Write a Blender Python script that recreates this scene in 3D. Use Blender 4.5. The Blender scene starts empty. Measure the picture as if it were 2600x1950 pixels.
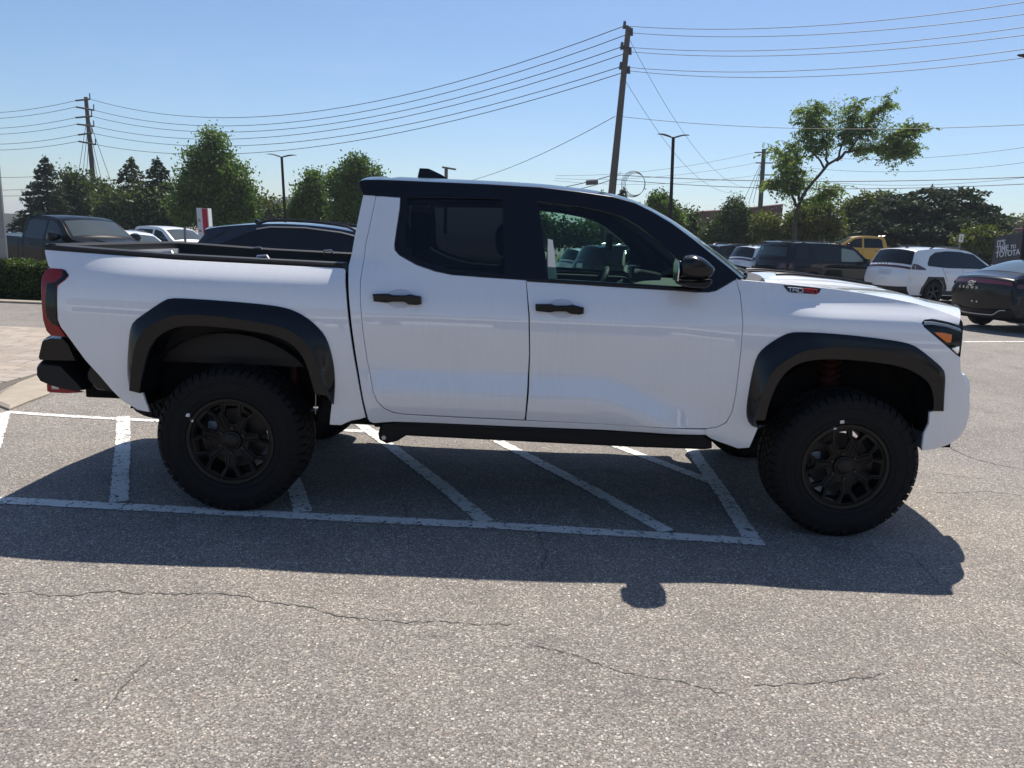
import bpy, bmesh, math, random
import numpy as np
from mathutils import Vector, Matrix
from mathutils.geometry import delaunay_2d_cdt

random.seed(7)
rng = np.random.default_rng(7)
scene = bpy.context.scene
COL = scene.collection
R = math.radians

# ---------------------------------------------------------------- camera
cam = bpy.data.cameras.new('camera')
cam.sensor_width = 36.0
cam.lens = 36.0 * 1953.0 / 2600.0
cam.clip_end = 3000.0
cam.clip_start = 0.05
cam_o = bpy.data.objects.new('camera', cam)
COL.objects.link(cam_o)
_p, _r = R(11.0), R(2.38)
_f = Vector((0, math.cos(_p), -math.sin(_p)))
_rt = Vector((1, 0, 0))
_up = _rt.cross(_f)
_rr = _rt * math.cos(_r) + _up * math.sin(_r)
_uu = -_rt * math.sin(_r) + _up * math.cos(_r)
cam_o.matrix_world = Matrix(((_rr.x, _uu.x, -_f.x, 1.519), (_rr.y, _uu.y, -_f.y, -4.985), (_rr.z, _uu.z, -_f.z, 1.57), (0, 0, 0, 1)))
scene.camera = cam_o

# ---------------------------------------------------------------- sky, sun, exposure
SUN = Vector((0.195, 0.545, 1.0)).normalized()
world = bpy.data.worlds.new('World')
scene.world = world
world.use_nodes = True
_n = world.node_tree.nodes
_sky = _n.new('ShaderNodeTexSky')
_sky.sky_type = 'NISHITA'
_sky.sun_disc = False
_sky.sun_elevation = math.asin(SUN.z)
_sky.sun_rotation = math.atan2(SUN.x, SUN.y)
_sky.altitude = 150
_sky.air_density = 1.0
_sky.dust_density = 0.6
_sky.ozone_density = 6.0
_n['Background'].inputs['Strength'].default_value = 0.079
# a trace of high thin cloud over the whole dome
_tc = _n.new('ShaderNodeTexCoord'); _mp = _n.new('ShaderNodeMapping'); _mp.inputs['Scale'].default_value = (2.2, 2.2, 9.0)
_nz = _n.new('ShaderNodeTexNoise'); _nz.inputs['Scale'].default_value = 1.6; _nz.inputs['Detail'].default_value = 7; _nz.inputs['Roughness'].default_value = .62; _nz.inputs['Distortion'].default_value = .8
_rp = _n.new('ShaderNodeValToRGB'); _rp.color_ramp.elements[0].position = .50; _rp.color_ramp.elements[1].position = .82
_rp.color_ramp.elements[0].color = (0, 0, 0, 1); _rp.color_ramp.elements[1].color = (.06, .06, .06, 1)
_mx = _n.new('ShaderNodeMix'); _mx.data_type = 'RGBA'; _mx.inputs[7].default_value = (7.5, 8.2, 9.0, 1)
_l = world.node_tree.links
_l.new(_tc.outputs['Generated'], _mp.inputs['Vector']); _l.new(_mp.outputs[0], _nz.inputs['Vector']); _l.new(_nz.outputs['Fac'], _rp.inputs['Fac'])
_l.new(_rp.outputs['Color'], _mx.inputs[0]); _l.new(_sky.outputs[0], _mx.inputs[6]); _l.new(_mx.outputs[2], _n['Background'].inputs['Color'])
sun = bpy.data.lights.new('sun', 'SUN')
sun.energy = 4.2
sun.angle = R(0.53)
sun.color = (1.0, 0.93, 0.83)
sun_o = bpy.data.objects.new('sun', sun)
COL.objects.link(sun_o)
sun_o.rotation_euler = SUN.to_track_quat('Z', 'Y').to_euler()
sun_o.location = (0, 0, 30)
scene.view_settings.view_transform = 'Standard'
scene.view_settings.look = 'None'
scene.view_settings.gamma = 1.0
scene.view_settings.exposure = 0.63
scene.cycles.max_bounces = 6
scene.cycles.transparent_max_bounces = 16

# ---------------------------------------------------------------- materials
MATS = {}
def mat(name, col=(.5, .5, .5), rough=.5, metal=0.0, coat=0.0, spec=.5, emit=None, coat_rough=.04, noise=None, bump=None, sheen=0):
    """noise = (scale, amount, second colour); bump = (scale, strength, distance)"""
    if name in MATS: return MATS[name]
    m = bpy.data.materials.new(name); MATS[name] = m
    m.use_nodes = True
    nt = m.node_tree; b = nt.nodes['Principled BSDF']
    b.inputs['Base Color'].default_value = (*col, 1)
    b.inputs['Roughness'].default_value = rough
    b.inputs['Metallic'].default_value = metal
    b.inputs['Coat Weight'].default_value = coat
    b.inputs['Coat Roughness'].default_value = coat_rough
    b.inputs['Specular IOR Level'].default_value = spec
    if noise or bump:
        tc = nt.nodes.new('ShaderNodeTexCoord')
    if noise:
        t = nt.nodes.new('ShaderNodeTexNoise'); t.inputs['Scale'].default_value = noise[0]
        t.inputs['Detail'].default_value = 5; t.inputs['Roughness'].default_value = .6
        nt.links.new(tc.outputs['Object'], t.inputs['Vector'])
        r = nt.nodes.new('ShaderNodeValToRGB')
        r.color_ramp.elements[0].position = .5 - noise[1]; r.color_ramp.elements[1].position = .5 + noise[1]
        r.color_ramp.elements[0].color = (*col, 1); r.color_ramp.elements[1].color = (*noise[2], 1)
        nt.links.new(t.outputs['Fac'], r.inputs['Fac'])
        nt.links.new(r.outputs['Color'], b.inputs['Base Color'])
    if bump:
        t = nt.nodes.new('ShaderNodeTexNoise'); t.inputs['Scale'].default_value = bump[0]; t.inputs['Detail'].default_value = 4
        nt.links.new(tc.outputs['Object'], t.inputs['Vector'])
        bp = nt.nodes.new('ShaderNodeBump'); bp.inputs['Strength'].default_value = bump[1]; bp.inputs['Distance'].default_value = bump[2]
        nt.links.new(t.outputs['Fac'], bp.inputs['Height']); nt.links.new(bp.outputs['Normal'], b.inputs['Normal'])
    return m

def glass(name, tint, refl=1.0):
    """thin pane: tinted see-through plus a Fresnel reflection"""
    if name in MATS: return MATS[name]
    m = bpy.data.materials.new(name); MATS[name] = m
    m.use_nodes = True
    nt = m.node_tree; nt.nodes.clear()
    out = nt.nodes.new('ShaderNodeOutputMaterial'); mix = nt.nodes.new('ShaderNodeMixShader')
    tr = nt.nodes.new('ShaderNodeBsdfTransparent'); tr.inputs['Color'].default_value = (*tint, 1)
    gl = nt.nodes.new('ShaderNodeBsdfGlossy'); gl.inputs['Roughness'].default_value = .01
    fr = nt.nodes.new('ShaderNodeFresnel'); fr.inputs['IOR'].default_value = 1.5
    mu = nt.nodes.new('ShaderNodeMath'); mu.operation = 'MULTIPLY'; mu.inputs[1].default_value = refl
    nt.links.new(fr.outputs[0], mu.inputs[0]); nt.links.new(mu.outputs[0], mix.inputs[0])
    nt.links.new(tr.outputs[0], mix.inputs[1]); nt.links.new(gl.outputs[0], mix.inputs[2])
    nt.links.new(mix.outputs[0], out.inputs['Surface'])
    return m

def car_paint(name, col, rough=.35, dirt=0.0, metal=0.0):
    m = mat(name, col, rough, metal, coat=1.0, coat_rough=.03, spec=.5 if max(col) > .3 else .08)
    if dirt:
        nt = m.node_tree; b = nt.nodes['Principled BSDF']
        tc = nt.nodes.new('ShaderNodeTexCoord'); mp = nt.nodes.new('ShaderNodeMapping')
        mp.inputs['Scale'].default_value = (55, 55, 1.1)
        t = nt.nodes.new('ShaderNodeTexNoise'); t.inputs['Scale'].default_value = 1.0; t.inputs['Detail'].default_value = 3
        t2 = nt.nodes.new('ShaderNodeTexNoise'); t2.inputs['Scale'].default_value = 3.0; t2.inputs['Detail'].default_value = 6
        nt.links.new(tc.outputs['Object'], mp.inputs['Vector']); nt.links.new(mp.outputs[0], t.inputs['Vector'])
        nt.links.new(tc.outputs['Object'], t2.inputs['Vector'])
        mul = nt.nodes.new('ShaderNodeMath'); mul.operation = 'MULTIPLY'
        nt.links.new(t.outputs['Fac'], mul.inputs[0]); nt.links.new(t2.outputs['Fac'], mul.inputs[1])
        r = nt.nodes.new('ShaderNodeValToRGB')
        r.color_ramp.elements[0].position = .22; r.color_ramp.elements[1].position = .46
        r.color_ramp.elements[0].color = (*col, 1); r.color_ramp.elements[1].color = (col[0] * (1 - dirt), col[1] * (1 - dirt * 1.1), col[2] * (1 - dirt * 1.35), 1)
        nt.links.new(mul.outputs[0], r.inputs['Fac']); nt.links.new(r.outputs['Color'], b.inputs['Base Color'])
        rr = nt.nodes.new('ShaderNodeMapRange'); rr.inputs['To Min'].default_value = .015; rr.inputs['To Max'].default_value = .035
        nt.links.new(mul.outputs[0], rr.inputs['Value']); nt.links.new(rr.outputs[0], b.inputs['Coat Roughness'])
    return m

WHITE = car_paint('white_paint', (.84, .85, .868), .3, dirt=.04)
WHITE.node_tree.nodes['Principled BSDF'].inputs['Coat IOR'].default_value = 1.75
GLOSSBLACK = mat('gloss_black', (.0035, .004, .0055), .18, spec=.45)
FLARE = mat('flare_black', (.0025, .003, .0045), .13, spec=.42)
PLASTIC = mat('textured_black_plastic', (.008, .0085, .010), .55, spec=.35, bump=(900, .15, .001))
VOID = mat('dark_interior', (.003, .003, .004), .8, spec=.2)
RUBBER = mat('tyre_rubber', (.005, .0052, .006), .75, spec=.3, bump=(220, .12, .001))
RIMM = mat('satin_rim', (.0065, .006, .006), .40, spec=.35)
RIMD = mat('rim_black', (.004, .004, .0045), .45, spec=.3)
STEEL = mat('steel', (.45, .45, .46), .35, 1.0)
RED = mat('red_paint', (.35, .012, .012), .35)
CHROME = mat('chrome', (.75, .76, .78), .12, 1.0)
REDLENS = mat('red_lens', (.30, .003, .006), .2, spec=.2, coat=.5, noise=(14, .25, (.20, .002, .004)))
SMOKE = mat('smoked_lens', (.004, .004, .005), .10, spec=.4)
AMBER = mat('amber_lens', (.85, .20, .01), .22, coat=1.0)
GLASS_F = glass('front_door_glass', (.50, .66, .60), 1.0)
GLASS_R = glass('privacy_glass', (.10, .115, .13), 1.0)
GLASS_W = glass('windscreen_glass', (.56, .70, .64), 1.0)
SEAT = mat('seat_fabric', (.03, .03, .033), .8)
PAPER = mat('white_paper', (.78, .78, .76), .7)
SUNLIT_TRIM = mat('sunlit_trim_tone', (.42, .45, .45), .6)  # pale tone standing in for sunlight on the door sills

# ---------------------------------------------------------------- mesh helpers
def tag(o, label=None, cat=None, group=None, kind=None):
    if label: o['label'] = label
    if cat: o['category'] = cat
    if group: o['group'] = group
    if kind: o['kind'] = kind
    return o

def empty(name, loc=(0, 0, 0), rz=0, label=None, cat=None, group=None):
    o = bpy.data.objects.new(name, None); COL.objects.link(o)
    o.empty_display_size = .2
    o.location = loc; o.rotation_euler = (0, 0, rz)
    return tag(o, label, cat, group)

def mobj(name, V, Fc, m, parent=None, smooth=True, normals=None, sharp=None):
    me = bpy.data.meshes.new(name)
    me.from_pydata([tuple(map(float, v)) for v in V], [], [tuple(int(i) for i in f) for f in Fc])
    for mm in (m if isinstance(m, (list, tuple)) else [m]): me.materials.append(mm)
    if smooth: me.polygons.foreach_set('use_smooth', [True] * len(me.polygons))
    me.update()
    if sharp is not None: me.set_sharp_from_angle(angle=R(sharp))
    if normals is not None: me.normals_split_custom_set_from_vertices([tuple(map(float, n)) for n in normals])
    o = bpy.data.objects.new(name, me); COL.objects.link(o)
    if parent: o.parent = parent
    return o

class MB:
    """collects simple solids into one mesh"""
    def __init__(s): s.V = []; s.F = []
    def add(s, V, Fc):
        n = len(s.V); s.V += [tuple(v) for v in V]; s.F += [tuple(i + n for i in f) for f in Fc]; return s
    def box(s, a, b, ch=0.0):
        x0, y0, z0 = a; x1, y1, z1 = b
        if ch <= 0:
            return s.add([(x0, y0, z0), (x1, y0, z0), (x1, y1, z0), (x0, y1, z0), (x0, y0, z1), (x1, y0, z1), (x1, y1, z1), (x0, y1, z1)],
                         [(0, 3, 2, 1), (4, 5, 6, 7), (0, 1, 5, 4), (1, 2, 6, 5), (2, 3, 7, 6), (3, 0, 4, 7)])
        bm = bmesh.new(); bmesh.ops.create_cube(bm, size=1)
        for v in bm.verts:
            v.co = Vector(((x0 + x1) / 2 + v.co.x * (x1 - x0), (y0 + y1) / 2 + v.co.y * (y1 - y0), (z0 + z1) / 2 + v.co.z * (z1 - z0)))
        bmesh.ops.bevel(bm, geom=list(bm.edges), offset=ch, segments=2, affect='EDGES', profile=.6)
        bm.verts.ensure_lookup_table(); bm.verts.index_update()
        V = [tuple(v.co) for v in bm.verts]; Fc = [tuple(v.index for v in f.verts) for f in bm.faces]
        bm.free(); return s.add(V, Fc)
    def tube(s, P, r, n=8, cap=True):
        P = [Vector(p) for p in P]; r = r if isinstance(r, (list, tuple)) else [r] * len(P)
        V = []; Fc = []; prev = None
        for i, p in enumerate(P):
            d = (P[min(i + 1, len(P) - 1)] - P[max(i - 1, 0)]).normalized()
            a = prev if prev is not None else (Vector((0, 0, 1)) if abs(d.z) < .9 else Vector((1, 0, 0)))
            u = (a - d * a.dot(d)).normalized(); prev = u; w = d.cross(u)
            for k in range(n):
                t = 2 * math.pi * k / n
                V.append(p + (u * math.cos(t) + w * math.sin(t)) * r[i])
        for i in range(len(P) - 1):
            for k in range(n):
                a = i * n + k; b = i * n + (k + 1) % n
                Fc.append((a, b, b + n, a + n))
        if cap:
            Fc.append(tuple(range(n))[::-1]); Fc.append(tuple(range((len(P) - 1) * n, len(P) * n)))
        return s.add(V, Fc)
    def lathe(s, prof, c=(0, 0, 0), axis='y', n=48, close=False):
        """prof = [(radius, offset along the axis)]"""
        V = []; Fc = []
        for (r, h) in prof:
            for k in range(n):
                t = 2 * math.pi * k / n
                a, b = r * math.cos(t), r * math.sin(t)
                V.append((c[0] + a, c[1] + h, c[2] + b) if axis == 'y' else ((c[0] + h, c[1] + a, c[2] + b) if axis == 'x' else (c[0] + a, c[1] + b, c[2] + h)))
        m = len(prof)
        for i in range(m if close else m - 1):
            for k in range(n):
                a = i * n + k; b = i * n + (k + 1) % n; j = ((i + 1) % m) * n
                Fc.append((a, b, j + (k + 1) % n, j + k))
        return s.add(V, Fc)
    def prism(s, poly, y0, y1, ch=0.0, T=lambda x, y, z: (x, y, z)):
        """polygon in (x, z) extruded from y0 to y1, edges chamfered at y0 and y1"""
        P = [Vector((p[0], p[1])) for p in poly]
        if area2(poly) < 0: P = P[::-1]
        rows = []
        if ch > 0:
            Q = inset(P, ch)
            sg = 1 if y1 > y0 else -1
            rows = [(Q, y0), (P, y0 + sg * ch), (P, y1 - sg * ch), (Q, y1)]
        else: rows = [(P, y0), (P, y1)]
        n = len(P); V = []; Fc = []
        for (pp, y) in rows: V += [T(p.x, y, p.y) for p in pp]
        for i in range(len(rows) - 1):
            for k in range(n):
                a = i * n + k; b = i * n + (k + 1) % n
                Fc.append((a, b, b + n, a + n))
        e = (len(rows) - 1) * n
        Fc.append(tuple(range(n))[::-1]); Fc.append(tuple(range(e, e + n)))
        return s.add(V, Fc)
    def loft(s, rows, close_u=False, caps=False):
        n = len(rows[0]); V = [p for r in rows for p in r]; Fc = []
        for i in range(len(rows) - 1):
            for k in range(n if close_u else n - 1):
                a = i * n + k; b = i * n + (k + 1) % n
                Fc.append((a, b, b + n, a + n))
        if caps:
            Fc.append(tuple(range(n))[::-1]); e = (len(rows) - 1) * n; Fc.append(tuple(range(e, e + n)))
        return s.add(V, Fc)
    def mirror_y(s):
        n = len(s.V); s.V += [(v[0], -v[1], v[2]) for v in s.V]; s.F += [tuple(i + n for i in reversed(f)) for f in list(s.F)]; return s
    def flip_y(s):
        s.V = [(v[0], -v[1], v[2]) for v in s.V]; s.F = [tuple(reversed(f)) for f in s.F]; return s
    def build(s, name, m, parent=None, smooth=True, sharp=35, fixn=True):
        o = mobj(name, s.V, s.F, m, None, smooth)
        if fixn:
            bm = bmesh.new(); bm.from_mesh(o.data); bmesh.ops.recalc_face_normals(bm, faces=list(bm.faces)); bm.to_mesh(o.data); bm.free()
        if smooth and sharp is not None: o.data.set_sharp_from_angle(angle=R(sharp))
        if parent: o.parent = parent
        return o

def area2(P): return sum(P[i][0] * P[(i + 1) % len(P)][1] - P[(i + 1) % len(P)][0] * P[i][1] for i in range(len(P)))
def inset(P, d):
    """offset a counter-clockwise polygon inwards"""
    n = len(P); out = []
    for i in range(n):
        a, b, c = Vector(P[i - 1][:2]), Vector(P[i][:2]), Vector(P[(i + 1) % n][:2])
        e1 = (b - a); e2 = (c - b)
        e1 = e1.normalized() if e1.length > 1e-9 else e2.normalized(); e2 = e2.normalized() if e2.length > 1e-9 else e1
        n1 = Vector((-e1.y, e1.x)); n2 = Vector((-e2.y, e2.x)); m = (n1 + n2)
        if m.length < 1e-6: m = n1
        m.normalize(); k = max(.35, m.dot(n1))
        out.append(b + m * (d / k))
    return out
def resample(P, sp, closed=True):
    P = [Vector(p[:2]) for p in P]; out = []
    n = len(P)
    for i in range(n if closed else n - 1):
        a, b = P[i], P[(i + 1) % n]; k = max(1, int(round((b - a).length / sp)))
        out += [a.lerp(b, j / k) for j in range(k)]
    if not closed: out.append(P[-1])
    return out
def smooth_line(P, it=2, closed=False):
    """Chaikin corner cutting"""
    P = [Vector(p) for p in P]
    for _ in range(it):
        Q = [] if closed else [P[0]]
        n = len(P)
        for i in range(n if closed else n - 1):
            a, b = P[i], P[(i + 1) % n]
            Q += [a.lerp(b, .25), a.lerp(b, .75)]
        if not closed: Q.append(P[-1])
        P = Q
    return P
def even(P, n):
    """n points evenly spaced along an open polyline"""
    P = [Vector(p) for p in P]; L = [0]
    for a, b in zip(P, P[1:]): L.append(L[-1] + (b - a).length)
    out = []; j = 0
    for i in range(n):
        t = L[-1] * i / (n - 1)
        while j < len(P) - 2 and L[j + 1] < t: j += 1
        out.append(P[j].lerp(P[j + 1], (t - L[j]) / max(1e-9, L[j + 1] - L[j])))
    return out
def inside(X, Y, P):
    r = np.zeros(len(X), bool); n = len(P)
    for i in range(n):
        x1, y1 = P[i][0], P[i][1]; x2, y2 = P[(i + 1) % n][0], P[(i + 1) % n][1]
        if y1 == y2: continue
        c = ((y1 > Y) != (y2 > Y)) & (X < (x2 - x1) * (Y - y1) / (y2 - y1) + x1)
        r ^= c
    return r
def dist_poly(X, Y, P, closed=True):
    d = np.full(len(X), 1e9); n = len(P)
    for i in range(n if closed else n - 1):
        ax, ay = P[i][0], P[i][1]; bx, by = P[(i + 1) % n][0], P[(i + 1) % n][1]
        ex, ey = bx - ax, by - ay; L = ex * ex + ey * ey + 1e-12
        t = np.clip(((X - ax) * ex + (Y - ay) * ey) / L, 0, 1)
        d = np.minimum(d, np.hypot(X - ax - t * ex, Y - ay - t * ey))
    return d
def triangulate(outer, holes, sp, extra=None):
    """triangles filling a polygon with holes, with regular grid points inside"""
    loops = [outer] + list(holes); pts = []; edges = []; lp = []
    for L in loops:
        s = len(pts); pts += [Vector((p[0], p[1])) for p in L]; k = len(L)
        edges += [(s + i, s + (i + 1) % k) for i in range(k)]; lp.append(list(range(s, s + k)))
    xs = [p[0] for p in outer]; ys = [p[1] for p in outer]
    gx, gy = np.meshgrid(np.arange(min(xs) + sp * .5, max(xs), sp), np.arange(min(ys) + sp * .5, max(ys), sp))
    gx = gx.ravel(); gy = gy.ravel()
    ok = inside(gx, gy, outer)
    for h in holes: ok &= ~inside(gx, gy, h)
    gx, gy = gx[ok], gy[ok]
    for L in loops:
        k = dist_poly(gx, gy, L) > sp * .45; gx, gy = gx[k], gy[k]
    pts += [Vector((a, b)) for a, b in zip(gx, gy)]
    if extra is not None: pts += [Vector(e) for e in extra]
    V, E, Fc, ov, oe, of = delaunay_2d_cdt(pts, edges, [], 0, 1e-6)
    c = np.array([[(V[f[0]].x + V[f[1]].x + V[f[2]].x) / 3, (V[f[0]].y + V[f[1]].y + V[f[2]].y) / 3] for f in Fc])
    ok = inside(c[:, 0], c[:, 1], outer)
    for h in holes: ok &= ~inside(c[:, 0], c[:, 1], h)
    Fc = [f for f, k in zip(Fc, ok) if k]
    m = {}
    for i, o in enumerate(ov):
        for k in o: m[k] = i
    return V, Fc, [[m[i] for i in L] for L in lp]

def panel(name, poly, m, parent, W, side=-1, off=0.0, holes=(), sp=.03, rim=.014, shrink=.002, rnd=.004, corner=0, sub=None):
    """sheet-metal panel: outline in (x, z) laid on the surface y = side * W(x, z), edges rolled inwards"""
    P = [Vector(p[:2]) for p in poly]
    if area2(P) < 0: P = P[::-1]
    if corner: P = smooth_line(resample(P, .11), corner + 1, True)
    if shrink: P = inset(P, shrink)
    P = resample(P, sp)
    HH = []
    for h in holes:
        h = [Vector(q[:2]) for q in h]
        if area2(h) < 0: h = h[::-1]
        HH.append(resample(h, sp))
    V2, Fc, loops = triangulate(P, HH, sp)
    X = np.array([v.x for v in V2]); Z = np.array([v.y for v in V2])
    def surf(X, Z): return W(X, Z) + off
    w = surf(X, Z); e = .004
    wx = (surf(X + e, Z) - surf(X - e, Z)) / (2 * e); wz = (surf(X, Z + e) - surf(X, Z - e)) / (2 * e)
    N = np.stack([-wx, np.full_like(wx, side), -wz], 1); N /= np.linalg.norm(N, axis=1)[:, None]
    V = [(X[i], side * w[i], Z[i]) for i in range(len(X))]; N = [tuple(n) for n in N]
    Fo = [f if side < 0 else f[::-1] for f in Fc]
    if rim:
        for li, L in enumerate(loops):
            k = len(L); pts = [V2[i] for i in L]
            out = -1 if li == 0 else 1
            nn = []
            for i in range(k):
                t = pts[(i + 1) % k] - pts[i - 1]; t = t.normalized() if t.length > 1e-9 else Vector((1, 0))
                q = Vector((t.y, -t.x)); nn.append(q if li == 0 else -q)
            r0 = []; base = len(V)
            for d, o, nw in ((rnd * .3, rnd * .75, .6), (rnd, rnd, 1.), (rim, rnd, 1.)):
                for i in range(k):
                    p = pts[i] + nn[i] * o
                    idx = L[i]
                    V.append((p.x, side * (abs(V[idx][1]) - d), p.y))
                    n0 = Vector(N[idx]); n1 = Vector((nn[i].x, 0, nn[i].y)); N.append(tuple((n0 * (1 - nw) + n1 * nw).normalized()))
            rings = [L] + [list(range(base + j * k, base + (j + 1) * k)) for j in range(3)]
            for j in range(3):
                for i in range(k):
                    a, b, c, d = rings[j][i], rings[j][(i + 1) % k], rings[j + 1][(i + 1) % k], rings[j + 1][i]
                    f = (a, d, c, b)
                    if li > 0: f = f[::-1]
                    if side > 0: f = f[::-1]
                    Fo.append(f)
    return mobj(name, V, Fo, m, parent, True, N)

def copy_tree(o, parent=None, label=None, group=None):
    c = o.copy(); COL.objects.link(c)
    if parent: c.parent = parent
    if label: c['label'] = label
    if group: c['group'] = group
    for ch in list(o.children): copy_tree(ch, c)
    return c

# ================================================================ the white pickup truck
def _tab(knots, sig=0.014):
    zz = np.arange(0.2, 2.3, 0.004)
    w = np.interp(zz, [k[0] for k in knots], [k[1] for k in knots])
    n = int(4 * sig / 0.004)
    ker = np.exp(-0.5 * (np.arange(-n, n + 1) * 0.004 / sig) ** 2)
    ker /= ker.sum()
    return zz, np.convolve(np.pad(w, n, mode='edge'), ker, mode='valid')
_GH = [(1.34, .872), (1.60, .772), (1.78, .698), (1.90, .645), (2.3, .46)]
_DOOR = _tab([(.2, .80), (.40, .86), (.48, .885), (.55, .918), (.63, .946), (.71, .962), (.845, .931), (.95, .942), (1.06, .952), (1.14, .948), (1.22, .928), (1.29, .897)] + _GH)
_FEND = _tab([(.2, .84), (.40, .885), (.55, .915), (.80, .938), (1.0, .942), (1.10, .938), (1.20, .925), (1.28, .902)] + _GH, 0.022)
def sm(a, b, x):
    t = np.clip((x - a) / (b - a), 0, 1)
    return t * t * (3 - 2 * t)
def bodyw(x, z):
    """half width of the pickup's painted side at station x and height z"""
    x = np.asarray(x, float); z = np.asarray(z, float)
    d = sm(.62, .84, x) * (1 - sm(2.30, 2.72, x))
    # the lower door crease runs down towards the front wheel
    zs = z + .16 * sm(1.95, 2.55, x) * sm(1.0, .80, z) * sm(.45, .6, z)
    wd = np.interp(zs, *_DOOR); wf = np.interp(z, *_FEND)
    w = wd * d + wf * (1 - d)
    q = np.clip((z - 1.235) / .15, 0, 1.2)
    w = w + .072 * np.exp(-((x - 0.02) / .74) ** 4) * (1 - q * q)
    w = w + .064 * sm(2.64, 3.2, x) * np.exp(-((x - 3.42) / .95) ** 6) * (1 - sm(1.185, 1.305, z))
    w = w - .10 * np.clip((-.80 - x) / .35, 0, 2) ** 2
    w = w - .13 * np.clip((x - 3.72) / .45, 0, 2) ** 2.2
    return w
def gz(x, y):
    """height of the lot: level round the truck, falling gently away behind it on the left"""
    x = np.asarray(x, float); y = np.asarray(y, float)
    t = np.clip(y - 2.0, 0, None)
    return -.03 * np.clip(y + .3, 0, 1.5) - .024 * np.minimum(t, 40) * (1 - sm(0.0, 14.0, x)) * np.minimum(1, t / 6) - .010 * np.clip(y - 20, 0, 60) * sm(-4, 6, x) + .10 * np.clip(y - 33, 0, 8) * sm(4, 12, x)

truck = empty('pickup_truck', (1.6, 0, 0), 0, 'large white double cab pickup with black flares and black wheels in the foreground', 'pickup truck')
truck_inv = Matrix.Translation((-1.6, 0, 0))
def T(o):
    """hang a part built in scene coordinates under the truck"""
    o.parent = truck; o.matrix_parent_inverse = truck_inv
    return o

# wheel arch flares, traced as three lines each: outer edge on the body, crease, inner lip
flare_r_out = [(0.572, 0.638), (0.584, 0.766), (0.574, 0.886), (0.544, 0.994), (0.509, 1.043), (0.448, 1.099), (0.368, 1.140), (0.280, 1.158), (0.102, 1.168), (-0.075, 1.174), (-0.253, 1.176), (-0.289, 1.168), (-0.343, 1.132), (-0.416, 1.080), (-0.468, 1.042), (-0.486, 1.001), (-0.506, 0.878), (-0.518, 0.766), (-0.516, 0.710), (-0.506, 0.668)]
flare_r_mid = [(0.551, 0.699), (0.525, 0.795), (0.500, 0.867), (0.456, 0.969), (0.412, 1.008), (0.332, 1.049), (0.261, 1.064), (0.101, 1.084), (-0.076, 1.097), (-0.201, 1.094), (-0.272, 1.082), (-0.373, 1.024), (-0.420, 0.978), (-0.450, 0.918), (-0.472, 0.808), (-0.489, 0.683)]
flare_r_in = [(0.478, 0.706), (0.452, 0.808), (0.417, 0.907), (0.355, 0.968), (0.257, 1.005), (0.096, 1.025), (-0.082, 1.035), (-0.207, 1.030), (-0.289, 1.000), (-0.355, 0.943), (-0.390, 0.864), (-0.417, 0.772), (-0.439, 0.667)]
flare_f_out = [(2.854, 0.598), (2.809, 0.610), (2.782, 0.679), (2.784, 0.819), (2.797, 0.955), (2.814, 1.013), (2.863, 1.063), (2.939, 1.120), (2.999, 1.133), (3.178, 1.133), (3.364, 1.122), (3.532, 1.106), (3.598, 1.091), (3.679, 1.038), (3.751, 0.985), (3.779, 0.957), (3.787, 0.910), (3.796, 0.814), (3.806, 0.746)]
flare_f_mid = [(2.813, 0.656), (2.832, 0.793), (2.874, 0.928), (2.934, 0.978), (3.003, 1.028), (3.093, 1.055), (3.279, 1.058), (3.466, 1.047), (3.579, 1.033), (3.659, 0.994), (3.730, 0.955), (3.766, 0.918), (3.783, 0.852), (3.796, 0.749)]
flare_f_in = [(2.873, 0.657), (2.889, 0.774), (2.929, 0.881), (2.979, 0.945), (3.050, 0.981), (3.197, 0.997), (3.385, 0.990), (3.537, 0.973), (3.625, 0.944), (3.697, 0.899), (3.728, 0.848), (3.748, 0.772), (3.741, 0.744)]

def make_flare(out, mid, inn, side, wm):
    n = 56
    O = even(smooth_line(out, 2), n); M = even(smooth_line(mid, 2), n); I = even(smooth_line(inn, 2), n)
    rows = []
    for i in range(n):
        o, m_, q = O[i], M[i], I[i]
        wo = float(bodyw(o.x, o.y))
        wmid = max(wm, wo + .01)
        c = m_.lerp(q, .5)
        r = [(o.x, wo - .012, o.y), (o.x, wo + .006, o.y)]
        for t in (.12, .5, .88): 
            p = o.lerp(m_, t); r.append((p.x, wo + .008 + (wmid - wo - .008) * (t ** .8), p.y))
        p = m_.lerp(q, .06); r.append((m_.x, wmid, m_.y)); r.append((p.x, wmid - .001, p.y))
        p = m_.lerp(q, .92); r.append((p.x, wmid - .014, p.y)); r.append((q.x, wmid - .022, q.y))
        r.append((q.x, wmid - .09, q.y)); r.append((q.x, .84, q.y))
        rows.append([(a, side * b, c_) for a, b, c_ in r])
    mb = MB().loft(rows)
    k = len(rows[0])
    mb.F.append(tuple(range(k))[::-1]); mb.F.append(tuple(range((n - 1) * k, n * k)))
    return T(mb.build('wheel_arch_flare', FLARE, sharp=28))

for side in (-1, 1):
    make_flare(flare_r_out, flare_r_mid, flare_r_in, side, 1.042)
    make_flare(flare_f_out, flare_f_mid, flare_f_in, side, 1.018)

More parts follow.
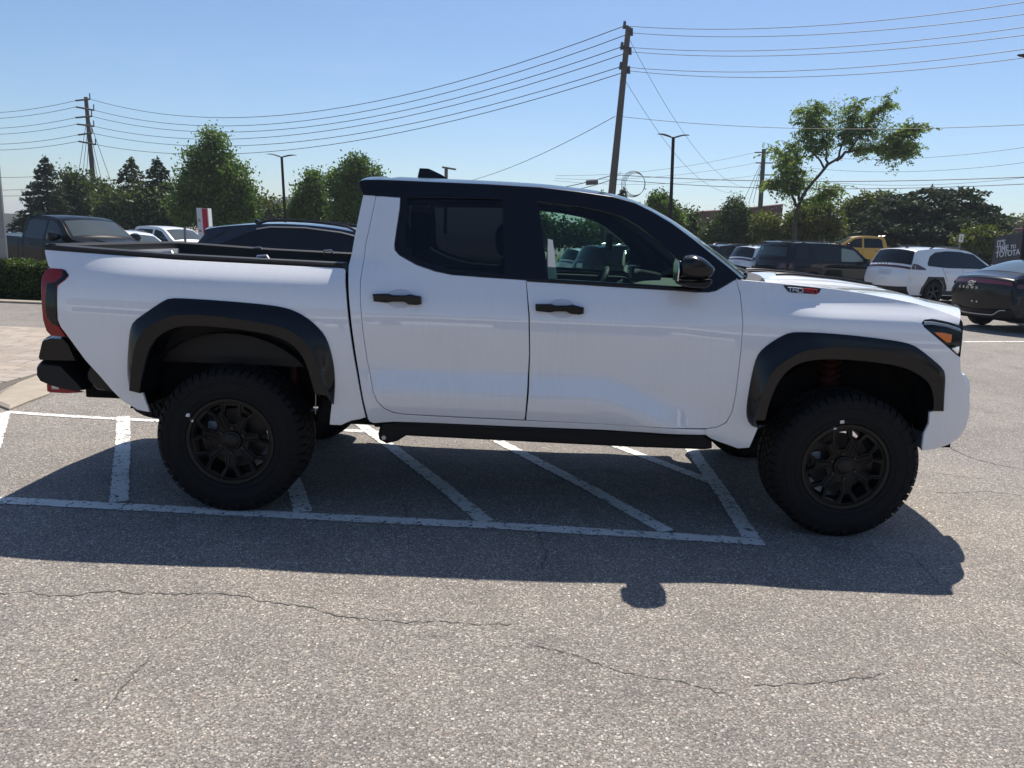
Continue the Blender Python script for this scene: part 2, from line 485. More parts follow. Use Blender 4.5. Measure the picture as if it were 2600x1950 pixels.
# ---- painted side panels
bed_poly = [(-1.018, 1.387), (-0.761, 1.380), (-0.297, 1.365), (0.157, 1.361), (0.590, 1.357), (0.607, 1.354), (0.614, 1.343), (0.632, 1.236), (0.653, 1.069), (0.679, 0.888), (0.708, 0.723), (0.723, 0.638), (0.737, 0.569), (0.706, 0.558), (0.661, 0.549), (0.606, 0.522), (0.545, 0.523)]
bed_poly += [(p[0] + .012, p[1] - .045) for p in flare_r_mid[:1]] + flare_r_mid[:1] + flare_r_mid[1:]
bed_poly += [(-0.445, 0.658), (-0.435, 0.611), (-0.417, 0.554), (-0.483, 0.564), (-0.566, 0.612), (-0.619, 0.665), (-0.671, 0.728), (-0.759, 0.825), (-0.829, 0.922), (-0.884, 0.991), (-0.900, 1.027), (-0.903, 1.197), (-0.892, 1.213), (-0.839, 1.257), (-0.858, 1.283), (-0.881, 1.292), (-0.923, 1.293), (-0.960, 1.294), (-0.972, 1.306), (-0.987, 1.328), (-0.999, 1.349), (-1.009, 1.368)]
rear_door_poly = [(0.739, 1.745), (0.875, 1.741), (0.873, 1.672), (0.859, 1.493), (0.864, 1.462), (0.890, 1.436), (0.983, 1.391), (1.085, 1.361), (1.175, 1.346), (1.354, 1.340), (1.568, 1.335)]
rear_door_poly += [(1.570, 1.338), (1.591, 1.158), (1.604, 0.950), (1.602, 0.740), (1.597, 0.586), (1.203, 0.588), (0.949, 0.592), (0.887, 0.602), (0.836, 0.627), (0.801, 0.667), (0.781, 0.720), (0.746, 0.886), (0.722, 1.074), (0.708, 1.205), (0.703, 1.285)]
rear_door_poly += [(0.700, 1.295), (0.704, 1.487), (0.730, 1.666)]
pillar_poly = [(0.670, 1.747), (0.737, 1.744), (0.727, 1.666), (0.701, 1.486), (0.697, 1.294)]
pillar_poly += [(0.700, 1.284), (0.705, 1.205), (0.719, 1.074), (0.743, 0.886), (0.778, 0.720), (0.798, 0.664), (0.833, 0.622), (0.884, 0.596), (0.949, 0.587), (1.203, 0.582), (1.597, 0.580), (2.158, 0.579), (2.578, 0.573), (2.584, 0.543), (2.267, 0.548), (1.523, 0.545), (0.884, 0.546), (0.779, 0.536), (0.759, 0.544)]
pillar_poly += [(0.751, 0.559), (0.728, 0.676), (0.693, 0.888), (0.666, 1.087), (0.645, 1.262), (0.628, 1.373)]
pillar_poly += [(0.641, 1.512), (0.659, 1.663)]
front_door_poly = [(1.571, 1.330), (1.865, 1.324), (2.110, 1.318), (2.356, 1.314), (2.478, 1.310), (2.540, 1.312), (2.577, 1.320), (2.633, 1.352), (2.684, 1.384)]
front_door_poly += [(2.688, 1.379), (2.705, 1.313), (2.722, 1.153), (2.723, 0.998), (2.720, 0.784), (2.712, 0.674), (2.687, 0.617), (2.639, 0.588), (2.574, 0.579), (1.602, 0.584), (1.610, 0.740), (1.608, 0.950), (1.596, 1.158), (1.573, 1.338)]
fender_poly = [(2.687, 1.397), (2.710, 1.313), (2.726, 1.153), (2.727, 0.998), (2.724, 0.784), (2.716, 0.674), (2.692, 0.613), (2.642, 0.584), (2.581, 0.575), (2.587, 0.543), (2.620, 0.523), (2.661, 0.507), (2.771, 0.473)]
fender_poly += [(2.827, 0.482), (2.854, 0.598)]
fender_poly += flare_f_mid[:-2]
fender_poly += [(3.795, 0.755), (3.739, 0.734), (3.748, 0.674), (3.731, 0.614), (3.739, 0.522), (3.802, 0.531), (3.879, 0.557), (3.935, 0.597), (3.963, 0.650), (3.969, 0.710), (3.959, 0.775), (3.937, 0.854), (3.903, 0.916), (3.865, 0.964), (3.853, 1.035), (3.835, 1.042), (3.735, 1.115), (3.642, 1.184), (3.634, 1.206), (3.653, 1.222), (3.701, 1.228), (3.772, 1.217), (3.832, 1.204), (3.850, 1.233)]
fender_top = [(3.850, 1.233), (3.797, 1.252), (3.713, 1.279), (3.624, 1.299), (3.485, 1.320), (3.345, 1.340), (3.204, 1.354), (3.062, 1.363), (2.920, 1.371), (2.807, 1.376), (2.693, 1.381)]
fender_poly += fender_top[1:]

for side in (-1, 1):
    T(panel('bed_side', bed_poly, WHITE, None, bodyw, side, sp=.028, shrink=.003))
    rd = T(panel('rear_door', rear_door_poly, WHITE, None, bodyw, side, sp=.028, shrink=.0045))
    T(panel('cab_pillar_and_sill', pillar_poly, WHITE, None, bodyw, side, off=-.002, sp=.028))
    fd = T(panel('front_door', front_door_poly, WHITE, None, bodyw, side, sp=.028, shrink=.0045))
    fe = T(panel('front_fender', fender_poly, WHITE, None, bodyw, side, sp=.028, shrink=.001))
    # dark shell behind the shut lines
    for nm, pp in (('inner_shell', [(.70, .60), (.74, 1.7), (.9, 1.7), (.86, 1.31), (2.68, 1.31), (2.70, 1.0), (2.68, .60), (2.60, .50), (.78, .50)]),
                   ('inner_shell', [(2.60, .60), (2.62, 1.32), (2.82, 1.32), (2.78, .60)]),
                   ('inner_shell', [(.50, .56), (.54, 1.34), (.70, 1.34), (.78, .56)])):
        T(panel(nm, pp, VOID, None, bodyw, side, off=-.03, sp=.06, rim=0))
    # door handles
    for door, reg in ((rd, [(0.773, 1.235), (0.849, 1.240), (0.878, 1.233), (0.944, 1.235), (0.964, 1.241), (1.026, 1.232), (1.028, 1.193), (1.003, 1.187), (0.962, 1.189), (0.939, 1.202), (0.880, 1.200), (0.848, 1.193), (0.779, 1.197)]), (fd, [(1.624, 1.217), (1.702, 1.221), (1.728, 1.214), (1.795, 1.217), (1.816, 1.222), (1.878, 1.210), (1.879, 1.178), (1.854, 1.172), (1.813, 1.174), (1.786, 1.186), (1.730, 1.184), (1.699, 1.177), (1.628, 1.182)])):
        zmin = min(p[1] for p in reg); cx = sum(p[0] for p in reg) / len(reg); cz = sum(p[1] for p in reg) / len(reg)
        w0 = float(bodyw(cx, cz))
        mb = MB().prism(reg, side * (w0 - .01), side * (w0 + .034), .007)
        h = T(mb.build('door_handle', GLOSSBLACK)); 
        h.parent = door; h.matrix_parent_inverse = Matrix.Identity(4)
        # finger cup drawn flat: the hollow's shade is put into a greyer paint
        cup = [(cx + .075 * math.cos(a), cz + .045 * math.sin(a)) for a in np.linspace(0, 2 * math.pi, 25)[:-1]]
        c = panel('handle_cup', cup, mat('cup_shade_paint', (.62, .63, .65), .3, coat=1), None, lambda x, z: bodyw(x, z) - .0 , side, off=.0025, sp=.02, rim=.003, shrink=0)
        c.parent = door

# ---- greenhouse: black frames on the tapering side
roof_edge = [(0.665, 1.828), (0.768, 1.832), (1.024, 1.831), (1.329, 1.831), (1.634, 1.826), (1.838, 1.811), (2.021, 1.792), (2.143, 1.762), (2.245, 1.716), (2.346, 1.660), (2.446, 1.591), (2.546, 1.517), (2.646, 1.443), (2.713, 1.391)]
upper_poly = [(0.872, 1.743), (0.739, 1.746), (0.672, 1.747), (0.643, 1.812)]
upper_poly += roof_edge + [(2.686, 1.388), (2.633, 1.355), (2.577, 1.323), (2.540, 1.315), (2.478, 1.313), (2.356, 1.317), (2.110, 1.321), (1.865, 1.327), (1.570, 1.332)] + [(1.568, 1.340), (1.354, 1.345), (1.175, 1.350), (1.084, 1.366), (0.983, 1.396), (0.895, 1.439), (0.868, 1.464), (0.864, 1.493), (0.878, 1.672)]
win_r = [(0.906, 1.741), (1.131, 1.752), (1.429, 1.758), (1.460, 1.359), (1.294, 1.359), (1.194, 1.366), (1.083, 1.385), (0.987, 1.413), (0.935, 1.442), (0.915, 1.476), (0.912, 1.515)]
win_f = [(1.615, 1.752), (1.840, 1.735), (1.972, 1.715), (2.073, 1.691), (2.164, 1.645), (2.266, 1.572), (2.376, 1.479), (2.441, 1.416), (2.446, 1.342), (2.394, 1.330), (2.049, 1.337), (1.686, 1.342)]
sh = smooth_line
for side in (-1, 1):
    up = T(panel('window_frame', upper_poly, GLOSSBLACK, None, bodyw, side, off=.001, holes=[win_r, win_f], sp=.03, rim=.03))
    for nm, wp, g in (('rear_door_glass', win_r, GLASS_R), ('front_door_glass', win_f, GLASS_F)):
        gl = panel(nm, inset([Vector(p) for p in (wp if area2(wp) > 0 else wp[::-1])], -.006), g, None, bodyw, side, off=-.010, sp=.05, rim=0, shrink=0)
        gl.parent = up
    # belt moulding
    bl = [(1.570, 1.336), (1.865, 1.330), (2.110, 1.325), (2.356, 1.320), (2.478, 1.316)]
    mb = MB().tube([(x, side * (float(bodyw(x, z)) + .002), z) for x, z in bl], .007, 6)
    T(mb.build('belt_moulding', PLASTIC))

# ---- roof and windscreen
def edge3(P): return [(x, float(bodyw(x, z)), z) for x, z in P]
re_ = even(smooth_line([Vector(p) for p in roof_edge], 1), 60)
k_ws = next(i for i, p in enumerate(re_) if p.x > 1.93)
def cross(p, n, crown, bow, t0=-1, t1=1):
    x, z = p; w = float(bodyw(x, z)); row = []
    for j in range(n):
        t = t0 + (t1 - t0) * j / (n - 1)
        f = 1 - abs(t) ** 2.4
        row.append((x + bow * f, w * t, z + crown * f))
    return row
rows = [cross(p, 33, .052 * min(1, .35 + i / 6), 0.02 * sm(0, k_ws, i)) for i, p in enumerate(re_[:k_ws + 1])]
roof = T(MB().loft(rows).build('roof', GLOSSBLACK, sharp=60))
rows = []
for i, p in enumerate(re_[k_ws:]):
    s_ = i / (len(re_) - k_ws - 1)
    rows.append(cross(p, 33, .052 * (1 - s_) + .012 * s_, .02 + .16 * s_, -.93, .93))
ws = T(MB().loft(rows).build('windscreen', GLASS_W, sharp=60))
for side in (-1, 1):
    rr = []
    for i, p in enumerate(re_[k_ws:]):
        s_ = i / (len(re_) - k_ws - 1)
        c_ = cross(p, 9, .052 * (1 - s_) + .012 * s_, .02 + .16 * s_, side * .90, side * 1.0)
        inn = [(a, b * .97, c - .05) for a, b, c in c_]
        rr.append(c_ + inn[::-1])
    T(MB().loft(rr, close_u=True, caps=True).build('windscreen_pillar', GLOSSBLACK, sharp=50))
# rear spoiler lip of the roof
sp_prof = [(0.640, 1.816), (0.649, 1.824), (0.670, 1.828), (0.768, 1.831), (0.751, 1.787), (0.723, 1.754), (0.672, 1.748), (0.655, 1.779)]
rows = []
for t in np.linspace(-1, 1, 33):
    f = 1 - abs(t) ** 2.4
    rows.append([(x - .02 * f, (float(bodyw(x, z)) + .001) * t, z + .050 * f) for x, z in smooth_line([Vector(p) for p in sp_prof], 1, True)])
T(MB().loft(rows, close_u=True, caps=True).build('roof_spoiler', GLOSSBLACK, sharp=40))
# shark fin antenna
rows = []
for t, w in ((0, .036), (.25, .030), (.6, .020), (.9, .010), (1, .004)):
    zz = 1.868 + .085 * t; x0 = .87 + .015 * t; x1 = 1.09 - .15 * t ** 1.6
    rows.append([(x0, -w * .8, zz), (x0 + .01, -w, zz), ((x0 + x1) / 2, -w * .85, zz), (x1, 0, zz), ((x0 + x1) / 2, w * .85, zz), (x0 + .01, w, zz), (x0, w * .8, zz)])
T(MB().loft(rows, close_u=True, caps=True).build('shark_fin_antenna', GLOSSBLACK, sharp=50))

# ---- cab back wall with rear window
bx = [Vector(p) for p in [(.735, .62), (.70, .75), (.655, 1.0), (.632, 1.2), (.635, 1.36), (.65, 1.5), (.668, 1.74)]]
rows = []
for p in even(bx, 20):
    w = float(bodyw(p.x + .05, p.y)) - .006
    rows.append([(p.x + .04 - .03 * (1 - abs(t) ** 6), w * t, p.y) for t in np.linspace(-1, 1, 25)])
T(MB().loft(rows).build('cab_back_wall', WHITE, sharp=50))
rows = []
for p in even(bx[4:], 8)[1:-1]:
    w = float(bodyw(p.x + .05, p.y)) - .10
    rows.append([(p.x - .004, w * t, p.y) for t in np.linspace(-1, 1, 7)])
T(MB().loft(rows).build('rear_window', SMOKE, sharp=50))

# ---- bonnet and nose
hood_c = [(2.982, 1.349), (3.118, 1.357), (3.324, 1.359), (3.657, 1.345), (3.784, 1.334), (3.879, 1.306), (4.019, 1.289), (4.196, 1.257), (4.294, 1.215), (4.381, 1.167)]
ft = [Vector(p) for p in fender_top[::-1]]
ft = even(smooth_line(ft, 2), 36)
hc = smooth_line([Vector(p) for p in hood_c], 2)
hcx = [p.x for p in hc]; hcz = [p.y for p in hc]
rows = []
for i, p in enumerate(ft):
    s_ = i / 35
    w = float(bodyw(p.x, p.y)) - .001
    bow = .20 * sm(.30, 1.0, s_) + .05 * (1 - sm(0, .25, s_))
    zc = float(np.interp(p.x + bow, hcx, hcz))
    row = []
    for j in range(45):
        t = -1 + 2 * j / 44; a = 1 - abs(t)
        d = a * w  # distance in from the edge
        q = min(1, d / .17)
        rise = (1 - (1 - q) ** 2.3)
        z = p.y + (zc - .012 - p.y) * rise + .012 * (1 - t * t)
        # centre power bulge
        bul = .020 * (1 - sm(.34, .46, abs(t * w))) * sm(.0, .15, s_) * (1 - sm(.55, .85, s_))
        row.append((p.x + bow * (1 - abs(t) ** 2.6) , w * t, z + bul))
    rows.append(row)
hood = T(MB().loft(rows).build('bonnet', WHITE, sharp=60))
# bonnet scoop with black trim
sc_rows = []
for s_, hgt, wd in ((0, .002, .30), (.06, .030, .31), (.2, .034, .32), (.6, .022, .31), (.95, .004, .29), (1, -.004, .28)):
    x = 3.02 + .72 * s_; zc = float(np.interp(x, hcx, hcz)) + .006
    sc_rows.append([(x + .03 * (1 - (t / 1) ** 2), wd * t, zc + hgt * (1 - abs(t) ** 5)) for t in np.linspace(-1, 1, 21)])
sc = T(MB().loft(sc_rows).build('bonnet_scoop', WHITE, sharp=60))
tr = []
for s_, hgt, wd in ((.08, .033, .318), (.2, .035, .322), (.6, .023, .312), (.9, .009, .295)):
    x = 3.02 + .72 * s_; zc = float(np.interp(x, hcx, hcz)) + .010
    tr.append((x, wd, zc + hgt))
for side in (-1, 1):
    o = T(MB().tube([(x, side * w * .97, z + .002) for x, w, z in even(tr, 12)], .009, 6).build('scoop_trim', GLOSSBLACK))
    o.parent = sc; o.matrix_parent_inverse = Matrix.Identity(4)
# cowl strip and wiper
T(MB().loft([[(2.70 + .20 * (1 - abs(t) ** 2.4) + dx, .80 * t, 1.366 + dz + .03 * (1 - t * t)) for t in np.linspace(-1, 1, 17)] for dx, dz in ((-.09, .035), (0, .006), (.10, -.002), (.12, -.02))]).build('cowl', PLASTIC))
T(MB().tube([(2.80, -.62, 1.402), (2.86, -.45, 1.412), (2.90, -.05, 1.425)], [.012, .009, .006], 6).build('wiper_arm', PLASTIC))

# nose: fascia swept from one front corner to the other
nose_edge = [(3.850, 1.233), (3.859, 1.225), (3.853, 1.192), (3.854, 1.128), (3.852, 1.044), (3.863, 0.964), (3.903, 0.916), (3.937, 0.854), (3.959, 0.775), (3.969, 0.710), (3.963, 0.650), (3.935, 0.597), (3.879, 0.557), (3.802, 0.531), (3.741, 0.520)]
ne = even(smooth_line([Vector(p) for p in nose_edge], 2), 44)
rows = []
for i, p in enumerate(ne):
    w = float(bodyw(p.x, p.y)) - .001; s_ = i / 43
    bow = .17 + .03 * math.sin(s_ * 3.1)
    zc = p.y
    rows.append([(p.x + bow * (1 - abs(t) ** 2.2) * (1 - .55 * sm(.80, 1., s_)), w * t, p.y - .0 * t) for t in np.linspace(-1, 1, 41)])
nose = T(MB().loft(rows).build('front_bumper', WHITE, sharp=50))
def nose_patch(name, i0, i1, t0, t1, off, m):
    rr = []
    for p, i in [(ne[i], i) for i in range(i0, i1 + 1)]:
        w = float(bodyw(p.x, p.y)); s_ = i / 43; bow = .17 + .03 * math.sin(s_ * 3.1)
        rr.append([(p.x + off + bow * (1 - abs(t) ** 2.2) * (1 - .55 * sm(.80, 1., s_)), w * t, p.y) for t in np.linspace(t0, t1, 15)])
    return T(MB().loft(rr).build(name, m, sharp=60))
nose_patch('grille', 6, 17, -.68, .68, .006, GLOSSBLACK)
nose_patch('lower_intake', 22, 28, -.5, .5, .006, PLASTIC)
# bumper corner ledge that stands proud beside the wheel
lg = [(4.028, 0.905), (4.054, 0.906), (4.090, 0.869), (4.110, 0.801), (4.050, 0.819), (4.026, 0.877)]
for side in (-1, 1):
    rr = []
    for y, sx, dx in ((-.775, .35, -.03), (-.755, .8, -.012), (-.70, 1, 0), (-.55, 1.0, .055), (-.42, .9, .085)):
        c = lg[5]
        rr.append([(c[0] + (x - c[0]) * sx + dx, side * -y, z) for x, z in lg])
    T(MB().loft(rr, close_u=True, caps=True).build('bumper_guard', mat('bumper_guard_paint', (.80, .81, .83), .3, coat=1), sharp=30))

# headlights
hl_poly = [(3.631, 1.198), (3.654, 1.217), (3.687, 1.219), (3.770, 1.210), (3.842, 1.190), (3.848, 1.182), (3.853, 1.145), (3.849, 1.093), (3.844, 1.060), (3.838, 1.037), (3.800, 1.065), (3.717, 1.131), (3.661, 1.173)]
for side in (-1, 1):
    hl = T(panel('headlight', hl_poly, SMOKE, None, bodyw, side, off=-.004, sp=.015, rim=.03, shrink=0))
    am = panel('turn_signal', [(3.704, 1.159), (3.747, 1.157), (3.792, 1.150), (3.790, 1.114), (3.772, 1.114)], AMBER, None, bodyw, side, off=.001, sp=.02, rim=.004, shrink=0)
    am.parent = hl
    st = panel('light_strip', [(3.652, 1.210), (3.690, 1.211), (3.767, 1.200), (3.834, 1.183), (3.845, 1.171), (3.767, 1.193), (3.688, 1.202), (3.646, 1.199)], mat('lens_clear', (.25, .29, .32), .1, coat=1), None, bodyw, side, off=.001, sp=.02, rim=.003, shrink=0)
    st.parent = hl
    lo = panel('reflector', [(3.803, 1.081), (3.839, 1.092), (3.841, 1.063), (3.835, 1.055)], CHROME, None, bodyw, side, off=.001, sp=.02, rim=.003, shrink=0)
    lo.parent = hl
    bz = panel('headlight_backing', [tuple(v) for v in inset([Vector(p) for p in (hl_poly if area2(hl_poly) > 0 else hl_poly[::-1])], -.012)], WHITE, None, bodyw, side, off=-.03, sp=.02, rim=0, shrink=0)
    bz.parent = hl

# badge plate with lettering on the bonnet side
bp = [(2.939, 1.361), (2.959, 1.365), (3.105, 1.357), (3.135, 1.353), (3.124, 1.334), (3.111, 1.327), (2.981, 1.330), (2.964, 1.333)]
for side in (-1, 1):
    bd = T(panel('badge', bp, mat('badge_black', (.02, .02, .022), .3, coat=.5), None, bodyw, side, off=.004, sp=.02, rim=.016, shrink=0, rnd=.003))
    # block letters raised on the plate: three bright, three red
    def stroke(mb, a, b, u0, v0, sx, sz, th):
        ax, az = u0[0] + v0[0] * (a[0] * sx) , u0[1] + v0[1] * (a[0] * sx) + a[1] * sz
        bx_, bz_ = u0[0] + v0[0] * (b[0] * sx), u0[1] + v0[1] * (b[0] * sx) + b[1] * sz
        n = 2
        mb.tube([(ax + (bx_ - ax) * k / n, side * (float(bodyw(ax + (bx_ - ax) * k / n, az + (bz_ - az) * k / n)) + .007), az + (bz_ - az) * k / n) for k in range(n + 1)], th, 4)
    LET = {'T': [((0, 1), (1, 1)), ((.5, 1), (.5, 0))],
           'R': [((0, 0), (0, 1)), ((0, 1), (1, 1)), ((1, 1), (1, .5)), ((1, .5), (0, .5)), ((.45, .5), (1, 0))],
           'D': [((0, 0), (0, 1)), ((0, 1), (.75, 1)), ((.75, 1), (1, .75)), ((1, .75), (1, .25)), ((1, .25), (.75, 0)), ((.75, 0), (0, 0))],
           'P': [((0, 0), (0, 1)), ((0, 1), (1, 1)), ((1, 1), (1, .5)), ((1, .5), (0, .5))],
           'O': [((0, 0), (0, 1)), ((0, 1), (1, 1)), ((1, 1), (1, 0)), ((1, 0), (0, 0))]}
    P0 = Vector(bp[0]); P1 = Vector(bp[3]); dv = (P1 - P0).normalized()
    L = (P1 - P0).length
    st = Vector((P0.x, P0.y)) + dv * (L * .10)
    if side > 0: order = ('TRD', 'PRO')
    for nm, word, x0, wl, m_ in (('bright_letters', 'TRD', .10, .125, mat('letter_bright', (.62, .63, .66), .35, .4)), ('red_letters', 'PRO', .52, .11, mat('letter_red', (.55, .02, .02), .35))):
        mb = MB()
        for k, chh in enumerate(word):
            xx = x0 + k * (wl + .015)
            if side > 0: xx = 1 - xx - wl
            q = P0 + dv * (L * xx)
            for a, b in LET[chh]:
                if side > 0: a, b = (1 - a[0], a[1]), (1 - b[0], b[1])
                stroke(mb, a, b, (q.x, q.y - .026), (dv.x, dv.y), L * wl, .020, .0028)
        o = T(mb.build(nm, m_, sharp=30)); o.parent = bd; o.matrix_parent_inverse = Matrix.Identity(4)

# ---- door mirrors
for side in (-1, 1):
    ctr = Vector((2.44, -1.03, 1.405))
    ow = [(2.340, 1.387), (2.337, 1.462), (2.349, 1.491), (2.389, 1.506), (2.424, 1.508), (2.472, 1.491), (2.510, 1.460), (2.535, 1.437), (2.518, 1.400), (2.488, 1.378), (2.412, 1.375)]
    lw = [(2.345, 1.372), (2.412, 1.371), (2.488, 1.374), (2.531, 1.388), (2.519, 1.359), (2.497, 1.339), (2.439, 1.338), (2.379, 1.342), (2.349, 1.355)]
    for nm, poly, ys in (('mirror_shell', ow, ((-.895, .45), (-.91, .80), (-.945, .97), (-.99, 1.0), (-1.04, .93), (-1.07, .78), (-1.085, .55))), ('mirror_base', lw, ((-.85, .8), (-.92, .97), (-.98, 1.0), (-1.03, .92), (-1.06, .72)))):
        pp = smooth_line([Vector(p) for p in poly], 2, True)
        cx = sum(p.x for p in pp) / len(pp); cz = sum(p.y for p in pp) / len(pp)
        rows = [[(cx + (p.x - cx) * s_, -side * y, cz + (p.y - cz) * s_) for p in pp] for y, s_ in ys]
        o = T(MB().loft(rows, close_u=True, caps=True).build(nm, GLOSSBLACK if nm == 'mirror_shell' else PLASTIC, sharp=45))
        if nm == 'mirror_shell': msh = o
        else:
            o.parent = msh; o.matrix_parent_inverse = Matrix.Identity(4)
    o = T(MB().prism([(-1.05, 1.37), (-.93, 1.37), (-.92, 1.46), (-.96, 1.485), (-1.03, 1.475), (-1.06, 1.43)], 2.335, 2.342, .002, T=lambda a, y, z: (y, -side * a, z)).build('mirror_glass', CHROME))
    o.parent = msh; o.matrix_parent_inverse = Matrix.Identity(4)

# ---- tail lights
tl_poly = [(-0.970, 1.291), (-0.882, 1.292), (-0.861, 1.285), (-0.840, 1.265), (-0.854, 1.242), (-0.897, 1.210), (-0.903, 1.188), (-0.907, 1.039), (-0.897, 0.992), (-0.859, 0.942), (-0.947, 0.943), (-0.972, 0.965), (-0.989, 1.022), (-0.993, 1.091), (-0.998, 1.188), (-0.997, 1.245), (-0.981, 1.275)]
tl_dark = [(-0.961, 1.212), (-0.910, 1.221), (-0.904, 1.188), (-0.907, 1.040), (-0.901, 0.996), (-0.930, 1.006), (-0.963, 1.042), (-0.970, 1.122)]
for side in (-1, 1):
    tl = T(panel('tail_light', tl_poly, REDLENS, None, bodyw, side, off=.004, sp=.02, rim=.05, shrink=.001))
    d = panel('smoked_lens', tl_dark, SMOKE, None, bodyw, side, off=.0065, sp=.02, rim=.004, shrink=0); d.parent = tl
    d = panel('lamp_edge', [(-0.881, 1.290), (-0.860, 1.282), (-0.843, 1.265), (-0.856, 1.245), (-0.897, 1.215), (-0.912, 1.221), (-0.878, 1.248), (-0.868, 1.266)], SMOKE, None, bodyw, side, off=.0065, sp=.02, rim=.004, shrink=0); d.parent = tl
# ---- tailgate
tg = [Vector(p) for p in [(-.995, 1.372), (-1.0, 1.36), (-.985, 1.28), (-.995, 1.15), (-.99, .98), (-.97, .93)]]
rows = []
for p in even(tg, 14):
    rows.append([(p.x - .035 * (1 - abs(t) ** 4), .80 * t, p.y) for t in np.linspace(-1, 1, 21)])
rows.append([(-.95, .80 * t, .93) for t in np.linspace(-1, 1, 21)])
rows.append([(-.95, .80 * t, 1.37) for t in np.linspace(-1, 1, 21)])
rows.append(rows[0])
T(MB().loft(rows).build('tailgate', WHITE, sharp=40))
T(MB().loft([[(x - .035 * (1 - abs(t) ** 4), .815 * t, z) for x, z in ((-1.004, 1.366), (-1.008, 1.408), (-.99, 1.420), (-.955, 1.420), (-.945, 1.408), (-.945, 1.366))] for t in np.linspace(-1, 1, 17)], close_u=True, caps=True).build('tailgate_cap', PLASTIC, sharp=30))
# ---- bed: liner, rail caps, cleat
mb = MB()
mb.box((-.94, -.78, .80), (.60, .78, .85)); mb.box((-.94, -.83, .85), (.60, -.78, 1.33)); mb.box((-.94, .78, .85), (.60, .83, 1.33)); mb.box((.56, -.78, .85), (.60, .78, 1.32))
T(mb.build('bed_liner', PLASTIC, smooth=False))
rail = [(-1.017, 1.398), (-0.764, 1.389), (-0.302, 1.374), (0.154, 1.369), (0.597, 1.365)]
for side in (-1, 1):
    rows = []
    for i, p in enumerate(even(rail, 24)):
        w = float(bodyw(p.x, p.y)) + .004; z = p.y
        rows.append([(p.x, side * -(-a), z + b) for a, b in ((w - .002, -.012), (w, .006), (w - .008, .017), (w - .025, .020), (w - .12, .020), (w - .135, .012), (w - .14, -.06), (w - .10, -.06))])
    T(MB().loft(rows, close_u=True, caps=True).build('bed_rail_cap', PLASTIC, sharp=30))
for x in (-.42, .1):
    for side in (-1, 1):
        T(MB().tube([(x, side * .745, 1.365), (x, side * .735, 1.395), (x + .05, side * .735, 1.40), (x + .07, side * .745, 1.375)], .008, 6).build('tie_down_cleat', STEEL))

# ---- rear bumper
ub = [(-1.069, 0.785), (-1.077, 0.800), (-1.070, 0.827), (-1.047, 0.902), (-1.031, 0.913), (-0.988, 0.927), (-0.912, 0.923), (-0.884, 0.889), (-0.846, 0.789)]
lb = [(-1.073, 0.717), (-1.070, 0.765), (-1.049, 0.786), (-1.016, 0.785), (-0.922, 0.780), (-0.906, 0.763), (-0.834, 0.688), (-0.790, 0.635), (-0.826, 0.627), (-0.908, 0.637), (-0.996, 0.658), (-1.054, 0.682)]
sl = [(-0.854, 0.937), (-0.830, 0.912), (-0.738, 0.818), (-0.682, 0.756), (-0.633, 0.690), (-0.584, 0.624), (-0.627, 0.630), (-0.746, 0.645), (-0.794, 0.694), (-0.798, 0.730), (-0.772, 0.792), (-0.799, 0.837)]
def bumper(name, poly, w, m, ch=.012):
    P = [Vector(p) for p in poly]
    if area2(P) < 0: P = P[::-1]
    P = [Vector(q) for q in resample(P, .05)]
    rows = []
    for t in np.linspace(-1, 1, 27):
        e = 1 - abs(t)
        s_ = .86 if e < .001 else (.97 if e < .09 else 1)
        f = 1 - abs(t) ** 5
        cx = sum(p.x for p in P) / len(P) ; cz = sum(p.y for p in P) / len(P)
        rows.append([(cx + (p.x - cx) * s_ - .06 * f, w * t, cz + (p.y - cz) * s_) for p in P])
    return T(MB().loft(rows, close_u=True, caps=True).build(name, m, sharp=32))
rb = bumper('rear_bumper', ub, .865, FLARE)
bumper('rear_bumper_step', lb, .905, PLASTIC)
for side in (-1, 1):
    T(MB().prism(sl, side * .70, side * .885, .008).build('bumper_end_panel', FLARE, sharp=30))
    T(MB().prism([(-1.141, 0.620), (-1.076, 0.614), (-0.941, 0.581), (-1.029, 0.572), (-1.122, 0.573), (-1.141, 0.579)], side * .66, side * .69, .004).build('tow_hook', RED, sharp=30))
    T(MB().prism([(-1.110, 0.615), (-1.070, 0.609), (-1.071, 0.595), (-1.108, 0.596)], side * .69, side * .694).build('hook_eye', mat('pale_gap', (.75, .72, .66), .6)))

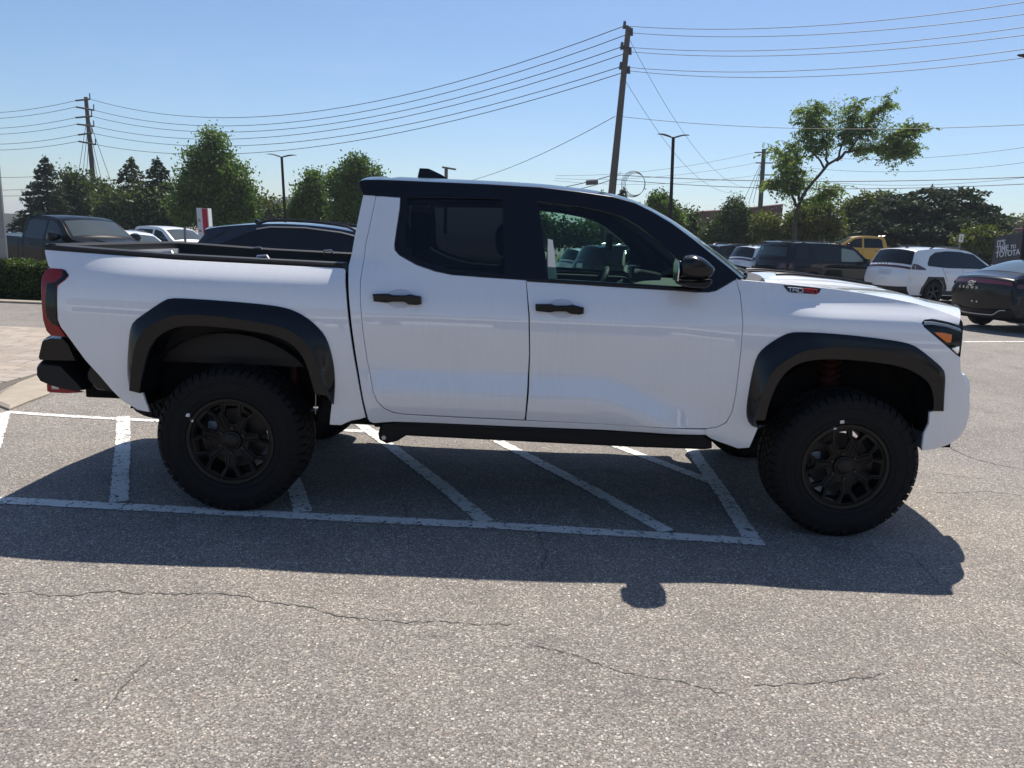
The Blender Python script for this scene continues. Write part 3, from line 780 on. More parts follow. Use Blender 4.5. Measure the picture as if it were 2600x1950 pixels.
# ---- wheels
RT, RR = .405, .243
def wheel_mesh_parts():
    parts = {}
    # rim: barrel and flange
    mb = MB()
    mb.lathe([(.212, .02), (.214, -.045), (.222, -.058), (.240, -.062), (.2445, -.056), (.2445, -.046), (.232, -.04), (.215, .03), (.21, .11), (.236, .17), (.236, .175), (.19, .15), (.195, .04)], n=64, close=True)
    # spoked face with seven six-sided openings and seven outer openings
    outer = [(.222 * math.cos(a), .222 * math.sin(a)) for a in np.linspace(0, 2 * math.pi, 113)[:-1]]
    holes = []
    for k in range(7):
        a = R(92) + k * 2 * math.pi / 7
        def pol(r, h): return (r * math.cos(a) - h * math.sin(a), r * math.sin(a) + h * math.cos(a))
        holes.append([pol(*q) for q in ((.094, -.022), (.094, .022), (.120, .036), (.142, .041), (.199, .032), (.199, -.032), (.142, -.041), (.120, -.036))])
        a = a + math.pi / 7
        holes.append([pol(*q) for q in ((.160, -.014), (.160, .014), (.206, .036), (.209, .018), (.210, 0), (.209, -.018), (.206, -.036))])
    hs = [h if area2(h) > 0 else h[::-1] for h in holes]
    V2, Fc, loops = triangulate(outer, hs, .012)
    def dep(x, y):
        r = math.hypot(x, y); return -.052 + .030 * max(0, 1 - r / .20) ** 1.2
    nv = len(V2); V = [(v.x, dep(v.x, v.y), v.y) for v in V2] + [(v.x, dep(v.x, v.y) + .030, v.y) for v in V2]
    Ff = [f for f in Fc] + [tuple(i + nv for i in f[::-1]) for f in Fc]
    for L in loops:
        k = len(L)
        for i in range(k): Ff.append((L[i], L[(i + 1) % k], L[(i + 1) % k] + nv, L[i] + nv))
    mb.add(V, Ff)
    parts['wheel'] = (mb, RIMD, 30)
    # raised ribs that outline the openings
    mb = MB()
    for k in range(7):
        a = R(92) + (k + .5) * 2 * math.pi / 7
        for s_ in (-1, 1):
            def q(r, h):
                x = r * math.cos(a) - s_ * h * math.sin(a); z = r * math.sin(a) + s_ * h * math.cos(a); return (x, dep(x, z) - .003, z)
            mb.tube([q(.070, .012), q(.150, .012)], .0035, 5)
            mb.tube([q(.098, .030), q(.136, .026), q(.156, .020), q(.212, .048)], .0048, 5)
            mb.tube([q(.150, .0), q(.156, .020)], .0045, 5)
    mb.lathe([(.218, -.058), (.222, -.064), (.238, -.0655), (.243, -.058)], n=64)
    parts['spoke_ribs'] = (mb, RIMM, 40)
    mb = MB(); mb.lathe([(0, -.056), (.036, -.056), (.042, -.052), (.045, -.045), (.045, -.01)], n=32); mb.lathe([(.044, -.047), (.052, -.046), (.055, -.038), (.055, 0)], n=32)
    parts['hub_cap'] = (mb, RIMM, 40)
    # tyre carcass and tread blocks
    prof = [(.240, -.058), (.246, -.068), (.262, -.074), (.30, -.080), (.335, -.081), (.362, -.077), (.378, -.068), (.386, -.052), (.389, 0), (.389, .07), (.389, .14), (.386, .19), (.378, .205), (.335, .218), (.28, .212), (.246, .20), (.240, .19)]
    mb = MB(); mb.lathe(prof, n=96)
    # raised ring and lettering band on the sidewall
    mb.lathe([(.325, -.0805), (.327, -.0835), (.331, -.0835), (.333, -.0805)], n=96)
    mb.lathe([(.268, -.0745), (.270, -.0785), (.274, -.0785), (.276, -.0755)], n=96)
    rnd = random.Random(3)
    nb = 54
    def block(th, dth, y0, y1, r0, r1, skew=0.0, tap=.86):
        V = []
        for rr, q in ((r0, 1.0), (r1, tap)):
            for (s_, y) in ((-1, y0), (1, y0), (1, y1), (-1, y1)):
                a = th + s_ * dth * q / 2 + skew * (y - (y0 + y1) / 2) 
                V.append((rr * math.cos(a), (y0 + y1) / 2 + (y - (y0 + y1) / 2) * q, rr * math.sin(a)))
        mb.add(V, [(0, 1, 5, 4), (1, 2, 6, 5), (2, 3, 7, 6), (3, 0, 4, 7), (4, 5, 6, 7)])
    st = 2 * math.pi / nb
    for k in range(nb):
        th = k * st
        ln = .016 if k % 2 else .0
        # shoulder block wrapping onto the sidewall
        V = []
        for s_ in (-1, 1):
            for (r, y) in ((.352 + ln, -.0805), (.372, -.0795), (.396, -.062), (RT, -.045), (RT, -.012), (.386, -.012), (.37, -.05)):
                a = th + s_ * st * (.36 if r < .39 else .40); V.append((r * math.cos(a), y, r * math.sin(a)))
        mb.add(V, [tuple(range(7)), tuple(range(13, 6, -1))] + [(i, i + 7, (i + 1) % 7 + 7, (i + 1) % 7) for i in range(7)])
        V = [(x, .137 - y, z) for x, y, z in V]
        mb.add(V, [tuple(range(6, -1, -1)), tuple(range(7, 14))] + [((i + 1) % 7, (i + 1) % 7 + 7, i + 7, i) for i in range(7)])
        block(th + st * .5, st * .72, -.008, .030, .386, RT, 1.6)
        block(th + st * .15, st * .72, .036, .078, .386, RT, -1.6)
        block(th + st * .6, st * .72, .084, .124, .386, RT, 1.6)
        # small moulded lugs on the sidewall
        if k % 2 == 0:
            a0 = th
            V = []
            for s_ in (-1, 1):
                for (r, y) in ((.338, -.081), (.338, -.0835), (.350, -.0835), (.350, -.080)):
                    a = a0 + s_ * st * .5; V.append((r * math.cos(a), y, r * math.sin(a)))
            mb.add(V, [(0, 1, 2, 3), (7, 6, 5, 4), (1, 5, 6, 2), (0, 4, 5, 1), (2, 6, 7, 3)])
    parts['tyre'] = (mb, RUBBER, 32)
    mb = MB(); mb.lathe([(.05, .035), (.165, .035), (.165, .06), (.05, .06)], n=48)
    mb.lathe([(0, .02), (.075, .02), (.08, .05), (.08, .09)], n=32)
    parts['brake_disc'] = (mb, mat('disc_iron', (.05, .047, .045), .5, .5), 40)
    mb = MB(); mb.box((-.155, .01, -.02), (-.10, .09, .085), .012)
    parts['brake_caliper'] = (mb, mat('caliper_grey', (.16, .19, .23), .4, .3), 40)
    return parts
wp = wheel_mesh_parts()
proto = {}
for nm, (mb, m_, sh_) in wp.items():
    if nm == 'wheel': continue
wheel0 = None
nut_mb = MB().lathe([(0, -.046), (.008, -.046), (.010, -.040), (.010, -.02)], n=6)
def build_wheel():
    mb, m_, sh_ = wp['wheel']; w = mb.build('wheel', m_, sharp=sh_)
    for nm in ('tyre', 'spoke_ribs', 'hub_cap', 'brake_disc', 'brake_caliper'):
        mb, m_, sh_ = wp[nm]; o = mb.build(nm, m_, sharp=sh_); o.parent = w
    nut = nut_mb.build('lug_nut', mat('nut_black', (.05, .048, .045), .3, .8))
    for k in range(6):
        a = R(30) + k * math.pi / 3
        o = nut if k == 0 else nut.copy()
        if k: COL.objects.link(o)
        o.parent = w; o.location = (.070 * math.cos(a), .003, .070 * math.sin(a))
    return w
wheel0 = build_wheel()
wheels = [wheel0] + [copy_tree(wheel0) for _ in range(3)]
for i, (x, y, rot, fl) in enumerate(((0, -.886, R(4), 0), (3.35, -.886, R(-9), 0), (0, .886, 0, 1), (3.35, .886, 0, 1))):
    w = wheels[i]
    w.parent = truck
    w.location = (x - 1.6, y, RT - .004 - (.034 if fl else 0))
    w.rotation_euler = (0, rot, 0) if not fl else (0, 0, math.pi)
    if not fl:
        # white balance weight stickers left on rim and sidewall
        for (r, a, s_, yy) in (((.2315, R(160 if x < 1 else 93), .009, -.0635), (.262, R(155 if x < 1 else 84), .012, -.0765))):
            mb = MB().box((-s_ * .9, -.0015, -s_ * .8), (s_ * .9, .0015, s_ * .8), .001)
            o = mb.build('weight_sticker', PAPER); o.parent = w
            o.location = (r * math.cos(a - rot), yy, r * math.sin(a - rot))

# ---- wheel wells, chassis, axles, springs
for x0 in (0, 3.35):
    for side in (-1, 1):
        rows = []
        cz = .50
        for a in np.linspace(R(-25), R(205), 26):
            rr = .53 if x0 == 0 else .55
            lx = x0 + rr * math.cos(a) * 1.03; lz = max(.56 if x0 == 0 else .53, cz + rr * .93 * math.sin(a)); yo = min(.93, float(bodyw(lx, lz)) - .03)
            rows.append([(lx, side * y, lz) for y in (yo, .78, .52)])
        mb = MB().loft(rows)
        k = len(rows)
        T(mb.build('wheel_arch_liner', VOID, sharp=60))
        T(MB().add([(x0 - .56, side * .52, .52), (x0 + .56, side * .52, .52), (x0 + .56, side * .52, 1.05), (x0 - .56, side * .52, 1.05)], [(0, 1, 2, 3)]).build('inner_wheel_wall', VOID, smooth=False))
mb = MB()
for side in (-1, 1):
    mb.box((-1.0, side * .50 - .05, .52), (3.7, side * .50 + .05, .66), .01)
mb.box((.9, -.72, .58), (2.7, .72, .66)); mb.box((.5, -.40, .50), (2.9, .40, .60)); mb.box((2.9, -.55, .56), (3.75, .55, .70)); mb.box((-.95, -.60, .62), (.6, .60, .80))
mb.box((.45, -.86, .50), (.80, -.55, .60), .02); mb.box((.45, .55, .50), (.80, .86, .60), .02)
T(mb.build('chassis', VOID, smooth=False))
T(MB().tube([(3.35, -.75, .40), (3.35, .75, .40)], .04, 10).tube([(3.2, -.70, .30), (3.5, -.70, .30)], .04, 8).tube([(3.35, -.72, .28), (3.35, -.60, .7)], .035, 8).build('axle', VOID))
mb = MB(); mb.tube([(0, -.75, .40), (0, .75, .40)], .06, 12); mb.tube([(0, -.13, .40), (0, .13, .40)], .15, 16);
mb.tube([(.0, -.55, .38), (.7, -.55, .52)], .03, 8)
T(mb.build('axle', VOID))
for side in (-1, 1):
    for x, z0, z1, r in ((3.33, .72, .95, .055), (.27, .55, .98, .032)):
        mb = MB(); mb.tube([(x, side * .66, z0), (x, side * .62, z1)], r * .8, 12)
        hel = [(x + r * math.cos(t), side * (.66 - .04 * t / 40) + r * math.sin(t), z0 + (z1 - z0) * t / 40) for t in np.arange(0, 40.1, .5)]
        if x > 1: mb.tube(hel, .011, 6)
        T(mb.build('shock_absorber', mat('dark_red_paint', (.035, .003, .003), .5, spec=.2)))
# spare wheel slung under the bed
sp_w = bpy.data.objects.new('spare_wheel', wheel0.data); COL.objects.link(sp_w); sp_w.parent = truck
sp_w.location = (-.56 - 1.6, .02, .43); sp_w.rotation_euler = (R(90), 0, 0)
for ch in wheel0.children:
    if ch.name.startswith('tyre'):
        q = ch.copy(); COL.objects.link(q); q.parent = sp_w
# ---- side steps
step = [(0.807, 0.515), (0.818, 0.532), (0.877, 0.537), (1.523, 0.534), (2.278, 0.530), (2.601, 0.527), (2.630, 0.504), (2.634, 0.459), (2.597, 0.451), (2.154, 0.448), (1.419, 0.454), (0.948, 0.459), (0.900, 0.426), (0.841, 0.409), (0.800, 0.431), (0.794, 0.464)]
for side in (-1, 1):
    o = T(MB().prism(step if side < 0 else [(x, z + .10) for x, z in step], side * (.80 if side < 0 else .62), side * (.895 if side < 0 else .70), .012).build('side_step', mat('step_black', (.004, .0045, .006), .5, spec=.25, bump=(300, .2, .002)), sharp=30))
    tr = [Vector(p) for p in [(0.879, 0.530), (1.524, 0.527), (2.276, 0.524), (2.587, 0.521)]]
    if side > 0: continue
    q = T(MB().tube([(p.x, side * .888, p.y) for p in even(tr, 8)], .012, 8).build('step_ridge', PLASTIC)); q.parent = o; q.matrix_parent_inverse = Matrix.Identity(4)
    b = [(0.827, 0.445)][0]
    q = T(MB().lathe([(0, side * .004), (.012, side * .004), (.013, 0)], c=(b[0], side * .895, b[1]), n=12).build('pivot_bolt', STEEL)); q.parent = o; q.matrix_parent_inverse = Matrix.Identity(4)
# mudflap hanger by the rear wheel
for side in (-1, 1):
    a = [(0.456, 0.683), (0.454, 0.563)]
    T(MB().tube([(a[0][0], side * .90, a[0][1]), (a[1][0], side * .90, a[1][1])], .0025, 5).build('hanger_wire', STEEL))
    T(MB().prism([(0.704, 0.656), (0.714, 0.661), (0.735, 0.618), (0.749, 0.553), (0.733, 0.556), (0.717, 0.608)], side * .90, side * .935, .003).build('gap_cover', PLASTIC))

# ---- interior
def seat(x, y):
    mb = MB()
    def slab(pr, w0):
        pr = smooth_line([Vector(p) for p in pr], 2, True); rows = []
        cx = sum(p.x for p in pr) / len(pr); cz = sum(p.y for p in pr) / len(pr)
        for dy, s_ in ((-1, .7), (-.9, .93), (-.6, 1), (.6, 1), (.9, .93), (1, .7)):
            rows.append([(x + cx + (p.x - cx) * s_, y + dy * w0, cz + (p.y - cz) * s_) for p in pr])
        mb.loft(rows, close_u=True, caps=True)
    slab([(-.05, .72), (.48, .74), (.52, .84), (.45, .90), (0, .86), (-.1, .8)], .25)
    slab([(-.06, .80), (.08, .82), (-.04, 1.2), (-.14, 1.42), (-.22, 1.42), (-.20, 1.2)], .24)
    slab([(-.17, 1.44), (-.11, 1.46), (-.13, 1.6), (-.19, 1.64), (-.24, 1.58), (-.22, 1.45)], .13)
    return mb
for x, y in ((1.62, .40), (1.62, -.40)):
    T(seat(x, y).build('front_seat', SEAT))
for y in (.40, -.40):
    T(seat(.90, y).build('rear_seat', SEAT))
dash = smooth_line([Vector(p) for p in [(2.62, 1.0), (2.25, 1.02), (2.22, 1.20), (2.30, 1.29), (2.50, 1.31), (2.80, 1.30), (2.80, 1.05)]], 2, True)
T(MB().loft([[(p.x, y, p.y) for p in dash] for y in np.linspace(-.80, .80, 9)], close_u=True, caps=True).build('dashboard', mat('dash_grey', (.11, .115, .12), .7)))
T(MB().box((2.24, -.03, 1.20), (2.27, .27, 1.40), .008).build('centre_screen', mat('screen_black', (.012, .013, .016), .15, coat=1)))
T(MB().prism([(2.30, 1.28), (2.5, 1.285), (2.5, 1.35), (2.36, 1.37), (2.31, 1.35)], .28, .52, .01).build('instrument_hood', SEAT))
sw = MB()
cc = Vector((2.06, .40, 1.20)); ax = Vector((-.82, 0, .42)).normalized(); e1 = Vector((0, 1, 0)); e2 = ax.cross(e1)
sw.tube([cc + (e1 * math.cos(t) + e2 * math.sin(t)) * .185 for t in np.linspace(0, 2 * math.pi, 33)], .018, 10, cap=False)
for t in (R(0), R(180), R(90)): sw.tube([cc, cc + (e1 * math.cos(t) + e2 * math.sin(t)) * .18], .016, 6)
sw.tube([cc - ax * .015, cc + ax * .02], .06, 12); sw.tube([cc, cc - ax * .25], .03, 8)
T(sw.build('steering_wheel', mat('leather_black', (.02, .02, .022), .45)))
mb = MB().prism([(2.27, 1.50), (2.29, 1.50), (2.29, 1.60), (2.27, 1.60)], -.1, .1, .004)
T(mb.build('rear_view_mirror', SEAT)).location.x -= 0.18
T(MB().box((.72, -.80, .66), (2.62, .80, .70)).build('cabin_floor', VOID, smooth=False))
# headliner under the roof
rows = [[(p.x, float(bodyw(p.x, p.y)) * t * .97, p.y - .035 + .04 * (1 - abs(t) ** 2.4)) for t in np.linspace(-1, 1, 13)] for p in re_[1:k_ws]]
T(MB().loft(rows).build('headliner', mat('headliner_grey', (.16, .165, .17), .9)))
for side in (-1, 1):
    T(MB().box((.85, side * .835 - .035, 1.286), (2.40, side * .835 + .035, 1.296), .003).build('sunlit_sill_strip', SUNLIT_TRIM))  # pale strips added to paint sunlight onto the dark trim tops
# inner sill trim of the doors (sunlit tops painted by the pale strips) and the window sticker
for side in (-1, 1):
    T(MB().box((.80, side * .845 - .03, 1.18), (2.45, side * .845 + .03, 1.285), .015).build('door_inner_trim', SEAT))
st_ = [(1.688, 1.488), (1.720, 1.490), (1.738, 1.345), (1.685, 1.347)]
T(MB().prism([(1.677, 1.555), (1.703, 1.550), (1.738, 1.346), (1.686, 1.347)], -.836, -.834).build('window_sticker', PAPER))
# ================================================================ ground
def asphalt_mat():
    m = bpy.data.materials.new('weathered_asphalt'); m.use_nodes = True
    nt = m.node_tree; N = nt.nodes; L = nt.links; b = N['Principled BSDF']
    tc = N.new('ShaderNodeTexCoord')
    def noise(scale, detail=4, rough=.55, dist=0):
        t = N.new('ShaderNodeTexNoise'); t.inputs['Scale'].default_value = scale; t.inputs['Detail'].default_value = detail
        t.inputs['Roughness'].default_value = rough; t.inputs['Distortion'].default_value = dist
        L.new(tc.outputs['Object'], t.inputs['Vector']); return t
    def ramp(src, stops):
        r = N.new('ShaderNodeValToRGB'); e = r.color_ramp.elements
        while len(e) < len(stops): e.new(.5)
        for k, (p, c) in enumerate(stops): e[k].position = p; e[k].color = (*c, 1)
        L.new(src, r.inputs['Fac']); return r
    def mix(f, a, c, mode='MIX'):
        x = N.new('ShaderNodeMix'); x.data_type = 'RGBA'; x.blend_type = mode
        for s_, v in ((x.inputs[0], f), (x.inputs[6], a), (x.inputs[7], c)):
            if isinstance(v, (int, float)): s_.default_value = v
            elif isinstance(v, tuple): s_.default_value = (*v, 1)
            else: L.new(v, s_)
        return x.outputs[2]
    # stretch the lookup a little so that the stones are not round cells
    wob = noise(60, 2); sc = N.new('ShaderNodeVectorMath'); sc.operation = 'SCALE'; sc.inputs['Scale'].default_value = .010
    L.new(wob.outputs['Color'], sc.inputs[0])
    ad = N.new('ShaderNodeVectorMath'); L.new(tc.outputs['Object'], ad.inputs[0]); L.new(sc.outputs[0], ad.inputs[1])
    def vor(scale, feat='F1'):
        v = N.new('ShaderNodeTexVoronoi'); v.feature = feat; v.inputs['Scale'].default_value = scale; v.inputs['Randomness'].default_value = 1
        L.new(ad.outputs[0], v.inputs['Vector']); return v
    v1 = vor(128); v2 = vor(72); v3 = vor(260)
    sep = N.new('ShaderNodeSeparateColor'); L.new(v1.outputs['Color'], sep.inputs[0])
    stone = ramp(sep.outputs[0], [(0, (.155, .144, .133)), (.35, (.212, .197, .182)), (.62, (.252, .234, .215)), (.86, (.325, .302, .275)), (1, (.48, .452, .41))])
    # a few pinkish and tan pebbles
    hue = ramp(sep.outputs[1], [(0, (1, 1, 1)), (.88, (1, 1, 1)), (.94, (1.08, .97, .88)), (1, (1.06, .92, .86))])
    col = mix(1.0, stone.outputs[0], hue.outputs[0], 'MULTIPLY')
    # binder shows between the stones
    gap = ramp(v1.outputs['Distance'], [(0, (0, 0, 0)), (.50, (0, 0, 0)), (.78, (1, 1, 1))])
    col = mix(gap.outputs[0], col, (.115, .105, .097))
    sep2 = N.new('ShaderNodeSeparateColor'); L.new(v2.outputs['Color'], sep2.inputs[0])
    big = ramp(sep2.outputs[0], [(0, (0, 0, 0)), (.86, (0, 0, 0)), (.90, (1, 1, 1))])
    inb = ramp(v2.outputs['Distance'], [(0, (1, 1, 1)), (.34, (1, 1, 1)), (.46, (0, 0, 0))])
    bigm = mix(1.0, big.outputs[0], inb.outputs[0], 'MULTIPLY')
    bigc = ramp(sep2.outputs[1], [(0, (.20, .185, .17)), (.5, (.36, .335, .30)), (1, (.62, .59, .53))])
    col = mix(bigm, col, bigc.outputs[0])
    sep3 = N.new('ShaderNodeSeparateColor'); L.new(v3.outputs['Color'], sep3.inputs[0])
    sand = ramp(sep3.outputs[0], [(0, (.78, .78, .78)), (1, (1.22, 1.2, 1.18))])
    col = mix(1.0, col, sand.outputs[0], 'MULTIPLY')
    # broad wear, worn tracks and stains
    n1 = noise(.35, 5, .6); w1 = ramp(n1.outputs['Fac'], [(.25, (.80, .80, .81)), (.5, (1, 1, 1)), (.75, (1.18, 1.16, 1.12))])
    col = mix(1.0, col, w1.outputs[0], 'MULTIPLY')
    n2 = noise(2.6, 6, .65); w2 = ramp(n2.outputs['Fac'], [(.28, (.82, .82, .83)), (.5, (1, 1, 1)), (.7, (1.08, 1.07, 1.05))])
    col = mix(1.0, col, w2.outputs[0], 'MULTIPLY')
    n3 = noise(.8, 4, .6, 1.2); w3 = ramp(n3.outputs['Fac'], [(0, (1, 1, 1)), (.66, (1, 1, 1)), (.74, (.72, .71, .71))])
    col = mix(.8, col, w3.outputs[0], 'MULTIPLY')
    L.new(col, b.inputs['Base Color'])
    b.inputs['Roughness'].default_value = .88
    b.inputs['Specular IOR Level'].default_value = .35
    bp = N.new('ShaderNodeBump'); bp.inputs['Strength'].default_value = .5; bp.inputs['Distance'].default_value = .006; bp.invert = True
    L.new(v1.outputs['Distance'], bp.inputs['Height'])
    bp2 = N.new('ShaderNodeBump'); bp2.inputs['Strength'].default_value = .35; bp2.inputs['Distance'].default_value = .006; bp2.invert = True
    L.new(v2.outputs['Distance'], bp2.inputs['Height']); L.new(bp.outputs['Normal'], bp2.inputs['Normal'])
    L.new(bp2.outputs['Normal'], b.inputs['Normal'])
    MATS['asphalt'] = m
    return m

ASPHALT = asphalt_mat()
def paint_mat(name, col, wear):
    """road paint worn through to the stones"""
    m = bpy.data.materials.new(name); m.use_nodes = True
    nt = m.node_tree; N = nt.nodes; L = nt.links; b = N['Principled BSDF']
    tc = N.new('ShaderNodeTexCoord')
    v = N.new('ShaderNodeTexVoronoi'); v.inputs['Scale'].default_value = 80; L.new(tc.outputs['Object'], v.inputs['Vector'])
    n = N.new('ShaderNodeTexNoise'); n.inputs['Scale'].default_value = 14; n.inputs['Detail'].default_value = 6; L.new(tc.outputs['Object'], n.inputs['Vector'])
    sp_ = N.new('ShaderNodeSeparateColor'); L.new(v.outputs['Color'], sp_.inputs[0])
    a = N.new('ShaderNodeMath'); a.operation = 'MULTIPLY_ADD'; a.inputs[1].default_value = .55
    L.new(sp_.outputs[0], a.inputs[0]); L.new(n.outputs['Fac'], a.inputs[2])
    r = N.new('ShaderNodeValToRGB'); r.color_ramp.elements[0].position = wear - .05; r.color_ramp.elements[1].position = wear + .06
    L.new(a.outputs[0], r.inputs['Fac'])
    n2 = N.new('ShaderNodeTexNoise'); n2.inputs['Scale'].default_value = 3; n2.inputs['Detail'].default_value = 5; L.new(tc.outputs['Object'], n2.inputs['Vector'])
    r2 = N.new('ShaderNodeValToRGB'); r2.color_ramp.elements[0].color = (col[0] * .8, col[1] * .8, col[2] * .78, 1); r2.color_ramp.elements[1].color = (*col, 1)
    r2.color_ramp.elements[0].position = .3; r2.color_ramp.elements[1].position = .65
    L.new(n2.outputs['Fac'], r2.inputs['Fac'])
    x = N.new('ShaderNodeMix'); x.data_type = 'RGBA'; L.new(r.outputs['Color'], x.inputs[0]); x.inputs[6].default_value = (.13, .125, .12, 1); L.new(r2.outputs[0], x.inputs[7])
    L.new(x.outputs[2], b.inputs['Base Color']); b.inputs['Roughness'].default_value = .75
    bp = N.new('ShaderNodeBump'); bp.inputs['Strength'].default_value = .5; bp.inputs['Distance'].default_value = .004; bp.invert = True
    L.new(v.outputs['Distance'], bp.inputs['Height']); L.new(bp.outputs['Normal'], b.inputs['Normal'])
    return m
PAINT = paint_mat('white_road_paint', (.74, .73, .70), .54)

# one sheet out to the horizon, finer near the truck
gx = np.concatenate([[-1500, -700, -350, -180], np.arange(-110, -30, 5), np.arange(-30, 40, 1.0), np.arange(40, 121, 5), [180, 350, 700, 1500]])
gy = np.concatenate([[-60, -30], np.arange(-14, -1, 1.0), [-.6, -.3, 0, .3, .6, .9, 1.2, 1.5], np.arange(2, 40, 1.0), np.arange(40, 121, 5), [180, 350, 700, 1600]])
XX, YY = np.meshgrid(gx, gy); ZZ = gz(XX, np.minimum(YY, 90))
nx, ny = len(gx), len(gy)
ground = mobj('asphalt_lot', np.stack([XX.ravel(), YY.ravel(), ZZ.ravel()], 1),
              [(j * nx + i, j * nx + i + 1, (j + 1) * nx + i + 1, (j + 1) * nx + i) for j in range(ny - 1) for i in range(nx - 1)], ASPHALT)
tag(ground, kind='structure')

def strip(name, P, width, m, parent, lift=.004, jag=0.0, seg=.25, taper=None, seed=1, edge=False):
    """flat ribbon along a ground polyline"""
    rr = random.Random(seed)
    P = even([Vector(p) for p in P], max(2, int(sum((Vector(b) - Vector(a)).length for a, b in zip(P, P[1:])) / seg) + 1))
    V = []; Fc = []
    for i, p in enumerate(P):
        d = (P[min(i + 1, len(P) - 1)] - P[max(i - 1, 0)]).normalized(); nrm = Vector((-d.y, d.x))
        w = width * (taper(i / (len(P) - 1)) if taper else 1)
        o = rr.uniform(-jag, jag)
        for s_ in (-1, 1):
            q = p + nrm * (s_ * (w / 2 + rr.uniform(-jag, jag) * (1.0 if edge else .25)) + (0 if edge else o)); V.append((q.x, q.y, float(gz(q.x, q.y)) + lift))
    for i in range(len(P) - 1): Fc.append((2 * i, 2 * i + 1, 2 * i + 3, 2 * i + 2))
    o = mobj(name, V, Fc, m, parent, False)
    bm = bmesh.new(); bm.from_mesh(o.data)
    for f in bm.faces:
        if f.normal.z < 0: f.normal_flip()
    bm.to_mesh(o.data); bm.free()
    return o
LW = .098
strip('parking_line', [(-6.5, -.80), (-1.30, -.928), (.0, -.965), (1.55, -1.002), (2.905, -1.075)], LW, PAINT, ground, jag=.0055, seg=.02, edge=True)
strip('parking_line', [(-1.69, 1.20), (-1.197, .217), (-.665, -.875)], LW, PAINT, ground, .0045, jag=.0055, seg=.02, edge=True)
strip('parking_line', [(-.15, .45), (.385, -.915)], LW, PAINT, ground, .0045, jag=.0055, seg=.02, edge=True)
strip('parking_line', [(.20, 1.40), (.636, .563), (1.405, -.945)], LW, PAINT, ground, .0045, jag=.0055, seg=.02, edge=True)
strip('parking_line', [(1.16, 1.40), (1.538, .671), (2.405, -.98)], LW, PAINT, ground, .0045, jag=.0055, seg=.02, edge=True)
strip('parking_line', [(2.06, 1.40), (2.461, .714), (2.90, -.05)], LW, PAINT, ground, .0045, jag=.0055, seg=.02, edge=True)
strip('parking_line', [(3.00, 1.40), (2.942, .722), (2.856, -1.02)], LW, PAINT, ground, .005, jag=.0055, seg=.02, edge=True)
strip('parking_line', [(-2.66, 1.185), (-2.03, 1.12), (-1.576, 1.10), (.5, 1.02)], .085, PAINT, ground, .004, jag=.006, seg=.02, edge=True)
strip('parking_line', [(-2.66, 1.17), (-2.42, .766), (-2.0, .05)], .09, PAINT, ground, .0045, jag=.006, seg=.02, edge=True)
strip('parking_line', [(10.0, 9.5), (12.5, 10.1)], .12, PAINT, ground, .006)
strip('parking_line', [(5.5, 10.5), (9.0, 17.5)], .12, PAINT, ground, .006)
strip('parking_line', [(9.2, 16.5), (13.0, 24.0)], .12, PAINT, ground, .006)

# cracks: dark open ones and a few filled with pale grit
CRACK = mat('crack_dark', (.055, .051, .047), .95, noise=(30, .25, (.15, .138, .125)))
GRIT = mat('pale_grit', (.33, .30, .25), .95, noise=(90, .2, (.20, .185, .16)))
def crack(P, w, m=CRACK, seed=1, jag=.009, lift=.0022):
    w *= .75
    return strip('crack', P, w, m, ground, lift, jag, .022, lambda t: .45 + .8 * abs(math.sin(t * 23 + seed)) * (1 - .6 * abs(2 * t - 1) ** 3), seed)
crack([(-0.594, -1.998), (-0.496, -1.968), (-0.452, -1.975), (-0.378, -2.000), (-0.304, -1.993), (-0.213, -1.946), (-0.122, -1.929), (-0.051, -1.953), (0.003, -1.922), (0.101, -1.939), (0.248, -1.911), (0.404, -1.929), (0.517, -1.972), (0.669, -1.990), (0.831, -2.056), (0.980, -2.083), (1.124, -2.099), (1.264, -2.078)], .0085, seed=2)
crack([(1.264, -2.078), (1.359, -2.080), (1.473, -2.089), (1.560, -2.076)], .006, seed=5)
crack([(1.561, -2.165), (1.597, -2.207), (1.723, -2.257), (1.843, -2.322), (1.949, -2.385), (2.038, -2.421), (2.155, -2.431), (2.269, -2.481), (2.347, -2.531)], .006, seed=8)
crack([(3.620, -1.731), (3.571, -1.843), (3.558, -1.925), (3.541, -2.005), (3.523, -2.098), (3.535, -2.184), (3.550, -2.249)], .011, GRIT, seed=9)
crack([(0.009, -1.505), (0.000, -1.664), (-0.008, -1.811), (0.008, -1.911)], .010, GRIT, seed=4)
crack([(0.268, -1.963), (0.279, -2.084), (0.263, -2.181), (0.244, -2.263), (0.251, -2.356)], .007, GRIT, seed=6)
crack([(1.559, -1.912), (1.538, -1.976), (1.519, -2.037), (1.483, -2.117)], .007, GRIT, seed=7)
crack([(3.658, -1.101), (3.656, -1.249), (3.630, -1.390), (3.618, -1.520), (3.606, -1.641)], .005, seed=12)
crack([(5.246, 1.354), (5.219, 1.134), (5.235, 0.935), (5.310, 0.786), (5.445, 0.683)], .016, seed=13)
crack([(4.312, -0.030), (4.485, -0.055), (4.767, 0.028), (4.977, -0.040)], .008, seed=14)
crack([(1.817, 0.172), (2.020, 0.093), (2.279, 0.129), (2.565, 0.115), (2.821, 0.113), (3.070, 0.147)], .006, seed=15)
crack([(1.654, -0.958), (1.689, -1.088), (1.730, -1.329), (1.700, -1.550)], .010, seed=16)
crack([(4.647, 0.484), (4.812, 0.384), (4.936, 0.368)], .03, GRIT, seed=17, jag=.02)
crack([(0.238, -2.743), (0.239, -2.640), (0.240, -2.513), (0.230, -2.422)], .006, seed=18)
crack([(0.962, -0.973), (0.943, -0.824), (0.915, -0.672)], .012, seed=19)
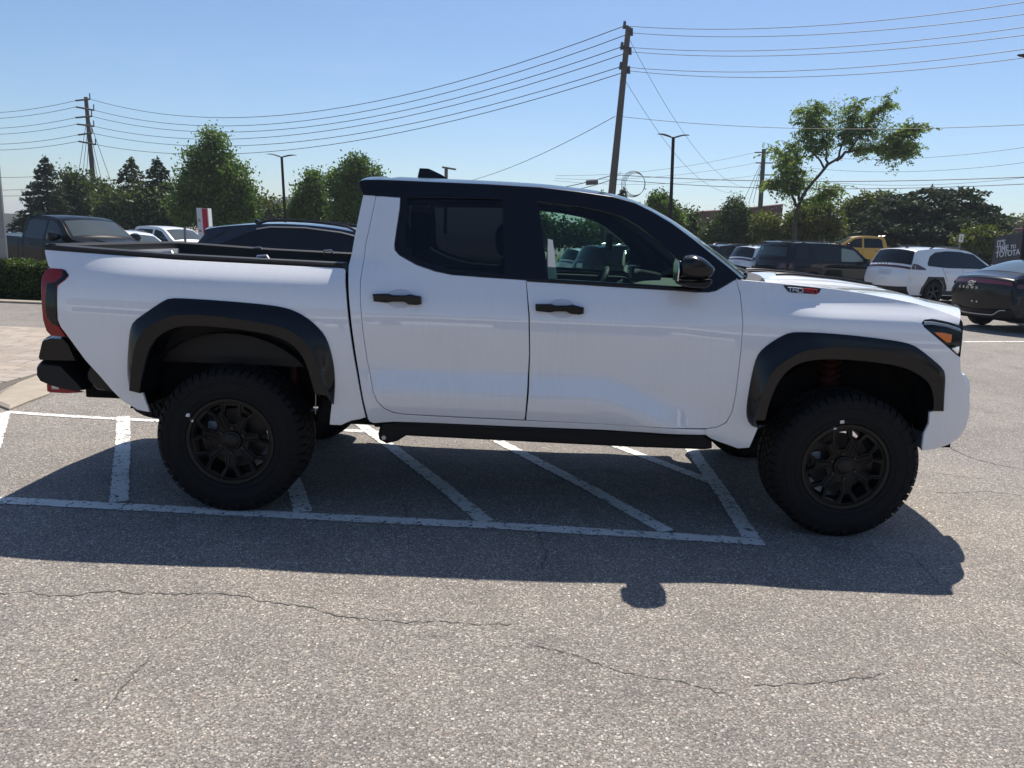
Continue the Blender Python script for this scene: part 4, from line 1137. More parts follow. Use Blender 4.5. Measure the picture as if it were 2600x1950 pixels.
crack([(2.444, -2.454), (2.624, -2.419), (2.809, -2.383), (2.957, -2.341)], .007, seed=20)
# loose pebbles and dark specks lying on the lot
rg = random.Random(5)
for k in range(12):
    x = rg.uniform(-1.2, 4.6); y = rg.uniform(-3.2, -1.0)
    s_ = rg.uniform(.003, .007)
    if k == 0:
        bm = bmesh.new(); bmesh.ops.create_icosphere(bm, subdivisions=1, radius=1)
        for v in bm.verts: v.co = v.co * rg.uniform(.75, 1.15); v.co.z *= .6
        pme = bpy.data.meshes.new('pebble'); bm.to_mesh(pme); bm.free(); pme.materials.append(mat('pebble_dark', (.05, .048, .045), .9))
        pme2 = pme.copy(); pme2.materials.clear(); pme2.materials.append(mat('pebble_pale', (.42, .38, .33), .9))
    o = bpy.data.objects.new('pebble', pme if k % 3 else pme2); COL.objects.link(o); o.parent = ground
    o.location = (x, y, s_ * .4); o.scale = (s_, s_ * rg.uniform(.6, 1), s_); o.rotation_euler = (0, 0, rg.uniform(0, 6))

# ---- left corner: concrete kerb ramp, paved walk, side lane, far kerb
def slab_obj(name, poly, z0, m, ch=.02, parent=None):
    """low slab: polygon in plan, following the ground, z0 above it"""
    P = [Vector(p) for p in poly]
    if area2(P) < 0: P = P[::-1]
    P = resample(P, .6)
    Q = inset(P, ch)
    n = len(P); V = [(p.x, p.y, float(gz(p.x, p.y)) - .05) for p in P] + [(p.x, p.y, float(gz(p.x, p.y)) + z0 - ch * .6) for p in P] + [(p.x, p.y, float(gz(p.x, p.y)) + z0) for p in Q]
    Fc = [(i, (i + 1) % n, (i + 1) % n + n, i + n) for i in range(n)] + [(i + n, (i + 1) % n + n, (i + 1) % n + 2 * n, i + 2 * n) for i in range(n)] + [tuple(range(2 * n, 3 * n))]
    return mobj(name, V, Fc, m, parent, False)
CONC = mat('concrete', (.30, .255, .20), .9, noise=(5, .22, (.39, .34, .275)), bump=(60, .3, .004))
o = slab_obj('concrete_kerb', [(-2.66, 1.24), (-2.69, 1.56), (-2.70, 1.85), (-2.80, 2.15), (-2.93, 2.5), (-3.02, 2.85), (-3.18, 2.80), (-3.28, 2.6), (-3.23, 2.2), (-3.09, 1.77), (-2.95, 1.45)], .035, CONC, .03)
tag(o, kind='structure')
walk = slab_obj('paved_walk', [(-12.5, 1.6), (-3.14, 1.7), (-3.27, 2.15), (-3.33, 2.65), (-3.1, 2.95), (-2.2, 3.05), (-1.8, 6.9), (-12.5, 6.3)], .006, mat('joint_sand', (.13, .115, .095), .95), .004)
tag(walk, kind='structure')
PV = [mat('paver_%d' % k, c, .85, noise=(9, .25, tuple(v * .82 for v in c)), bump=(140, .25, .003)) for k, c in enumerate([(.36, .30, .245), (.41, .345, .285), (.33, .28, .235), (.385, .335, .29)])]
pmesh = []
for k in range(4):
    for (w, d) in ((.295, .195), (.195, .195)):
        mb = MB().box((-w / 2, -d / 2, -.03), (w / 2, d / 2, .012), .006)
        o = mb.build('paver', PV[k], smooth=False); pmesh.append((o.data, w)); bpy.data.objects.remove(o)
walk_edge = [(-12.4, 1.65), (-3.24, 1.75), (-3.37, 2.15), (-3.42, 2.7), (-3.1, 3.05), (-2.3, 3.15), (-1.9, 6.85), (-12.4, 6.25)]
rg = random.Random(11); npv = 0
y = 1.8; row = 0
while y < 6.85:
    x = -2.2 - rg.uniform(0, .3)
    while x > -9.0 and npv < 300:
        me, w = pmesh[rg.randrange(8)]
        cx = x - w / 2; x -= w + .010
        # only what the picture shows: left of the tailgate
        if not bool(inside(np.array([cx]), np.array([y]), walk_edge)[0]): continue
        lim = -2.95 - (y - 2.0) * .60
        if cx > lim + .6 or cx < lim - 1.2: continue
        o = bpy.data.objects.new('paver', me); COL.objects.link(o); o.parent = walk
        o.location = (cx, y, float(gz(cx, y)) + rg.uniform(-.001, .003)); o.rotation_euler = (rg.uniform(-.006, .006), rg.uniform(-.006, .006), rg.uniform(-.012, .012)); npv += 1
    y += .205; row += 1
o = slab_obj('lane_kerb', [(-16, 10.85), (-7.6, 11.0), (-4.0, 11.1), (-4.0, 11.4), (-7.6, 11.3), (-16, 11.15)], .05, CONC, .02)
tag(o, kind='structure')
o = slab_obj('planting_bed', [(-17, 11.2), (-4.0, 11.45), (-4.0, 13.3), (-17, 13.1)], .03, mat('bark_mulch', (.035, .024, .018), .95, noise=(30, .2, (.07, .045, .03)), bump=(50, .8, .02)), .01)
tag(o, kind='structure')
# grass verge under the far trees
o = slab_obj('grass_verge', [(-90, 46), (-20, 44), (30, 40), (90, 38), (90, 80), (-90, 90)], .05, mat('dry_grass', (.06, .085, .025), .9, noise=(.6, .2, (.10, .11, .04))), .02)
tag(o, kind='structure')
# ================================================================ other cars
def poly_y(P, x):
    return np.interp(x, [p[0] for p in P], [p[1] for p in P])

tyre_mb = MB().lathe([(.62, -.30), (.66, -.33), (.85, -.34), (.97, -.30), (1.0, -.22), (1.0, .22), (.97, .30), (.85, .34), (.62, .30)], n=36, close=True)
_o = tyre_mb.build('tyre', RUBBER, sharp=40); TYRE_ME = _o.data; bpy.data.objects.remove(_o)
def rim_mesh(name, ns, m, w0=.10):
    mb = MB().lathe([(.60, -.05), (.60, -.30), (.645, -.32), (.665, -.30), (.64, -.2), (.63, .28), (.58, .28)], n=36, close=True)
    for k in range(ns):
        a = 2 * math.pi * k / ns
        def pt(r, h, y): return (r * math.cos(a) - h * math.sin(a), y, r * math.sin(a) + h * math.cos(a))
        V = [pt(.08, -w0, -.20), pt(.08, w0, -.20), pt(.62, w0 * .7, -.27), pt(.62, -w0 * .7, -.27), pt(.08, -w0, -.08), pt(.08, w0, -.08), pt(.62, w0 * .7, -.15), pt(.62, -w0 * .7, -.15)]
        mb.add(V, [(0, 1, 2, 3), (4, 7, 6, 5), (0, 4, 5, 1), (1, 5, 6, 2), (2, 6, 7, 3), (3, 7, 4, 0)])
    mb.lathe([(0, -.22), (.16, -.21), (.18, -.12), (.18, 0)], n=20)
    mb.lathe([(.1, .02), (.55, .02), (.55, .08)], n=24)
    o = mb.build(name, m, sharp=30); me = o.data; bpy.data.objects.remove(o); return me
RIM_DARK = rim_mesh('rim', 5, mat('dark_alloy', (.03, .03, .032), .35, .6))
RIM_SILVER = rim_mesh('rim', 10, mat('silver_alloy', (.55, .56, .58), .3, .9), .055)
DARKGLASS = mat('tinted_car_glass', (.006, .008, .011), .06, spec=.45)
LIGHTGLASS = glass('clear_car_glass', (.45, .55, .50), 1.0)
SCREEN = mat('windscreen_shade', (.05, .066, .07), .05, spec=.5)
CLAD = mat('cladding', (.016, .016, .018), .6)
SEAM = mat('seam', (.01, .01, .01), .8)

class Car:
    def __init__(s, name, label, cat, loc, heading, spec, paint, group=None):
        s.sp = spec; z = float(gz(loc[0], loc[1]))
        s.root = empty(name, (loc[0], loc[1], z), heading, label, cat, group)
        s.paint = paint
        top = [Vector(p) for p in spec['top']]
        s.top = even(smooth_line(top, 2), spec.get('n', 90))
        s.hw = spec['hw']; s.belt = spec['belt']; s.h = max(p.y for p in s.top)
        s.xf = max(p.x for p in s.top); s.xr = min(p.x for p in s.top)
        s.bot = spec.get('bot', .28)
        s.fil = spec.get('fillet', .05)
        s.body()
    def W0(s, x, z):
        """half width before the edge rounding"""
        x = np.asarray(x, float); z = np.asarray(z, float); hw = s.hw
        v = np.interp(z, [.1, .35, .60, s.belt - .18, s.belt, s.h], [.90, .945, 1.0, .995, .955, s.sp.get('tumble', .73)])
        f = np.clip((x - (s.xf - .75)) / .75, 0, 1.1); r = np.clip(((s.xr + .60) - x) / .60, 0, 1.1)
        return hw * (v - s.sp.get('ftap', .16) * f ** 2.2 - s.sp.get('rtap', .10) * r ** 2.4)
    def W(s, x, z):
        x = np.asarray(x, float); z = np.asarray(z, float); sh = x.shape
        d = dist_poly(x.ravel(), z.ravel(), s.top, False).reshape(sh)
        q = np.clip(1 - d / s.fil, 0, 1)
        return s.W0(x, z) - s.fil * (1 - np.sqrt(np.clip(1 - q * q, 0, 1)))
    def body(s):
        sp = s.sp
        P = list(s.top)
        # underside with wheel arches, rear to front
        lo = []
        for (wx, wr) in sorted(sp['wheels']):
            ar = wr + sp.get('archgap', .06)
            a0 = math.asin(min(.95, max(-.95, (s.bot - wr) / ar)))
            lo += [(wx + ar * math.cos(t), wr + ar * math.sin(t)) for t in np.linspace(math.pi - a0, a0, 15)]
        P = P + [Vector(p) for p in lo]
        s.outline = P
        for side in (-1, 1):
            panel('body_side', P, s.paint, s.root, s.W, side, sp=sp.get('sp', .075), rim=.03, shrink=0, rnd=.003)
        n = 17; rows = []
        s.N2 = []
        for i, p in enumerate(s.top):
            t = (s.top[min(i + 1, len(s.top) - 1)] - s.top[max(i - 1, 0)]).normalized(); s.N2.append(Vector((t.y, -t.x)) * -1)
        # outward normals of the profile (front to rear runs over the top)
        if s.N2[len(s.N2) // 2].y < 0: s.N2 = [-q for q in s.N2]
        for i, p in enumerate(s.top): rows.append(s.row(i, -1, 1, n, 0))
        MB().loft(rows).build('body_shell', s.paint, s.root, sharp=50)
        # dark underside and wheel wells
        mb = MB().box((s.xr + .25, -s.hw + .14, s.bot - .06), (s.xf - .25, s.hw - .14, s.bot + .25))
        for (wx, wr) in sp['wheels']:
            mb.box((wx - wr - .08, -s.hw + .10, s.bot), (wx + wr + .08, s.hw - .10, wr * 2 + .12))
        mb.build('underbody', VOID, s.root, smooth=False)
        for (wx, wr) in sp['wheels']:
            for side in (-1, 1):
                w = bpy.data.objects.new('wheel', sp.get('rim', RIM_DARK)); COL.objects.link(w); w.parent = s.root
                w.location = (wx, side * (s.hw - .105), wr); w.scale = (wr, .33, wr)
                w.rotation_euler = (0, rng.uniform(0, 1), 0 if side < 0 else math.pi)
                t = bpy.data.objects.new('tyre', TYRE_ME); COL.objects.link(t); t.parent = w
        # interior block seen through the clear panes
    def row(s, i, t0, t1, n, off):
        p = s.top[i]; w = float(s.W(np.array(p.x), np.array(p.y))); q = s.N2[i]; out = []
        for j in range(n):
            t = t0 + (t1 - t0) * j / (n - 1); f = 1 - abs(t) ** 2.2
            b = (.035 + .075 * abs(q.x) * s.sp.get('bulge', 1)) * f + off
            out.append((p.x + q.x * b, w * t, p.y + q.y * b))
        return out
    def patch(s, name, sel, t0, t1, m, off=.006, parent=None, n=15):
        """piece of the shell between two places along the profile"""
        ids = [i for i, p in enumerate(s.top) if sel(p)]
        # take one run only
        run = [ids[0]]
        for i in ids[1:]:
            if i == run[-1] + 1: run.append(i)
            else: break
        rows = [s.row(i, t0, t1, n, off) for i in run]
        if len(rows) < 2: rows = [s.row(run[0] - 1, t0, t1, n, off)] + rows
        return MB().loft(rows).build(name, m, parent or s.root, sharp=60)
    def side_panel(s, name, poly, m, off=.005, sides=(-1, 1), parent=None, rim=.006, corner=1):
        r = []
        for side in sides:
            r.append(panel(name, poly, m, parent or s.root, s.W, side, off=off, sp=.09, rim=rim, shrink=0, rnd=.002, corner=corner))
        return r
    def on_side(s, x, z, side, off=0): return (x, side * (float(s.W(np.array(x), np.array(z))) + off), z)
    def seam(s, P, side=-1, r=.005):
        MB().tube([s.on_side(p.x, p.y, side, .000) for p in even([Vector(q) for q in P], 10)], r, 4).build('door_seam', SEAM, s.root)
    def mirror(s, x, z, m, size=1.0):
        for side in (-1, 1):
            y = float(s.W0(x, z)); rows = []
            for dy, k in ((0, .35), (.06, .8), (.13, 1), (.19, .95), (.22, .6)):
                rows.append([(x + a * k * size, side * (y + dy * size), z + .08 + b * k * size) for a, b in ((-.05, -.07), (.04, -.08), (.085, -.02), (.06, .06), (-.02, .085), (-.055, .05))])
            MB().loft(rows, close_u=True, caps=True).build('door_mirror', m, s.root, sharp=50)
    def handle(s, x, z, m, sides=(-1, 1)):
        for side in sides:
            a = s.on_side(x - .09, z, side, .012); b = s.on_side(x + .09, z, side, .012)
            MB().tube([a, b], .014, 6).build('door_handle', m, s.root)
    def rails(s, x0, x1, m, y=.80):
        for side in (-1, 1):
            pts = []
            for x in np.linspace(x0, x1, 9):
                c = [p for p in s.top if p.y > s.belt + .2]; z = float(np.interp(-x, [-p.x for p in c], [p.y for p in c]))
                lift = .055 if x0 < x < x1 else 0.01
                if x in (x0, x1): lift = .01
                w = float(s.W(np.array(x), np.array(z))); pts.append((x, side * w * .92, z + lift))
            MB().tube(pts, .02, 6).build('roof_rail', m, s.root)
    def fin(s, x, m):
        c = [p for p in s.top if p.y > s.belt + .2]; z = float(np.interp(-x, [-p.x for p in c], [p.y for p in c])) + .02
        MB().prism([(x - .09, z), (x + .09, z), (x - .05, z + .07), (x - .085, z + .075)], -.02, .02, .006).build('antenna_fin', m, s.root)

def text_obj(txt, size, m, parent, M, name='lettering', extrude=.004, bold=0.0, spacing=1.0):
    """raised lettering from the built-in font, turned into a mesh"""
    cu = bpy.data.curves.new('txt', 'FONT'); cu.body = txt; cu.size = size; cu.extrude = extrude; cu.offset = bold; cu.space_character = spacing; cu.resolution_u = 3
    to = bpy.data.objects.new('txt', cu); COL.objects.link(to)
    bpy.context.view_layer.update()
    me = bpy.data.meshes.new_from_object(to.evaluated_get(bpy.context.evaluated_depsgraph_get()))
    bpy.data.objects.remove(to)
    me.materials.clear(); me.materials.append(m); me.name = name
    o = bpy.data.objects.new(name, me); COL.objects.link(o)
    if parent: o.parent = parent
    o.matrix_local = M
    return o
def frame(origin, xdir, ydir):
    x = Vector(xdir).normalized(); y = Vector(ydir); y = (y - x * x.dot(y)).normalized(); z = x.cross(y)
    return Matrix(((x.x, y.x, z.x, origin[0]), (x.y, y.y, z.y, origin[1]), (x.z, y.z, z.z, origin[2]), (0, 0, 0, 1)))

CROSSOVER = dict(hw=.93, belt=1.08, wheels=[(1.36, .36), (-1.33, .36)], n=90, tumble=.74, top=[(2.10, .28), (2.24, .40), (2.30, .62), (2.27, .84), (2.15, .98), (1.90, 1.05), (1.30, 1.12), (1.06, 1.16), (.36, 1.56), (.05, 1.63), (-.55, 1.665), (-1.25, 1.645), (-1.90, 1.575), (-1.96, 1.55), (-1.99, 1.50), (-2.14, 1.14), (-2.24, 1.00), (-2.30, .74), (-2.26, .46), (-2.12, .28)])
SUVBOX = dict(hw=.97, belt=1.17, wheels=[(1.46, .40), (-1.38, .40)], bot=.38, n=90, tumble=.78, rtap=.06, top=[(2.25, .38), (2.40, .55), (2.46, .85), (2.40, 1.06), (2.22, 1.13), (1.30, 1.20), (1.12, 1.23), (.58, 1.66), (.25, 1.74), (-.5, 1.785), (-1.6, 1.775), (-2.14, 1.745), (-2.22, 1.715), (-2.23, 1.68), (-2.36, 1.17), (-2.44, 1.05), (-2.46, .62), (-2.38, .40)])
FASTBACK = dict(hw=.93, belt=.98, wheels=[(1.45, .37), (-1.40, .37)], n=100, tumble=.70, rtap=.13, top=[(2.28, .30), (2.40, .42), (2.46, .66), (2.38, .86), (2.10, .97), (1.25, 1.06), (1.02, 1.09), (.22, 1.45), (-.2, 1.52), (-.7, 1.53), (-1.2, 1.46), (-1.75, 1.28), (-2.05, 1.17), (-2.33, 1.115), (-2.40, 1.09), (-2.42, 1.02), (-2.44, .74), (-2.40, .50), (-2.26, .33)])
PICKUP = dict(hw=1.0, belt=1.28, wheels=[(1.88, .41), (-1.82, .41)], bot=.45, n=130, tumble=.76, rtap=.03, ftap=.12, fillet=.04, top=[(2.75, .45), (2.92, .60), (2.98, .95), (2.92, 1.20), (2.70, 1.28), (1.60, 1.36), (1.42, 1.39), (.80, 1.84), (.45, 1.93), (-.2, 1.955), (-.72, 1.93), (-.86, 1.86), (-.98, 1.40), (-1.0, 1.36), (-1.08, 1.35), (-2.80, 1.37), (-2.88, 1.36), (-2.90, 1.28), (-2.88, .9), (-2.92, .62), (-2.80, .47)])

DULLGLASS = mat('dull_tinted_glass', (.020, .026, .032), .10, spec=.25)
def windows(c, polys, m=DARKGLASS, clear=None):
    for k, P in enumerate(polys):
        c.side_panel('side_window', P, clear if (clear and k == 0) else m, .004)
def crossover(name, label, loc, heading, paint, group, detail=True, rim=RIM_DARK):
    sp = dict(CROSSOVER); sp['rim'] = rim
    c = Car(name, label, 'SUV', loc, heading, sp, paint, group)
    c.side_panel('window_surround', [(.98, 1.10), (.30, 1.52), (-.25, 1.585), (-.80, 1.59), (-1.28, 1.54), (-1.52, 1.42), (-1.66, 1.19), (-1.62, 1.14), (-.9, 1.10)], GLOSSBLACK, .003)
    windows(c, [[(.88, 1.12), (.28, 1.49), (-.14, 1.55), (-.20, 1.11)], [(-.28, 1.11), (-.24, 1.555), (-.80, 1.565), (-.98, 1.55), (-1.02, 1.12)], [(-1.08, 1.13), (-1.05, 1.545), (-1.26, 1.52), (-1.48, 1.41), (-1.60, 1.19), (-1.56, 1.15)]], DARKGLASS, None)
    rear = lambda a, b: (lambda p: p.x < -1.7 and a < p.y < b)
    c.patch('rear_window', rear(1.13, 1.55), -.96, .96, DARKGLASS)
    c.patch('windscreen', lambda p: .40 < p.x < 1.04 and p.y > 1.17, -.9, .9, SCREEN)
    c.patch('light_bar', rear(1.01, 1.14), -1, 1, mat('dark_red_bar', (.035, .004, .007), .15, coat=.6), .012)
    for side in (-1, 1):
        c.side_panel('tail_light', [(-2.19, 1.17), (-2.10, 1.19), (-1.98, 1.16), (-1.72, 1.045), (-1.76, 1.02), (-2.23, 1.03)], mat('dark_red_lens', (.07, .004, .008), .15, coat=1), .004, (side,))
    pl = c.patch('tailgate_plate', lambda p: p.x < -1.7 and .80 < p.y < .98, -.30, .30, mat('plate_recess', (.60, .62, .65), .4), .004)
    c.patch('rear_valance', lambda p: p.x < -1.7 and .28 < p.y < .58, -1, 1, CLAD, .007)
    for (wx, wr) in sp['wheels']:
        ring = [(wx + (wr + .06) * math.cos(t), wr + (wr + .06) * math.sin(t)) for t in np.linspace(R(-8), R(188), 15)] + [(wx + k * (wr + .145), z) for k, z in ((-1, .30), (-1.0, .50), (-.62, .83), (.62, .83), (1.0, .50), (1, .30))]
        c.side_panel('wheel_arch_cladding', ring, CLAD, .007, corner=0)
    c.side_panel('sill_cladding', [(-.84, .30), (-.84, .42), (.86, .42), (.86, .30)], CLAD, .007, corner=0)
    for P in ([(-.22, 1.10), (-.24, .8), (-.22, .44)], [(-1.05, 1.10), (-1.0, .95), (-.84, .70)]): c.seam(P)
    c.handle(-.82, .98, paint); c.handle(.0, .97, paint)
    c.mirror(.78, 1.08, GLOSSBLACK); c.rails(-1.35, .1, GLOSSBLACK); c.fin(-1.55, GLOSSBLACK)
    c.patch('grille', lambda p: p.x > 1.8 and .50 < p.y < .85, -.7, .7, GLOSSBLACK)
    return c
# ---- the cars themselves
PW = car_paint('white_car_paint', (.78, .79, .80), .3)
PB = car_paint('black_car_paint', (.008, .009, .012), .25)
PBR = car_paint('dark_brown_car_paint', (.004, .0038, .0042), .3)
for _m, _c in ((PB, .55), (PBR, .12)): _m.node_tree.nodes['Principled BSDF'].inputs['Coat Weight'].default_value = _c
PBL = car_paint('dark_blue_grey_paint', (.022, .028, .042), .3)
PY = car_paint('yellow_car_paint', (.62, .34, .03), .35)
HG = R(22)
# white crossover, rear to the camera, far right
c = crossover('crossover_suv', 'white crossover SUV seen from behind right of the truck, red light bar above white tailgate', (15.35, 20.4), HG, PW, None)
c.root.scale = (1.05, 1.05, 1.04)
def rear_text(c, txt, z, size, m, y0, spacing=1.0, x=None):
    i = min((i for i, p in enumerate(c.top) if p.x < -1.6), key=lambda i: abs(c.top[i].y - z))
    r = c.row(i, -1, 1, 41, .022); k = min(range(41), key=lambda k: abs(r[k][1] - y0))
    text_obj(txt, size, m, c.root, frame((r[20][0] - .006, y0, r[20][2]), (0, -1, 0), (0, 0, 1)), 'tailgate_lettering', .004, .002, spacing)
rear_text(c, 'R A V 4', 1.055, .075, CHROME, .36, 1.6)
for dy in (.06, -.06):
    i = min((i for i, p in enumerate(c.top) if p.x < -1.6), key=lambda i: abs(c.top[i].y - .90)); r = c.row(i, -1, 1, 41, .006)
    MB().box((r[20][0] - .004, dy - .012, .885), (r[20][0] + .002, dy + .012, .91)).build('plate_screw_hole', SEAM, c.root)
for dz in (.78, .86):
    a = c.on_side(-2.02, dz, -1, .004); MB().lathe([(0, -.004), (.014, -.003), (.016, .004)], c=a, n=10).build('parking_sensor', CHROME, c.root)
# second white crossover, half hidden behind the dark off-road SUV
crossover('crossover_suv', 'white crossover SUV half hidden behind the dark boxy SUV, next to the truck pillar', (12.9, 28.6), HG, PW, None)
# white crossover seen through the truck's front door glass
crossover('crossover_suv', 'white crossover SUV seen through the truck window at the left of the pane', (5.55, 27.4), HG, PW, None)

# dark boxy off-road SUV
def boxy(name, label, loc, heading, paint, rim=RIM_DARK, clear=False, group=None):
    sp = dict(SUVBOX); sp['rim'] = rim
    c = Car(name, label, 'SUV', loc, heading, sp, paint, group)
    c.side_panel('window_surround', [(.98, 1.20), (.48, 1.61), (.1, 1.685), (-1.35, 1.70), (-1.42, 1.21)], GLOSSBLACK, .003)
    windows(c, [[(.88, 1.215), (.44, 1.585), (-.10, 1.655), (-.16, 1.21)], [(-.25, 1.21), (-.20, 1.66), (-1.05, 1.675), (-1.25, 1.60), (-1.32, 1.22)], [(-1.52, 1.24), (-1.50, 1.68), (-2.02, 1.67), (-2.16, 1.24)]], DULLGLASS, mat('pale_window', (.20, .24, .18), .12, coat=1) if clear else None)
    rear = lambda a, b: (lambda p: p.x < -1.9 and a < p.y < b)
    c.patch('rear_window', rear(1.24, 1.64), -.88, .88, mat('pale_rear_screen', (.035, .05, .055), .08, spec=.4))
    c.patch('windscreen', lambda p: .62 < p.x < 1.10 and p.y > 1.24, -.9, .9, SCREEN)
    c.patch('tailgate_handle_bar', rear(1.10, 1.16), -.62, .62, PLASTIC, .02)
    for t0, t1 in ((-1.0, -.70), (.70, 1.0)):
        c.patch('tail_lamp', rear(.92, 1.14), t0, t1, mat('dark_red_lens', (.07, .004, .008), .15, coat=1), .012)
    c.side_panel('side_lamp', [(-2.40, .95), (-2.34, 1.13), (-2.20, 1.12), (-2.22, .96)], mat('dark_red_lens', (.07, .004, .008), .15, coat=1), .006)
    c.patch('rear_bumper', rear(.42, .72), -1, 1, PLASTIC, .03)
    for (wx, wr) in sp['wheels']:
        ring = [(wx + (wr + .06) * math.cos(t), wr + (wr + .06) * math.sin(t)) for t in np.linspace(R(-4), R(184), 15)] + [(wx + k * (wr + .15), z) for k, z in ((-1, .40), (-1.0, .62), (-.66, .97), (.66, .97), (1.0, .62), (1, .40))]
        c.side_panel('wheel_arch_cladding', ring, CLAD, .012, corner=0)
    for P in ([(-.20, 1.20), (-.22, .9), (-.20, .46)], [(-1.36, 1.20), (-1.2, 1.0), (-.9, .80)]): c.seam(P)
    c.handle(-1.05, 1.08, GLOSSBLACK); c.handle(.05, 1.07, GLOSSBLACK)
    c.mirror(.80, 1.17, paint, 1.15); c.rails(-1.7, .0, GLOSSBLACK)
    MB().loft([[(-2.10 - .14 * k, .86 * t * (1 - .02 * k), 1.775 - .02 * k + .03 * (1 - t * t)) for t in np.linspace(-1, 1, 9)] for k in (0, .5, 1)] + [[(-2.22, .84 * t, 1.725 + .03 * (1 - t * t)) for t in np.linspace(-1, 1, 9)]]).build('roof_spoiler', mat('spoiler_grey', (.05, .06, .07), .2, coat=1), c.root)
    c.patch('grille', lambda p: p.x > 2.0 and .65 < p.y < 1.0, -.7, .7, GLOSSBLACK)
    return c
c = boxy('off_road_suv', 'dark boxy off-road SUV with roof rails parked behind the truck bonnet', (12.35, 22.5), HG, PB, clear=True)
mb = MB().lathe([(0, -.002), (.06, -.002), (.062, 0)], axis='x', n=14); o = mb.build('round_sticker', mat('green_sticker', (.05, .42, .30), .6), c.root)
i = min((i for i, p in enumerate(c.top) if p.x < -1.9), key=lambda i: abs(c.top[i].y - 1.50)); r = c.row(i, -1, 1, 21, .012); o.location = r[17]
FAM = dict(SUVBOX); 
c1 = crossover('family_suv', 'dark three-row SUV with silver alloy wheel seen through the truck window', (6.2, 25.1), HG, PB, None, rim=RIM_SILVER)
c1.root.scale = (1.07, 1.04, 1.05)
c2 = crossover('family_suv', 'dark SUV behind the truck steering wheel, seen through the front door glass', (7.75, 23.1), HG, PBL, None, rim=RIM_SILVER)
c3 = crossover('crossover_suv', 'distant dark crossover showing only its roof beside the truck windscreen pillar', (12.6, 33.5), HG, PBL, None)

# black fastback saloon at the right edge
c = Car('fastback_saloon', 'black fastback saloon with thin red light bar at the right edge of the picture', 'car', (13.95, 12.6), R(17), FASTBACK, PB)
c.side_panel('window_surround', [(.95, 1.02), (.16, 1.40), (-.30, 1.455), (-.75, 1.45), (-1.25, 1.35), (-1.62, 1.15), (-1.55, 1.05)], GLOSSBLACK, .003)
windows(c, [[(.85, 1.03), (.15, 1.37), (-.22, 1.425), (-.28, 1.04)], [(-.36, 1.04), (-.31, 1.43), (-.78, 1.425), (-1.2, 1.33), (-1.5, 1.16), (-1.45, 1.06)]])
c.patch('rear_window', lambda p: -2.02 < p.x < -1.05 and p.y > 1.2, -.86, .86, mat('pale_rear_glass', (.07, .10, .12), .05, spec=.5))
c.patch('windscreen', lambda p: .28 < p.x < 1.0 and p.y > 1.10, -.9, .9, SCREEN)
bk = lambda a, b: (lambda p: p.x < -2.2 and a < p.y < b)
c.patch('light_bar', bk(.985, 1.025), -1, 1, mat('red_bar', (.16, .006, .012), .15, coat=1), .010)
c.patch('gloss_rear_panel', bk(.72, .955), -.98, .98, GLOSSBLACK, .008)
c.patch('diffuser', bk(.30, .50), -1, 1, CLAD, .012)
i0 = min((i for i, p in enumerate(c.top) if p.x < -2.2), key=lambda i: abs(c.top[i].y - .50)); r = c.row(i0, -1, 1, 41, .025)
pts = [r[k] for k in range(3, 38)]; pts = [(x, y, z - .10 * sm(.45, .60, abs(y)) * 0 + (.10 if abs(y) > .55 else .10 * sm(.38, .55, abs(y))) - .09) for x, y, z in pts]
MB().tube(pts, .014, 6).build('silver_trim', mat('silver_trim', (.45, .45, .46), .3, .8), c.root)
rear_text(c, 'C R O W N', .865, .075, CHROME, .46, 1.35)
i1 = min((i for i, p in enumerate(c.top) if p.x < -2.2), key=lambda i: abs(c.top[i].y - .99)); r = c.row(i1, -1, 1, 41, .02)
em = MB()
def ell(cy, cz, a, b, rr=.008): em.tube([(r[20][0] - .008, cy + a * math.cos(t), cz + b * math.sin(t)) for t in np.linspace(0, 2 * math.pi, 25)], rr, 5, cap=False)
ell(.17, .985, .075, .052); ell(.17, .985, .026, .048, .006); ell(.17, 1.006, .056, .022, .006)
em.build('emblem', CHROME, c.root)
for yy in (-.06, .06): MB().lathe([(0, -.006), (.018, -.004), (.02, .004)], c=(r[20][0] - .035, yy, .60), axis='x', n=10).build('plate_bolt', CHROME, c.root)
c.side_panel('tail_light', [(-2.40, .94), (-2.36, 1.03), (-2.05, 1.0), (-2.1, .95)], mat('dark_red_lens', (.07, .004, .008), .15, coat=1), .005)
for (wx, wr) in FASTBACK['wheels']:
    ring = [(wx + (wr + .06) * math.cos(t), wr + (wr + .06) * math.sin(t)) for t in np.linspace(R(-8), R(188), 15)] + [(wx + (wr + .10) * math.cos(t), wr + (wr + .10) * math.sin(t)) for t in np.linspace(R(188), R(-8), 15)]
    c.side_panel('wheel_arch_cladding', ring, CLAD, .006, corner=0)
c.mirror(.70, 1.02, PB); c.fin(-1.0, PB)

